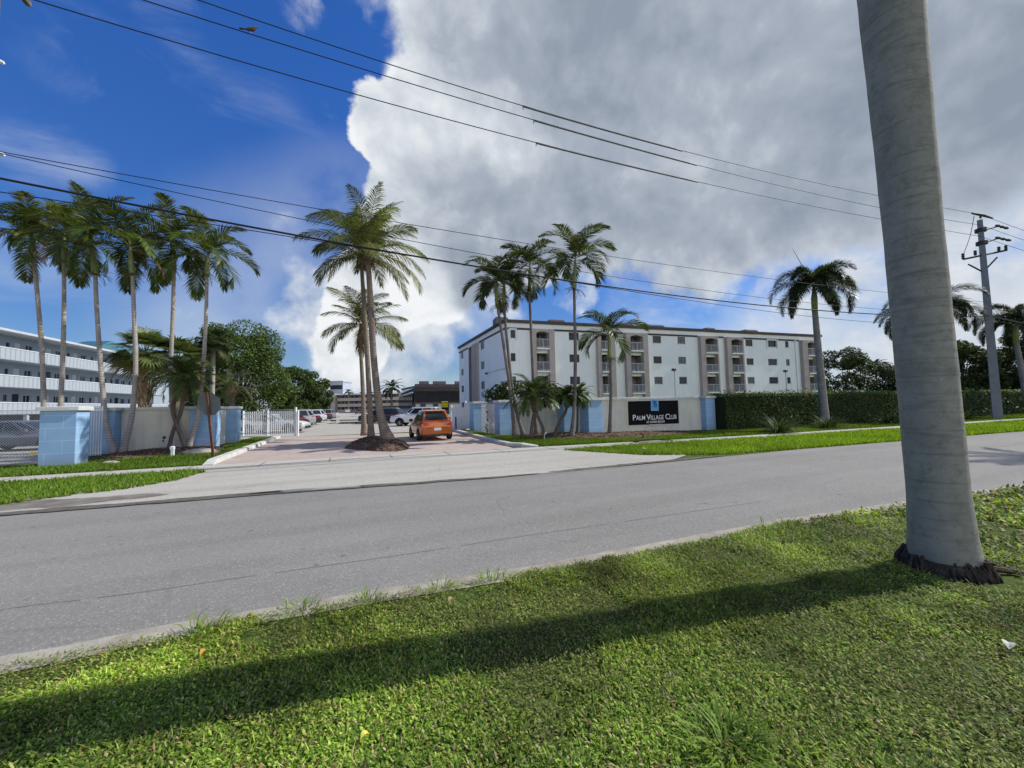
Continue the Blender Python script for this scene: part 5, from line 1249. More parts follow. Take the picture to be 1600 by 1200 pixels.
# =================================================================== BUILDINGS
def facade(mb, T, W, z0, z1, openings, depth=0.18, mi=0, mi_rev=0):
    """front skin at y=0 with holes and their reveals (y into the house)"""
    mb.T = T; xs = sorted({0.0, W, *[o[0] for o in openings], *[o[1] for o in openings]}); zs = sorted({z0, z1, *[o[2] for o in openings], *[o[3] for o in openings]})
    for i in range(len(xs) - 1):
        for j in range(len(zs) - 1):
            cx, cz = (xs[i] + xs[i + 1]) / 2, (zs[j] + zs[j + 1]) / 2
            if any(o[0] < cx < o[1] and o[2] < cz < o[3] for o in openings): continue
            mb.quad((xs[i], 0, zs[j]), (xs[i + 1], 0, zs[j]), (xs[i + 1], 0, zs[j + 1]), (xs[i], 0, zs[j + 1]), mi)
    for o in openings:
        d = o[4] if len(o) > 4 else depth; a, b_, c, e = o[:4]
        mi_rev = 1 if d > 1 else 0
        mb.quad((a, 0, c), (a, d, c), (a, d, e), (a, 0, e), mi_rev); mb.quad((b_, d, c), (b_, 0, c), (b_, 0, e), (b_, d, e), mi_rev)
        mb.quad((a, 0, c), (b_, 0, c), (b_, d, c), (a, d, c), mi_rev); mb.quad((a, d, e), (b_, d, e), (b_, 0, e), (a, 0, e), mi_rev)
        mb.quad((a, d, c), (b_, d, c), (b_, d, e), (a, d, e), mi_rev)
def window_part(root, loc, T, x0, x1, z0, z1, d=0.13, frame_mat=None, sill=True, bars=(1, 1), rg=random, surround=False):
    m = MB(); m.T = T; f = 0.045
    m.box(x0, x1, d - 0.03, d, z0, z0 + f); m.box(x0, x1, d - 0.03, d, z1 - f, z1); m.box(x0, x0 + f, d - 0.03, d, z0 + f, z1 - f); m.box(x1 - f, x1, d - 0.03, d, z0 + f, z1 - f)
    for i in range(bars[0]): x = x0 + (x1 - x0) * (i + 1) / (bars[0] + 1); m.box(x - 0.025, x + 0.025, d - 0.025, d - 0.002, z0 + f, z1 - f)
    for i in range(bars[1]): z = z0 + (z1 - z0) * (i + 1) / (bars[1] + 1); m.box(x0 + f, x1 - f, d - 0.027, d - 0.001, z - 0.025, z + 0.025)
    o = m.build('window', frame_mat or M_FRAME, root, loc)
    m = MB(); m.T = T; m.box(x0 + f, x1 - f, d - 0.016, d - 0.004, z0 + f, z1 - f); m.build('pane', random.choice(PANES), o, loc)
    if sill: m = MB(); m.T = T; m.box(x0 - 0.08, x1 + 0.08, -0.06, 0.06, z0 - 0.09, z0 - 0.002); m.build('sill', M_SILL, o, loc)
    if surround:
        m = MB(); m.T = T; m.box(x0 - 0.2, x0 - 0.003, -0.14, 0.0, z0 - 0.25, z1 + 0.2); m.box(x1 + 0.003, x1 + 0.2, -0.14, 0.0, z0 - 0.25, z1 + 0.2); m.box(x0 - 0.003, x1 + 0.003, -0.14, 0, z1 + 0.003, z1 + 0.2); m.build('surround', M_SILL, o, loc)
    return o
M_FRAME = pm('window_frame', (0.05, 0.05, 0.055), (0.09, 0.09, 0.095), 5, 0.5)
M_SILL = pm('sill_white', (0.74, 0.76, 0.76), (0.66, 0.68, 0.68), 4, 0.7)
PANES = [glass_mat('pane_dark', (0.014, 0.016, 0.02)), glass_mat('pane_blind', (0.075, 0.08, 0.085), 0.15), glass_mat('pane_mid', (0.026, 0.03, 0.037), 0.08)]
M_RAIL = pm('rail_grey_white', (0.5, 0.52, 0.53), (0.42, 0.44, 0.45), 4, 0.5)
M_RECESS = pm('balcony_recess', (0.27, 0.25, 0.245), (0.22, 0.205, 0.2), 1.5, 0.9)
M_STUCCO = pm('white_stucco', (0.84, 0.88, 0.85), (0.78, 0.82, 0.80), 0.5, 0.9, 0.5, 14, streak=(0.62, 0.64, 0.63))
M_TAUPE = pm('taupe_stucco', (0.42, 0.365, 0.335), (0.36, 0.315, 0.29), 1.2, 0.9, 0.3, 20)
M_TRIM = pm('brown_trim', (0.055, 0.04, 0.045), (0.085, 0.065, 0.068), 2.0, 0.7)
M_ROOFTOP = pm('roof_membrane', (0.4, 0.4, 0.39), (0.3, 0.3, 0.29), 1.5, 0.9)
M_AC = pm('rooftop_unit', (0.09, 0.085, 0.085), (0.16, 0.15, 0.15), 3, 0.7)

def main_building():
    O = V3(17.0, 42.75, 0); E = V3(69.9, 38.15, 0); B = V3(17.07, 65.0, 0); H = 12.05
    u = unit(E - O); Wd = np.linalg.norm(E - O); v = unit(B - O); D = np.linalg.norm(B - O)
    root = thing('apartment_building', 'white four-storey apartment block with stacked balconies behind the sign wall', 'building', O)
    w = V3(-u[1], u[0], 0)
    T = Matrix(((u[0], w[0], 0, O[0]), (u[1], w[1], 0, O[1]), (0, 0, 1, 0), (0, 0, 0, 1)))
    X = lambda px: on_line(px, O, u)
    floors = [0.22, 3.04, 5.86, 8.68]; sills = [1.38, 4.2, 7.02, 9.84]
    wins = []; bays = []
    for a, b_, k in ((799.6, 807.3, 0), (892, 907.7, 1), (1024, 1037, 0), (1063, 1075, 0), (1170, 1181, 0), (1204, 1218, 2), (1232, 1237.5, 0)): wins.append((X(a), X(b_), k))
    for a, b_, pl, pr in ((838.5, 858, 831.7, 866.7), (939.6, 952, 934, 961), (985.5, 1004.6, 978, 1012.5), (1102.4, 1120.4, 1095, 1122.5), (1143, 1159.7, 1136, 1162), (1262, 1274.5, 1254, 1279)): bays.append((X(a), X(b_), X(pl), X(pr)))
    ops = []
    for a, b_, k in wins:
        for s in sills: ops.append((a, b_, s, s + 0.98, 0.13))
    for a, b_, pl, pr in bays:
        for f in floors: ops.append((a, b_, f, f + 2.2 if f != floors[-1] else f + 2.0, 1.3))
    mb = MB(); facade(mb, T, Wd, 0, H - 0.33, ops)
    # left side wall
    v2 = v; w2 = V3(-(-v2[1]), -v2[0], 0); w2 = V3(1, 0, 0)
    # side frame: x runs from the back corner to the front corner, y into the house (+X)
    Ts = Matrix(((-v[0], 1, 0, B[0]), (-v[1], 0, 0, B[1]), (0, 0, 1, 0), (0, 0, 0, 1)))
    Y = lambda px: D - on_line(px, O, v)
    sw = [(Y(721.2), Y(725), 0), (Y(752), Y(758), 0)]; sops = []
    for a, b_, k in sw:
        for s in sills: sops.append((a, b_, s - 0.1, s + 1.0, 0.13))
    st = (Y(733.3), Y(740.5), Y(749.5)); sops.append((st[0], st[1], 0.1, 11.0, 1.5))
    facade(mb, Ts, D, 0, H - 0.33, sops)
    mb.T = None; R1 = E + v * D
    mb.quad(E, E + v * D, R1 + V3(0, 0, H - 0.33), E + V3(0, 0, H - 0.33)); mb.quad(R1, B, B + V3(0, 0, H - 0.33), R1 + V3(0, 0, H - 0.33))
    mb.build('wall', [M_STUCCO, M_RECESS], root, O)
    m = MB(); m.T = T; m.box(-0.25, Wd + 0.25, -0.28, 0.25, H - 0.33, H); m.T = Ts; m.box(0, D - 0.26, -0.26, 0.25, H - 0.331, H - 0.001)
    m.T = None; m.build('roof_fascia', M_TRIM, root, O)
    m = MB(); z = H - 0.15; m.quad(O + V3(0.2, 0.2, z), E + V3(-0.2, 0.2, z), R1 + V3(-0.2, -0.2, z), B + V3(0.2, -0.2, z)); m.build('roof', M_ROOFTOP, root, O)
    # thin brown string course between the bays
    zb = 10.92; prev = 0.0
    def course(T_, a, b_): m = MB(); m.T = T_; m.box(a, b_, -0.06, 0.02, zb - .04, zb + 0.2); m.build('string_course', M_TRIM, root, O)
    for a, b_, pl, pr in bays:
        if pl - prev > 1.2: course(T, prev + 0.05, pl - 0.05)
        prev = pr
    for a, b_ in ((0.02, st[0] - 0.2), (st[2] + 0.2, D - 0.05)): course(Ts, a, b_)
    # taupe pilasters beside each balcony stack
    for a, b_, pl, pr in bays:
        for x0, x1 in ((pl, a - 0.02), (b_ + 0.02, pr)):
            if x1 - x0 < 0.1: continue
            m = MB(); m.T = T; m.box(x0, x1, -0.55, 0.04, -0.02, 11.0); m.build('pilaster', M_TAUPE, root, O)
        m = MB(); m.T = T; n = 10; zt = 10.72; pts = [(a - 0.02, -0.5, 11.0), (b_ + 0.02, -0.5, 11.0)]
        for i in range(n + 1): t = i / n; pts.append((b_ + 0.02 + (a - b_ - 0.04) * t, -0.5, 10.48 + 0.24 * math.sin(math.pi * t)))
        m.prism(pts, (0, 0.48, 0)); m.build('arch_head', M_TAUPE, root, O)
    m = MB(); m.T = Ts; m.box(st[1] + 0.02, st[2], -0.3, 0.03, -0.02, 11.0); m.build('pilaster', M_TAUPE, root, O)
    m = MB(); m.T = Ts; m.box(st[0] + 0.05, st[1] - 0.05, 1.35, 1.45, 0.1, 10.9); m.build('stair_screen', pm('stair_grey', (0.2, 0.18, 0.175), (0.15, 0.135, 0.13), 2, 0.8), root, O)
    for a, b_, k in wins:
        for i, s in enumerate(sills): window_part(root, O, T, a, b_, s, s + 0.98, bars=((1, 1) if b_ - a > 0.8 else (0, 1)), surround=(k == 2 and i == 3) or (b_ - a < 0.7 and i == 3))
    for a, b_, k in sw:
        for s in sills: window_part(root, O, Ts, a, b_, s - 0.1, s + 1.0, bars=(1, 1), sill=False)
    rg = random.Random(3)
    for a, b_, pl, pr in bays:
        for f in floors:
            m = MB(); m.T = T; m.box(a + 0.004, b_ - 0.004, -0.62, 1.29, f - 0.2, f + 0.004); bal = m.build('balcony', M_SILL, root, O)
            m = MB(); m.T = T; m.box(a + 0.02, b_ - 0.02, -0.57, -0.53, f + 1.02, f + 1.08); m.box(a + 0.02, b_ - 0.02, -0.565, -0.535, f + 0.1, f + 0.14)
            x = a + 0.06
            while x < b_ - 0.03: m.box(x - 0.012, x + 0.012, -0.56, -0.54, f + 0.14, f + 1.02); x += 0.125
            m.box((a + b_) / 2 - 0.035, (a + b_) / 2 + 0.035, -0.58, -0.52, f + 0.004, f + 1.08)
            m.build('railing', M_RAIL, bal, O)
            zt = f + (2.0 if f == floors[-1] else 2.2)
            m = MB(); m.T = T; x0 = a + 0.12; x1 = b_ - 0.35 - rg.random() * 0.3
            m.box(x0, x1, 1.24, 1.28, f + 0.03, zt - 0.08, 0); dr = m.build('sliding_door', PANES[rg.choice((0, 0, 2))], bal, O)
            m = MB(); m.T = T
            for x in (x0, (x0 + x1) / 2, x1): m.box(x - 0.03, x + 0.03, 1.2, 1.243, f + 0.03, zt - 0.08)
            m.build('door_frame', M_SILL, bal, O)
            if rg.random() < 0.6:
                m = MB(); m.T = T; xx = a + 0.5 + rg.random() * max(0.2, b_ - a - 1.2); m.box(xx, xx + 0.45, 0.1, 0.55, f + 0.004, f + 0.42); m.box(xx, xx + 0.45, 0.5, 0.56, f + 0.42, f + 0.9); m.build('chair', M_AC, bal, O)
    # downspouts
    for px, x0 in ((1014.5, 0), (1125, 0), (1247, 0)):
        m = MB(); m.T = T; m.tube([(X(px), -0.07, 0), (X(px), -0.07, 10.9)], 0.055, 6); m.bbox(X(px) - 0.12, X(px) + 0.12, -0.2, -0.003, 10.75, 11.02, 0.01); m.build('downspout', M_SILL, root, O)
    for px, ln in ((883, 2.2), (995, 2.4), (1042, 3.0), (1131, 1.6), (1196, 2.6), (793, 1.6)):
        m = MB(); m.T = T; x = X(px); m.bbox(x - ln / 2, x + ln / 2, 1.6, 3.2, H - 0.15, H + 0.62, 0.04); m.box(x - ln / 2 + 0.1, x + ln / 2 - 0.1, 1.75, 3.05, H + 0.62, H + 0.72); m.build('rooftop_unit', M_AC, root, O)
    # wall flood light on the drive side
    m = MB(); m.T = Ts; x = Y(763); zf = z_at(763, 583.5, O + v * (D - x)); m.bbox(x - 0.18, x + 0.18, -0.35, -0.1, zf - 0.12, zf + 0.12, 0.02); m.box(x - 0.04, x + 0.04, -0.1, 0.0, zf - 0.05, zf + 0.05); m.box(x + 0.18, D - 0.05, -0.03, 0.0, zf + 0.02, zf + 0.06); m.build('flood_light', M_DARK, root, O)
main_building()
# flood lights on poles in front of the block
for px, py, d, lb in ((1053.5, 578, 46, 'thin pole with a flood light in front of the white block, above the sign'), (1227.5, 580, 50, 'thin pole with a flood light in front of the white block, above the hedge')):
    t = survey(px, py, d); b0 = V3(t[0], t[1], 0); root = thing('flood_light_pole', lb, 'lamp post', b0)
    m = MB(); m.tube([b0, V3(t[0], t[1], t[2])], 0.045, 8); m.build('pole', pm('grey_pole', (0.4, 0.42, 0.43), (0.32, 0.34, 0.35), 4, 0.5), root, b0)
    m = MB(); m.T = Matrix.Translation(Vector(t)); m.bbox(-0.3, 0.14, -0.22, 0.16, -0.1, 0.16, 0.04); m.tube([(0, 0, -0.2), (0, 0, -0.08)], 0.07, 8); m.build('lamp_head', M_DARK, root, b0)

def left_building():
    P0 = plan(0, 39.0); P1 = plan(200, 58.0); v = unit(P1 - P0); A = P0 - v * 22; s1 = on_line(258, P0, v) ; W = 22 + s1
    loc = A; root = thing('walkway_apartments', 'long pale three-storey apartment building with open white walkways on the far left', 'building', loc)
    # x runs along the facade away from the road, y points into the house
    n = V3(-v[1], v[0], 0)
    T = Matrix(((v[0], n[0], 0, A[0]), (v[1], n[1], 0, A[1]), (0, 0, 1, 0), (0, 0, 0, 1)))
    M_PALE = pm('cloud_shaded_stucco', (0.44, 0.49, 0.545), (0.4, 0.45, 0.5), 0.6, 0.9, 0.2, 12)  # cloud shade over this building is put into the darker bluish colour
    M_PANEL = ribbed_mat('ribbed_panels', (0.36, 0.405, 0.45), 0.6)  # panel colour likewise darkened, as if under cloud
    fl = [2.05, 4.87, 7.69]; top = 10.55
    ops = []; units = []; rg = random.Random(9); x = 1.0
    while x < W - 3:
        units.append(x); x += 4.1
    for f in fl:
        for x in units: ops.append((x, x + 0.85, f + 0.02, f + 2.05, 0.12)); ops.append((x + 1.35, x + 2.3, f + 0.95, f + 1.95, 0.12)); ops.append((x + 3.1, x + 3.55, f + 1.25, f + 1.9, 0.12))
    Tw = T @ Matrix.Translation((0, 1.7, 0)); mb = MB(); facade(mb, Tw, W, 1.8, top - 0.2, ops)
    mb.T = T; mb.quad((W, 1.7, 0), (W, 14, 0), (W, 14, top - 0.2), (W, 1.7, top - 0.2)); mb.quad((0, 14, 0), (0, 1.7, 0), (0, 1.7, top - 0.2), (0, 14, top - 0.2)); mb.quad((W, 14, 0), (0, 14, 0), (0, 14, top - 0.2), (W, 14, top - 0.2))
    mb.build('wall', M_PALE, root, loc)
    for f in fl:
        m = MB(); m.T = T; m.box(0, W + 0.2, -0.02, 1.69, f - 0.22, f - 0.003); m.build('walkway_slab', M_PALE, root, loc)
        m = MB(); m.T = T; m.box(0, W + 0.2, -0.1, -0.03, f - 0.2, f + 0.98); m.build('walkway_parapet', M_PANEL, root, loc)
        m = MB(); m.T = T; m.box(0, W + 0.22, -0.14, 0.02, f + 0.982, f + 1.06); m.build('handrail', M_WHITE, root, loc)
    m = MB(); m.T = T; m.box(-0.5, W + 0.6, -0.5, 14.4, top - 0.22, top + 0.02); m.build('roof', pm('roof_pale', (0.5, 0.53, 0.56), (0.44, 0.47, 0.5), 1, 0.8), root, loc)
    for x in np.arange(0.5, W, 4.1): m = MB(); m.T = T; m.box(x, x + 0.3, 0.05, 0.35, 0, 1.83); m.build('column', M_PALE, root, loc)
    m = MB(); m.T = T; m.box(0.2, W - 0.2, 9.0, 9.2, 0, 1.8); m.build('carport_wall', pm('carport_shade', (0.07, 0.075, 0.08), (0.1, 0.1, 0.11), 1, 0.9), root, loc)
    k = 0
    for f in fl:
        for x in units:
            if x < 14: continue
            k += 1
            m = MB(); m.T = Tw; m.box(x + 0.03, x + 0.82, 0.06, 0.1, f + 0.03, f + 2.02); m.build('door', rg.choice([M_SILL, M_SILL, PANES[0], M_FRAME]), root, loc)
            window_part(root, loc, Tw, x + 1.35, x + 2.3, f + 0.95, f + 1.95, 0.11, M_SILL, True, (1, 0))
            window_part(root, loc, Tw, x + 3.1, x + 3.55, f + 1.25, f + 1.9, 0.11, M_FRAME, False, (0, 1))
left_building()
# building with a teal hip roof behind it
def teal_house():
    c = plan(150, 100); root = thing('teal_roof_building', 'building with a teal hip roof peeping above the left walkway building', 'building', c)
    z0 = survey(150, 556, 100)[2]; z1 = survey(150, 533, 100)[2]; rr = V3(_r[0], _r[1], 0); f = _fh
    q = [c + rr * a + f * b_ for a, b_ in ((-8, -8), (7, -8), (7, 8), (-8, 8))]; m = MB()
    m.add([p + V3(0, 0, z0) for p in q] + [c + rr * -3.5 + V3(0, 0, z1), c + rr * 3 + V3(0, 0, z1)], [(0, 1, 5, 4), (1, 2, 5), (2, 3, 4, 5), (3, 0, 4)]); m.build('roof', pm('teal_roof', (0.05, 0.15, 0.19), (0.04, 0.12, 0.155), 2, 0.6), root, c)
    m = MB(); m.prism([c + (p - c) * 0.94 for p in q], (0, 0, z0)); m.build('wall', MATS['cloud_shaded_stucco'], root, c)
teal_house()

def far_block():
    d = 175.0; A = plan(527, d); B = plan(690, d * 0.98); u = unit(B - A); W = np.linalg.norm(B - A); n = V3(-u[1], u[0], 0)
    T = Matrix(((u[0], n[0], 0, A[0]), (u[1], n[1], 0, A[1]), (0, 0, 1, 0), (0, 0, 0, 1)))
    root = thing('distant_apartments', 'distant beige apartment block with open galleries at the end of the parking lot', 'building', A)
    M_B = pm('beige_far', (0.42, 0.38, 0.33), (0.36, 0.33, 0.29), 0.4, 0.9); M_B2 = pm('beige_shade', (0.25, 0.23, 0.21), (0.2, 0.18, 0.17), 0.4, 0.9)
    z = lambda y: survey(560, y, d)[2]
    top = z(615.5); fl = [z(643.5), z(634.5), z(625.5)]
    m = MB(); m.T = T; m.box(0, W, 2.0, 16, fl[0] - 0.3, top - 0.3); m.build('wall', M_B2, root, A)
    for f in fl: m = MB(); m.T = T; m.box(0, W, -0.1, 1.98, f - 0.25, f + 0.9 + 0.2); m.build('gallery', M_B, root, A)
    m = MB(); m.T = T; m.box(-0.5, W + 0.5, -0.6, 16.5, top - 0.35, top + 0.25); m.build('roof', M_SILL, root, A)
    m = MB(); m.T = T; m.box(-4.2, -0.52, -1.2, 8, 0, top + 0.4); m.build('stair_tower', M_B, root, A)
    m = MB(); m.T = T; m.box(-7.0, -0.55, 6, 14, top + 0.42, top + 6.0); m.box(-7.4, -0.3, 5.6, 14.4, top + 6.0, top + 6.6); m.build('penthouse', pm('far_grey', (0.4, 0.44, 0.5), (0.34, 0.38, 0.43), 1, 0.8), root, A)
    m = MB(); m.T = T; m.box(-6.6, -0.9, 5.9, 5.99, top + 2.6, top + 4.6); m.build('penthouse_glazing', PANES[0], root, A)
    for x in np.arange(1, W - 1, 4.2): m = MB(); m.T = T; m.box(x, x + 0.4, 0.3, 0.7, 0, fl[0] - 0.25); m.build('column', M_B, root, A)
    rg = random.Random(2)
    for f in fl:
        for x in np.arange(1.2, W - 2, 4.4):
            for xx, w_ in ((x, 0.95), (x + 1.7, 1.4)):
                m = MB(); m.T = T; m.box(xx, xx + w_, 1.93, 1.985, f + (0.2 if w_ < 1 else 0.95), f + 2.2); m.build('window' if w_ > 1 else 'door', rg.choice([PANES[0], PANES[2], M_FRAME]), root, A)
    for x in (3, 8, 13, 19, 30, 36): m = MB(); m.T = T; m.bbox(x, x + 1.6, 5, 6.5, top + 0.25, top + 1.0, 0.05); m.build('rooftop_unit', M_AC, root, A)
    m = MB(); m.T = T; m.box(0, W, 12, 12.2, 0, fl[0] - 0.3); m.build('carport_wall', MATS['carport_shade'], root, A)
far_block()

def clubhouse():
    d = 72.0; C = plan(650, d); R_ = plan(722, d + 4); Lf = plan(627, d + 28); u = unit(R_ - C); W = np.linalg.norm(R_ - C) + 5; v = unit(Lf - C); D = np.linalg.norm(Lf - C)
    root = thing('clubhouse', 'low black clubhouse with a dark mansard roof and white base wall behind the white car', 'building', C)
    top = survey(650, 605, d)[2]; mid = survey(650, 631, d)[2]; M_BL = pm('black_siding', (0.022, 0.02, 0.021), (0.035, 0.031, 0.032), 1.5, 0.7)
    m = MB(); E = C + u * W; F = C + v * D; G = E + v * D; o = 0.9
    def P(p, z): return V3(p[0], p[1], z)
    ou = -unit(u + v); lo = [C - (u * 0 + v * o) * 0.6 - u * 0.4, E - v * o * 0.6, G, F - u * 0.4]
    m.add([P(p, mid) for p in lo] + [P(p, top) for p in (C, E, G, F)], [(0, 1, 5, 4), (1, 2, 6, 5), (2, 3, 7, 6), (3, 0, 4, 7), (4, 5, 6, 7), (3, 2, 1, 0)]); m.build('mansard', M_BL, root, C)
    m = MB(); m.add([P(p, 0) for p in (C, E, G, F)] + [P(p, mid) for p in (C, E, G, F)], [(0, 1, 5, 4), (1, 2, 6, 5), (2, 3, 7, 6), (3, 0, 4, 7)]); m.build('wall', pm('club_white', (0.62, 0.65, 0.67), (0.55, 0.58, 0.6), 1, 0.85), root, C)
    m = MB(); n = V3(-u[1], u[0], 0)
    T = Matrix(((u[0], n[0], 0, C[0]), (u[1], n[1], 0, C[1]), (0, 0, 1, 0), (0, 0, 0, 1)))
    m.T = T; m.box(-0.3, W, -1.1, -0.4, top - 0.05, top + 0.55); m.build('roof_edge', M_TRIM, root, C)
    for x in (0.8, 3.2, 5.4): m = MB(); m.T = T; m.box(x, x + 1.0, -0.06, -0.003, 0.3, 2.3); m.build('door', M_FRAME, root, C)
    # glazed side with slanted mullions
    nv = V3(-v[1], v[0], 0); Tv = Matrix(((v[0], nv[0], 0, C[0]), (v[1], nv[1], 0, C[1]), (0, 0, 1, 0), (0, 0, 0, 1)))
    m = MB(); m.T = Tv
    for x in np.arange(1, D - 2, 3.0): m.box(x, x + 2.2, 0.5, 0.62, mid * 0.55, top - 1.2)
    m.build('side_glazing', PANES[2], root, C)
    m = MB(); m.T = Tv; m.box(0.2, D, 0.45, 0.75, top - 1.1, top - 0.85); m.build('side_band', M_SILL, root, C)
    # low wing in front (bushes side)
    for x in (1.5, 2.3, 3.1, 6.0, 6.8, 7.6): pass
    for x in (-0.5, 0.8, 5.5): m = MB(); m.T = T; m.box(x + 4, x + 4.5, 4, 4.6, top + 0.003, top + 0.75); m.build('rooftop_vent', M_AC, root, C)
clubhouse()
def rear_white_block():
    d = 118.0; A = plan(628, d + 20); C = plan(655, d); R_ = plan(735, d + 6); u = unit(R_ - C); W = np.linalg.norm(R_ - C); v = unit(A - C); D = np.linalg.norm(A - C)
    root = thing('rear_apartment_block', 'white apartment block with brown roof band showing above the black clubhouse', 'building', C); top = survey(655, 601.5, d)[2]
    G = [C, C + u * W, C + u * W + v * D, C + v * D]; m = MB(); m.prism(G, (0, 0, top - 0.6)); m.build('wall', M_STUCCO, root, C)
    cen = sum(G) / 4; m = MB(); m.prism([cen + (g - cen) * 1.02 + V3(0, 0, top - 0.598) for g in G], (0, 0, 0.6)); m.build('roof_fascia', M_TRIM, root, C)
    for s in (1.0, 1.9, 2.8, 5.0, 6.0, 6.9, 7.8, 11.5, 12.4, 13.3): m = MB(); p = C + u * s * (W / 15) + v * 2; m.bbox(p[0] - 0.5, p[0] + 0.5, p[1] - 0.5, p[1] + 0.5, top, top + 1.3, 0.05); m.build('rooftop_unit', M_AC, root, C)
rear_white_block()

# =================================================================== CARS
M_TYRE = pm('tyre', (0.015, 0.015, 0.016), (0.025, 0.025, 0.025), 8, 0.9)
M_RIM = pm('alloy_rim', (0.45, 0.46, 0.47), (0.35, 0.36, 0.37), 6, 0.35, metal=0.7)
M_CARGLASS = glass_mat('car_glass', (0.012, 0.014, 0.016), 0.04)
M_TAIL = pm('tail_light_red', (0.6, 0.02, 0.02), (0.42, 0.012, 0.012), 8, 0.2, spec=0.6, coat=0.5)
M_HEAD = pm('head_light', (0.7, 0.72, 0.74), (0.5, 0.52, 0.55), 8, 0.15, spec=0.7, coat=0.5)
M_TRIMB = pm('black_plastic', (0.02, 0.02, 0.021), (0.03, 0.03, 0.03), 6, 0.6)
M_PLATE = pm('number_plate', (0.7, 0.71, 0.7), (0.55, 0.57, 0.56), 30, 0.5)
def car(kind, color, label, P, heading, group=None, detail=True):
    """x forward, y left, origin on the ground under the middle; heading = angle of forward axis"""
    Lc, Wc, Hc, belt, sill_, wb, wr = {'hatch': (3.85, 1.68, 1.51, 0.93, 0.24, 2.45, 0.29), 'suv': (4.7, 1.9, 1.68, 1.08, 0.3, 2.85, 0.36), 'sedan': (4.75, 1.83, 1.43, 0.92, 0.24, 2.8, 0.33)}[kind]
    root = thing('parked_car' if kind != 'hatch' else 'hatchback_car', label, 'car', P, heading, group)
    paint = paint_mat('car_' + '_'.join('%02d' % int(c * 99) for c in color), color, 0.15)
    h = Lc / 2; w = Wc / 2
    # stations: x, half width, z bottom, z top (deck)
    if kind == 'hatch': st = [(-h, .78, .42, .80), (-h + .05, .90, .30, .93), (-h + .35, .98, .24, .95), (-h + 1.2, 1, .24, .93), (0.3, 1, .24, .93), (h - 1.05, 1, .24, .95), (h - .55, .97, .24, .86), (h - .15, .88, .26, .72), (h, .7, .36, .58)]
    elif kind == 'suv': st = [(-h, .8, .5, .9), (-h + .06, .92, .36, 1.05), (-h + .4, .99, .3, 1.1), (-h + 1.3, 1, .3, 1.08), (0.3, 1, .3, 1.07), (h - 1.35, 1, .3, 1.08), (h - .6, .98, .3, 1.02), (h - .12, .9, .34, .9), (h, .76, .44, .74)]
    else: st = [(-h, .78, .42, .84), (-h + .06, .9, .3, .98), (-h + .6, .98, .24, 1.0), (-h + 1.3, 1, .24, .95), (0.3, 1, .24, .92), (h - 1.4, 1, .24, .94), (h - .7, .97, .24, .86), (h - .15, .88, .26, .72), (h, .7, .36, .58)]
    mb = MB(); vs = []; n = 12
    for x, k, zb, zt in st:
        hw = w * k; mid = zb + (zt - zb) * 0.55; half = [(0.0, zb), (hw * .86, zb), (hw * .975, zb + .07), (hw, mid), (hw * .985, zt - .12), (hw * .9, zt - .01), (0.0, zt + .03)]
        ring = half + [(-a, b_) for a, b_ in half[-2:0:-1]]; n = len(ring)
        vs += [(x, a, b_) for a, b_ in ring]
    fs = []
    for i in range(len(st) - 1):
        for j in range(n): j2 = (j + 1) % n; fs.append((i * n + j, i * n + j2, (i + 1) * n + j2, (i + 1) * n + j))
    fs += [tuple(range(n - 1, -1, -1)), tuple((len(st) - 1) * n + j for j in range(n))]
    mb.add(vs, fs)
    # greenhouse
    if kind == 'hatch': gx = (-h + .10, -h + .60, 0.2, h - 1.0); wt = .685
    elif kind == 'suv': gx = (-h + .1, -h + .5, 0.35, h - 1.3); wt = .78
    else: gx = (-h + .75, -h + 1.5, 0.15, h - 1.35); wt = .74
    zb = belt - .02; zt = Hc; wbt = w * .94; wtp = w * wt
    lo = [(gx[0], wbt * .9), (gx[0] + .5, wbt), (gx[3] - .5, wbt), (gx[3], wbt * .86)]
    tp = [(gx[1], wtp * .92), (gx[1] + .35, wtp), (gx[2] - .35, wtp), (gx[2], wtp * .9)]
    g_lo = [(x, y, zb) for x, y in lo] + [(x, -y, zb) for x, y in lo[::-1]]; g_tp = [(x, y, zt - (.05 if i in (0, 3) else .02)) for i, (x, y) in enumerate(tp)] + [(x, -y, zt - (.05 if i in (0, 3) else .02)) for i, (x, y) in list(enumerate(tp))[::-1]]
    g_in = [(x * .93 + 0.07 * (gx[1] + gx[2]) / 2, y * .78, zt) for x, y, z in g_tp]; o = len(mb.v)
    mb.add(g_lo + g_tp + g_in, [(i, (i + 1) % 8, 8 + (i + 1) % 8, 8 + i) for i in range(8)] + [(8 + i, 8 + (i + 1) % 8, 16 + (i + 1) % 8, 16 + i) for i in range(8)] + [tuple(range(16, 24))])
    body = mb.build('body', paint, root, smooth=False)
    me = body.data; me.polygons.foreach_set('use_smooth', [True] * len(me.polygons))
    try: me.set_sharp_from_angle(angle=math.radians(32))
    except Exception: pass
    body.data.update()
    def pane(name, a, b_, c, d, ix=.06, iz=(.1, .1), mat=M_CARGLASS, off=.012):
        a, b_, c, d = [V3(*q) for q in (a, b_, c, d)]; nrm = unit(np.cross(b_ - a, d - a))
        def at(s, t): return (a * (1 - s) + b_ * s) * (1 - t) + (d * (1 - s) + c * s) * t
        q = [at(ix, iz[0]), at(1 - ix, iz[0]), at(1 - ix, 1 - iz[1]), at(ix, 1 - iz[1])]
        m = MB(); m.prism([p + nrm * off for p in q], -nrm * 0.02); return m.build(name, mat, root)
    GL, GT = g_lo, g_tp
    pane('windshield', GL[4], GL[3], GT[3], GT[4], .05, (.04, .08))
    pane('rear_window', GL[0], GL[7], GT[7], GT[0], .07, (.2 if kind != 'sedan' else .06, .12))
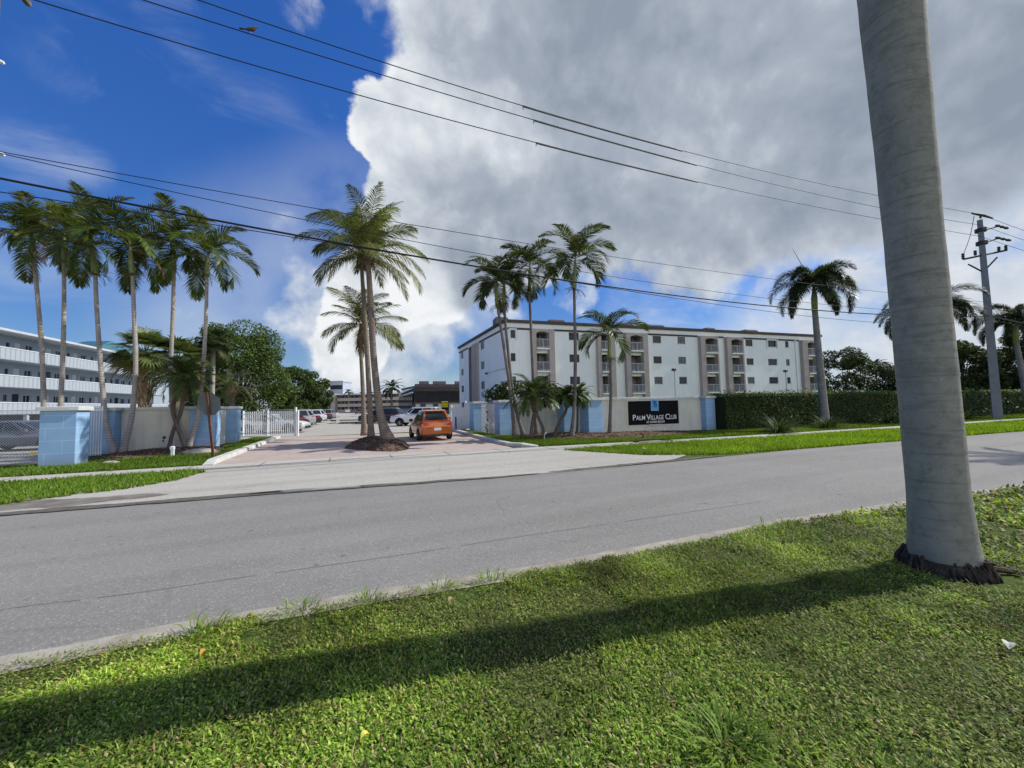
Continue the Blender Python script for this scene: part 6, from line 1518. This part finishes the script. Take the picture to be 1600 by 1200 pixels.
    for s in (0, 1):
        if s == 0: q = [(GL[1], GL[0], GT[0], GT[1]), (GL[2], GL[1], GT[1], GT[2]), (GL[3], GL[2], GT[2], GT[3])]
        else: q = [(GL[7], GL[6], GT[6], GT[7]), (GL[6], GL[5], GT[5], GT[6]), (GL[5], GL[4], GT[4], GT[5])]
        pane('side_window', *q[0], .18, (.12, .14)); 
        a, b_, c, d = [V3(*t) for t in q[1]]
        pane('side_window', a, (a + b_) / 2, (c + d) / 2, d, .05, (.08, .12)); pane('side_window', (a + b_) / 2, b_, c, (c + d) / 2, .05, (.08, .12))
        pane('side_window', *q[2], .2, (.12, .14))
    for sx in (-1, 1):
        for sy in (-1, 1):
            x = sx * wb / 2 - (.05 if sx > 0 else -.05) ; y = sy * (w - .11)
            # dark wheel arch
            m = MB(); pts = [(x + (wr + .07) * math.cos(t), sy * (w + .003), wr + (wr + .07) * math.sin(t)) for t in np.linspace(-0.25, math.pi + 0.25, 14)]; m.prism(pts if sy > 0 else pts[::-1], (0, -sy * .12, 0)); m.build('wheel_arch', M_TRIMB, root)
            m = MB(); pr = [(-.1, wr * .66), (-.1, wr * .93), (-.07, wr), (.07, wr), (.1, wr * .93), (.1, wr * .66)]; ns = 22; vv = []
            for i in range(ns):
                t = 2 * math.pi * i / ns
                for yy, r in pr: vv.append((x + r * math.cos(t), y + sy * (yy + .03), wr + r * math.sin(t)))
            k = len(pr); m.add(vv, [(i * k + j, ((i + 1) % ns) * k + j, ((i + 1) % ns) * k + j + 1, i * k + j + 1) for i in range(ns) for j in range(k - 1)])
            tyre = m.build('wheel', M_TYRE, root, smooth=True)
            m = MB(); yo = y + sy * .105
            for i in range(10):
                t = math.pi * i / 5; dx, dz = math.cos(t), math.sin(t); 
                m.prism([(x + dx * .05 - dz * .03, yo, wr + dz * .05 + dx * .03), (x + dx * .05 + dz * .03, yo, wr + dz * .05 - dx * .03), (x + dx * wr * .66 + dz * .025, yo, wr + dz * wr * .66 - dx * .025), (x + dx * wr * .66 - dz * .025, yo, wr + dz * wr * .66 + dx * .025)], (0, -sy * .03, 0))
            m.tube([(x, yo - sy * .06, wr), (x, yo + sy * .01, wr)], .07, 10)
            m.build('rim', M_RIM, tyre)
            m = MB(); m.tube([(x, yo - sy * .07, wr), (x, yo - sy * .065, wr)], wr * .67, 16); m.build('brake_disc', M_TRIMB, tyre)
    zt_ = {'hatch': .84, 'suv': .98, 'sedan': .84}[kind]; zh = {'hatch': .66, 'suv': .86, 'sedan': .66}[kind]
    for s in (-1, 1):
        m = MB(); ys = s * w
        m.prism([(-h - .012, ys * .47, zt_ - .06), (-h - .004, ys * .79, zt_ - .12), (-h - .002, ys * .84, zt_ + .08), (-h + .0, ys * .5, zt_ + .05)][::s], (.07, 0, 0)); 
        m.add([(-h + .01, ys * .79, zt_ - .1), (-h + .36, ys * .995, zt_ - .02), (-h + .32, ys * .99, zt_ + .07), (-h + .04, ys * .88, zt_ + .09)], [(0, 1, 2, 3)]); m.build('tail_light', M_TAIL, root)
        m = MB(); m.prism([(h + .004, ys * .42, zh - .04), (h - .12, ys * .84, zh - .02), (h - .16, ys * .86, zh + .08), (h - .05, ys * .45, zh + .05)], (-.06, 0, 0)); m.build('headlight', M_HEAD, root)
        m = MB(); m.bbox(gx[3] - .55, gx[3] - .38, min(ys * .97, ys * .97 + s * .18), max(ys * .97, ys * .97 + s * .18), belt - .02, belt + .12, .02); m.build('mirror', paint if kind != 'hatch' else M_TRIMB, root)
        for dx in (0.35, -0.6):
            m = MB(); yy = ys * 1.0; m.box(dx - .1, dx + .1, min(yy, yy + s * .03), max(yy, yy + s * .03), belt - .17, belt - .13); m.build('door_handle', paint, root)
    m = MB(); m.box(-h - .018, -h + .03, -.17, .17, zt_ - .33, zt_ - .2); m.build('number_plate', M_PLATE, root)
    m = MB(); m.bbox(-h - .02, -h + .12, -w * .74, w * .74, .25, (.33 if kind == 'hatch' else .40), .02); m.build('rear_bumper', M_TRIMB, root)
    m = MB(); m.bbox(h - .1, h + .02, -w * .62, w * .62, .3, .5, .02); m.build('grille', M_TRIMB, root)
    if kind == 'hatch':
        m = MB(); m.prism([(gx[1] - .16, -wtp * .86, Hc - .05), (gx[1] - .16, wtp * .86, Hc - .05), (gx[1] + .1, wtp * .88, Hc - .005), (gx[1] + .1, -wtp * .88, Hc - .005)], (0, 0, .022)); m.build('spoiler', paint, root)
        m = MB(); m.tube([(-h + .17, .05, 1.1), (-h + .27, -.45, 1.16)], .01, 5); m.build('wiper', M_TRIMB, root)
        m = MB(); m.prism([(-h + .005, -.045, .845), (-h + .005, 0, .9), (-h + .005, .045, .845), (-h + .005, 0, .86)], (-.016, 0, 0)); m.build('badge', M_RIM, root)
        m = MB(); m.prism([(-h - .006, -w * .62, .62), (-h - .006, w * .62, .62), (-h - .006, w * .66, .645), (-h - .006, -w * .66, .645)], (.03, 0, 0)); m.build('hatch_seam', M_TRIMB, root)
    if kind == 'suv':
        for s in (-1, 1): m = MB(); m.tube([(gx[1] + .1, s * wtp * .84, Hc + .03), (gx[2] - .1, s * wtp * .84, Hc + .03)], .02, 6); m.box(gx[1] + .12, gx[1] + .2, s * wtp * .84 - .015, s * wtp * .84 + .015, Hc - .01, Hc + .02); m.box(gx[2] - .2, gx[2] - .12, s * wtp * .84 - .015, s * wtp * .84 + .015, Hc - .01, Hc + .02); m.build('roof_rail', M_RIM, root)
    return root
car('hatch', (0.52, 0.125, 0.015), 'orange hatchback seen from behind, driving in past the palm island', V3(3.82, 20.9, 0.01), math.pi / 2 + 0.02)
q = plan(652, 36.0); car('suv', (0.7, 0.71, 0.72), 'white SUV standing side-on just beyond the orange hatchback', V3(q[0], q[1], 0.006), math.pi + 0.38 * -1 - 0.05)
q = plan(596, 43.0); car('suv', (0.015, 0.015, 0.017), 'black SUV side-on behind the coconut trunks, left of the white SUV', V3(q[0], q[1], 0.006), math.pi - 0.42)
gp = 'cars parked nose-in along the left of the lot'
rowc = [(466, 30.5, 'suv', (0.035, 0.035, 0.04), 'dark grey SUV parked nearest the sliding gate, first of the left row'),
        (475, 34.5, 'hatch', (0.72, 0.73, 0.74), 'white hatchback parked second in the left row, beside the dark grey SUV'),
        (485, 38.5, 'suv', (0.42, 0.425, 0.43), 'silver SUV parked third in the left row'),
        (493, 42.5, 'sedan', (0.012, 0.012, 0.014), 'black sedan parked fourth in the left row, next to the silver SUV'),
        (504, 50.0, 'suv', (0.68, 0.7, 0.72), 'white SUV parked in the middle of the left row, past the black sedan'),
        (513, 58.0, 'sedan', (0.03, 0.035, 0.045), 'dark sedan parked past the middle white SUV in the left row'),
        (520, 66.0, 'suv', (0.3, 0.31, 0.32), 'grey SUV near the far end of the left row'),
        (526, 74.0, 'sedan', (0.7, 0.7, 0.7), 'white sedan at the far end of the left parked row')]
for px, d, kd, cl, lb in rowc:
    q = plan(px, d); car(kd, cl, lb, V3(q[0] - 1.9, q[1] + 0.3, 0.006), math.pi + 0.12, gp)
q = plan(428, 28.6); car('sedan', (0.5, 0.52, 0.54), 'silver sedan behind the white picket sliding gate', V3(q[0], q[1], 0.006), -0.25)
q = plan(8, 17.6); car('sedan', (0.10, 0.12, 0.17), 'dark blue-grey sedan behind the chain-link fence at the far left', V3(q[0], q[1] + 1.4, 0.006), -0.12)
for px, d, kd, cl, lb in ((543, 165, 'suv', (0.7, 0.7, 0.7), 'white SUV parked beneath the distant beige block'), (552, 165, 'sedan', (0.03, 0.03, 0.03), 'dark sedan parked beneath the distant beige block'), (560, 120, 'suv', (0.03, 0.035, 0.04), 'dark SUV standing far down the parking lot')):
    q = plan(px, d); car(kd, cl, lb, V3(q[0], q[1], 0.006), math.pi / 2)

# =================================================================== UTILITY POLES AND WIRES
def insulator(mb, a, b_, r=0.05):
    a = V3(*a); b_ = V3(*b_); n = 6; P = [a + (b_ - a) * i / n for i in range(n + 1)]; mb.tube(P, [r * (1.0 if i % 2 else 0.6) for i in range(n + 1)], 8)
PX = V3(41.75, 12.05, 0)
def utility_pole():
    root = thing('utility_pole', 'grey concrete utility pole with cross-arms beside the sidewalk on the right', 'utility pole', PX)
    m = MB(); T = Matrix.Translation(Vector(PX)) @ Matrix.Rotation(0.35, 4, 'Z'); m.T = T; h = 14.3
    a, b_ = 0.29, 0.13; m.add([(-a, -a * .8, -.1), (a, -a * .8, -.1), (a, a * .8, -.1), (-a, a * .8, -.1), (-b_, -b_, h), (b_, -b_, h), (b_, b_, h), (-b_, b_, h)], [(0, 1, 5, 4), (1, 2, 6, 5), (2, 3, 7, 6), (3, 0, 4, 7), (4, 5, 6, 7)]); m.build('pole', pm('pole_concrete', (0.25, 0.26, 0.275), (0.2, 0.21, 0.225), 2.5, 0.85, 0.2, 40, streak=(0.24, 0.24, 0.25)), root, PX)
    S = lambda x, y: survey(x, y, PX @ _fh)
    m = MB(); t = S(1532, 341); m.tube([t, S(1532, 335)], 0.06, 6); m.tube([S(1519, 333), S(1535, 336), S(1551, 341)], [0.07, 0.1, 0.05], 6); m.build('top_bracket', M_DARK, root, PX)
    for y0, x1, y1 in ((360, 1575, 355), (380, 1579, 374)):
        m = MB(); m.tube([S(1537, y0), S(1558, y1 - 1)], 0.05, 6); insulator(m, S(1556, y1 - 3), S(x1, y1 + 2), 0.10); m.build('insulator_arm', M_DARK, root, PX)
        m = MB(); z = S(1536, y0)[2]; m.T = Matrix.Translation(Vector((PX[0], PX[1], 0))); m.tube([(0, 0, z - 0.12), (0, 0, z + 0.12)], 0.3, 12); m.build('band_clamp', M_DARK, root, PX)
    m = MB(); A = S(1506, 405); B_ = S(1573, 391); m.tube([A, B_], 0.07, 6); m.build('cross_arm', M_DARK, root, PX)
    for x, y, hh in ((1505, 405, 12), (1524, 399, 10), (1561, 393, 10), (1572, 390, 9)):
        m = MB(); insulator(m, S(x, y), S(x - 0.5, y - hh * 0.75), 0.10); m.build('insulator', M_DARK, root, PX)
    for x0, y0, x1, y1 in ((1513, 413, 1534, 424), (1558, 402, 1541, 420)):
        m = MB(); m.tube([S(x0, y0), S(x1, y1)], 0.05, 6); m.build('brace', M_DARK, root, PX)
    m = MB(); m.tube(spline([S(1522, 337), S(1516, 368), S(1506, 396)], 4), 0.018, 4); m.build('jumper_wire', M_CABLE, root, PX)
utility_pole()
PL = V3(-7.75, 12.25, 0)
def left_pole():
    root = thing('wooden_utility_pole', 'utility pole whose insulator tips just show at the left edge of the view', 'utility pole', PL)
    m = MB(); m.tube([PL - V3(0, 0, .1), PL + V3(0, 0, 13.2)], [0.2, 0.14], 12); m.build('pole', M_WOOD, root, PL)
    m = MB(); m.box(PL[0] - .05, PL[0] + .05, PL[1] - 1.1, PL[1] + 1.1, 12.2, 12.32); m.build('cross_arm', M_WOOD, root, PL)
    for dy, z in ((-1, 12.32), (1, 12.32)): m = MB(); insulator(m, (PL[0], PL[1] + dy, z), (PL[0], PL[1] + dy, z + .3), .07); m.build('insulator', M_DARK, root, PL)
    for x, y in ((1.5, 97), (2, 241)):
        t = survey(x, y, (PL @ _fh)); m = MB(); insulator(m, V3(PL[0] + .12, t[1], t[2]), t + V3(0.05, 0, 0), .05); m.tube([V3(PL[0], PL[1], t[2]), V3(PL[0] + .14, t[1], t[2])], .03, 6); m.build('insulator', M_SILL, root, PL)
left_pole()
def wire(name, pts_px, r, label, sleeve=None, ext=None, depth_right=None):
    """cable strung from pole to pole, through surveyed points in the vertical plane of the pole line"""
    P = []
    for x, y in pts_px:
        d = ray(x, y); t = (12.0 + (0.0)) / d[1]; P.append(EYEP + d * t)
    # quadratic sag fit in X, Z
    X = np.array([p[0] for p in P]); Z = np.array([p[2] for p in P]); k = np.polyfit(X, Z, 3 if len(P) > 4 else 2)
    xs = np.linspace(PL[0] + 0.05, PX[0] - 0.1, 40); path = [V3(x, 12.0, np.polyval(k, x)) for x in xs]
    loc = path[0]; root = thing(name, label, 'power line', loc, group='overhead lines along the road'); m = MB(); m.tube(path, r, 5, caps=False); m.build('cable', M_CABLE, root, loc, smooth=True)
    zr = path[-1][2]; m = MB(); xs2 = np.linspace(PX[0] - 0.1, PX[0] + 45, 24); m.tube([V3(x, 12.0 - 0.06 * (x - PX[0]), zr - 0.9 * math.sin(math.pi * (x - PX[0] + 0.1) / 45.2)) for x in xs2], r, 5, caps=False); m.build('next_span', M_CABLE, root, loc, smooth=True)
    if sleeve:
        a, b_ = [on_line(px, (0, 12.0), (1, 0)) for px in sleeve]; xx = np.linspace(a, b_, 16); m = MB(); m.tube([V3(x, 12.0, np.polyval(k, x) - r) for x in xx], r * 2.3, 6); m.tube([V3(a, 12, np.polyval(k, a) + .02), V3(a, 12, np.polyval(k, a) - .14)], .015, 5); m.build('sleeve', pm('grey_sleeve', (0.13, 0.13, 0.14), (0.2, 0.2, 0.21), 4, 0.6), root, loc, smooth=True)
    return k
wire('power_line', [(310, 0), (600, 98), (1085, 240), (1320, 295), (1520, 333)], 0.014, 'topmost overhead line with a grey sleeve section', (828, 1085))
k2 = wire('power_line', [(225, 0), (600, 119), (860, 194), (1105, 262), (1535, 352)], 0.014, 'second overhead line from the top, on which a bird perches', (845, 1107))
wire('power_line', [(60, 0), (300, 77), (600, 158), (1108, 288), (1535, 370)], 0.014, 'third overhead line from the top, lowest of the three sleeved lines', (848, 1108))
wire('phone_line', [(5, 238), (475, 322), (850, 385), (1240, 440), (1540, 472)], 0.010, 'thin overhead line just below the three sleeved lines')
wire('phone_line', [(5, 238), (220, 290), (475, 343), (710, 395), (950, 425), (1220, 470), (1540, 492)], 0.010, 'thin sagging overhead line just above the thick black cable')
wire('phone_cable', [(0, 277), (300, 340), (600, 391), (900, 440), (1200, 478), (1540, 494)], 0.028, 'thick black communication cable, heaviest of the overhead lines')
wire('phone_cable', [(0, 302), (160, 322), (400, 360), (700, 411), (1000, 457), (1540, 500)], 0.012, 'lowest overhead line, running just under the thick black cable')
def bird():
    s = on_line(381, (0, 12.0), (1, 0)); z = np.polyval(k2, s); c = V3(s, 12.0, z + 0.015); root = thing('bird', 'small dark bird perched on the second overhead line at upper left', 'bird', c)
    m = MB(); T = Matrix.Translation(Vector(c)); m.T = T
    m.tube([(-.13, 0, .09), (-.08, 0, .1), (0, 0, .12), (.06, 0, .16), (.1, 0, .21), (.13, 0, .23), (.16, 0, .225)], [.012, .035, .055, .05, .036, .03, .006], 8); m.build('body', pm('bird_brown', (0.07, 0.05, 0.04), (0.12, 0.09, 0.07), 20, 0.8), root, c, smooth=True)
    m = MB(); m.T = T; m.prism([(-.1, -.02, .09), (-.1, .02, .09), (-.27, .03, .05), (-.27, -.03, .05)], (0, 0, .008)); m.build('tail', MATS['bird_brown'], root, c)
    for sy in (-1, 1): m = MB(); m.T = T; m.tube([(0.0, sy * .02, .08), (.01, sy * .02, 0)], .006, 4); m.build('leg', M_DARK, root, c)
bird()

# =================================================================== SMALL THINGS
p = gnd(269.5, 714); root = thing('irrigation_post', 'small white irrigation valve post in the left bed grass', 'post', p)
m = MB(); m.T = Matrix.Translation(Vector(p)); m.bbox(-.05, .05, -.05, .05, 0, .34, .01); m.build('post', M_WHITE, root, p)
m = MB(); m.T = Matrix.Translation(Vector(p)); m.bbox(-.075, .06, -.06, .06, .27, .4, .02); m.build('cap', M_WHITE, root, p)
def rock(c, r, label, seed):
    mb = MB(); mb.blob(c + V3(0, 0, r[2] * 0.55), r, seed, 14, 8, 0.35); tag(mb.build('limestone_rock', pm('limestone', (0.42, 0.38, 0.31), (0.28, 0.25, 0.2), 6, 0.95, 0.6, 20), None, c, smooth=True), label, 'rock')
rock(gnd(314, 710), (0.72, 0.3, 0.15), 'large flat limestone rock at the right end of the left bed', 3)
rock(gnd(174, 725.5), (0.2, 0.12, 0.07), 'small pale stone lying in the left lawn by the sidewalk', 4)
rock(gnd(283, 710.5), (0.1, 0.07, 0.05), 'small pale stone beside the white irrigation post', 5)
rock(gnd(1006, 705), (0.09, 0.07, 0.08), 'small white stone in the right grass strip below the sign', 6)
# pipe stub and fallen palm sheath near the right walk
p = gnd(1005, 687); root = thing('pipe_stub', 'short bent brown pipe stub at the walk edge below the sign', 'pipe', p); m = MB(); m.tube([p, p + V3(0, 0, .22), p + V3(-.03, 0, .27), p + V3(-.1, 0, .27)], [.04, .04, .045, .045], 8); m.build('pipe', M_RUST, root, p)
m = MB(); m.tube([p + V3(0, 0, 0.0), p + V3(0, 0, 0.04)], .075, 10); m.build('flange', M_RUST, root, p)
p = gnd(1018, 690.5); mb = MB(); rg = random.Random(6)
mb.col = (0.1, 0.07, 0.045)
P = [p + V3(-.75, .22, .05), p + V3(-.3, .1, .12), p + V3(.2, -.05, .09), p + V3(.8, -.35, .04)]; mb.tube(spline(P, 3), [.1, .13, .13, .12, .1, .08, .07, .05, .04, .02], 6, flat=0.4)
for k in range(26): t = rg.uniform(0.2, 1); b0 = P[1] + (P[3] - P[1]) * t; mb.tube([b0, b0 + V3(rg.uniform(-.1, .4), rg.uniform(-.35, .3), rg.uniform(-.02, .08))], [.012, .003], 3)
tag(mb.build('fallen_frond', M_LEAF, None, p, leaf=True), 'fallen brown palm frond lying across the right walk', 'palm frond')
p = gnd(851, 688); root = thing('landscape_light', 'small white stake light in front of the crossed-trunk palm', 'light', p); m = MB(); m.tube([p, p + V3(0, 0, .3)], .015, 6); m.build('stake', M_WHITE, root, p); m = MB(); m.tube([p + V3(.03, 0, .3), p + V3(.1, .02, .36)], [.035, .055], 8); m.build('lamp_head', M_WHITE, root, p)
# dead leaves on the near grass
def dead_leaf(c, l, rz, col, label):
    m = MB(); m.T = Matrix.Translation(Vector(c)) @ Matrix.Rotation(rz, 4, 'Z'); m.col = col; n = 6; vs = []
    for i in range(n + 1): t = i / n; w_ = l * 0.32 * math.sin(math.pi * min(1, t * .96 + .03)); vs += [(l * (t - .5), -w_, .025 * math.sin(3 * t) + .01), (l * (t - .5), 0, .025 * math.sin(3 * t)), (l * (t - .5), w_, .025 * math.sin(3 * t) + .012)]
    fs = []
    for i in range(n): fs += [(3 * i, 3 * i + 1, 3 * i + 4, 3 * i + 3), (3 * i + 1, 3 * i + 2, 3 * i + 5, 3 * i + 4)]
    m.add(vs, fs); tag(m.build('fallen_leaf', M_GRASS, None, c, leaf=True), label, 'leaf')
dead_leaf(gnd(570, 1171) + V3(0, 0, .045), .05, .6, (0.75, 0.7, 0.12), 'bright yellow fallen leaf in the nearest grass')
dead_leaf(gnd(318, 1034) + V3(0, 0, .045), .06, 1.2, (0.6, 0.35, 0.06), 'orange fallen leaf in the grass left of the trunk shadow')
dead_leaf(gnd(1578, 1024) + V3(0, 0, .05), .09, .3, (0.7, 0.68, 0.6), 'pale fallen leaf in the grass at the lower right edge')
dead_leaf(gnd(705, 950) + V3(0, 0, .05), .07, .9, (0.42, 0.3, 0.16), 'tan curled leaf in the grass near the road edge')
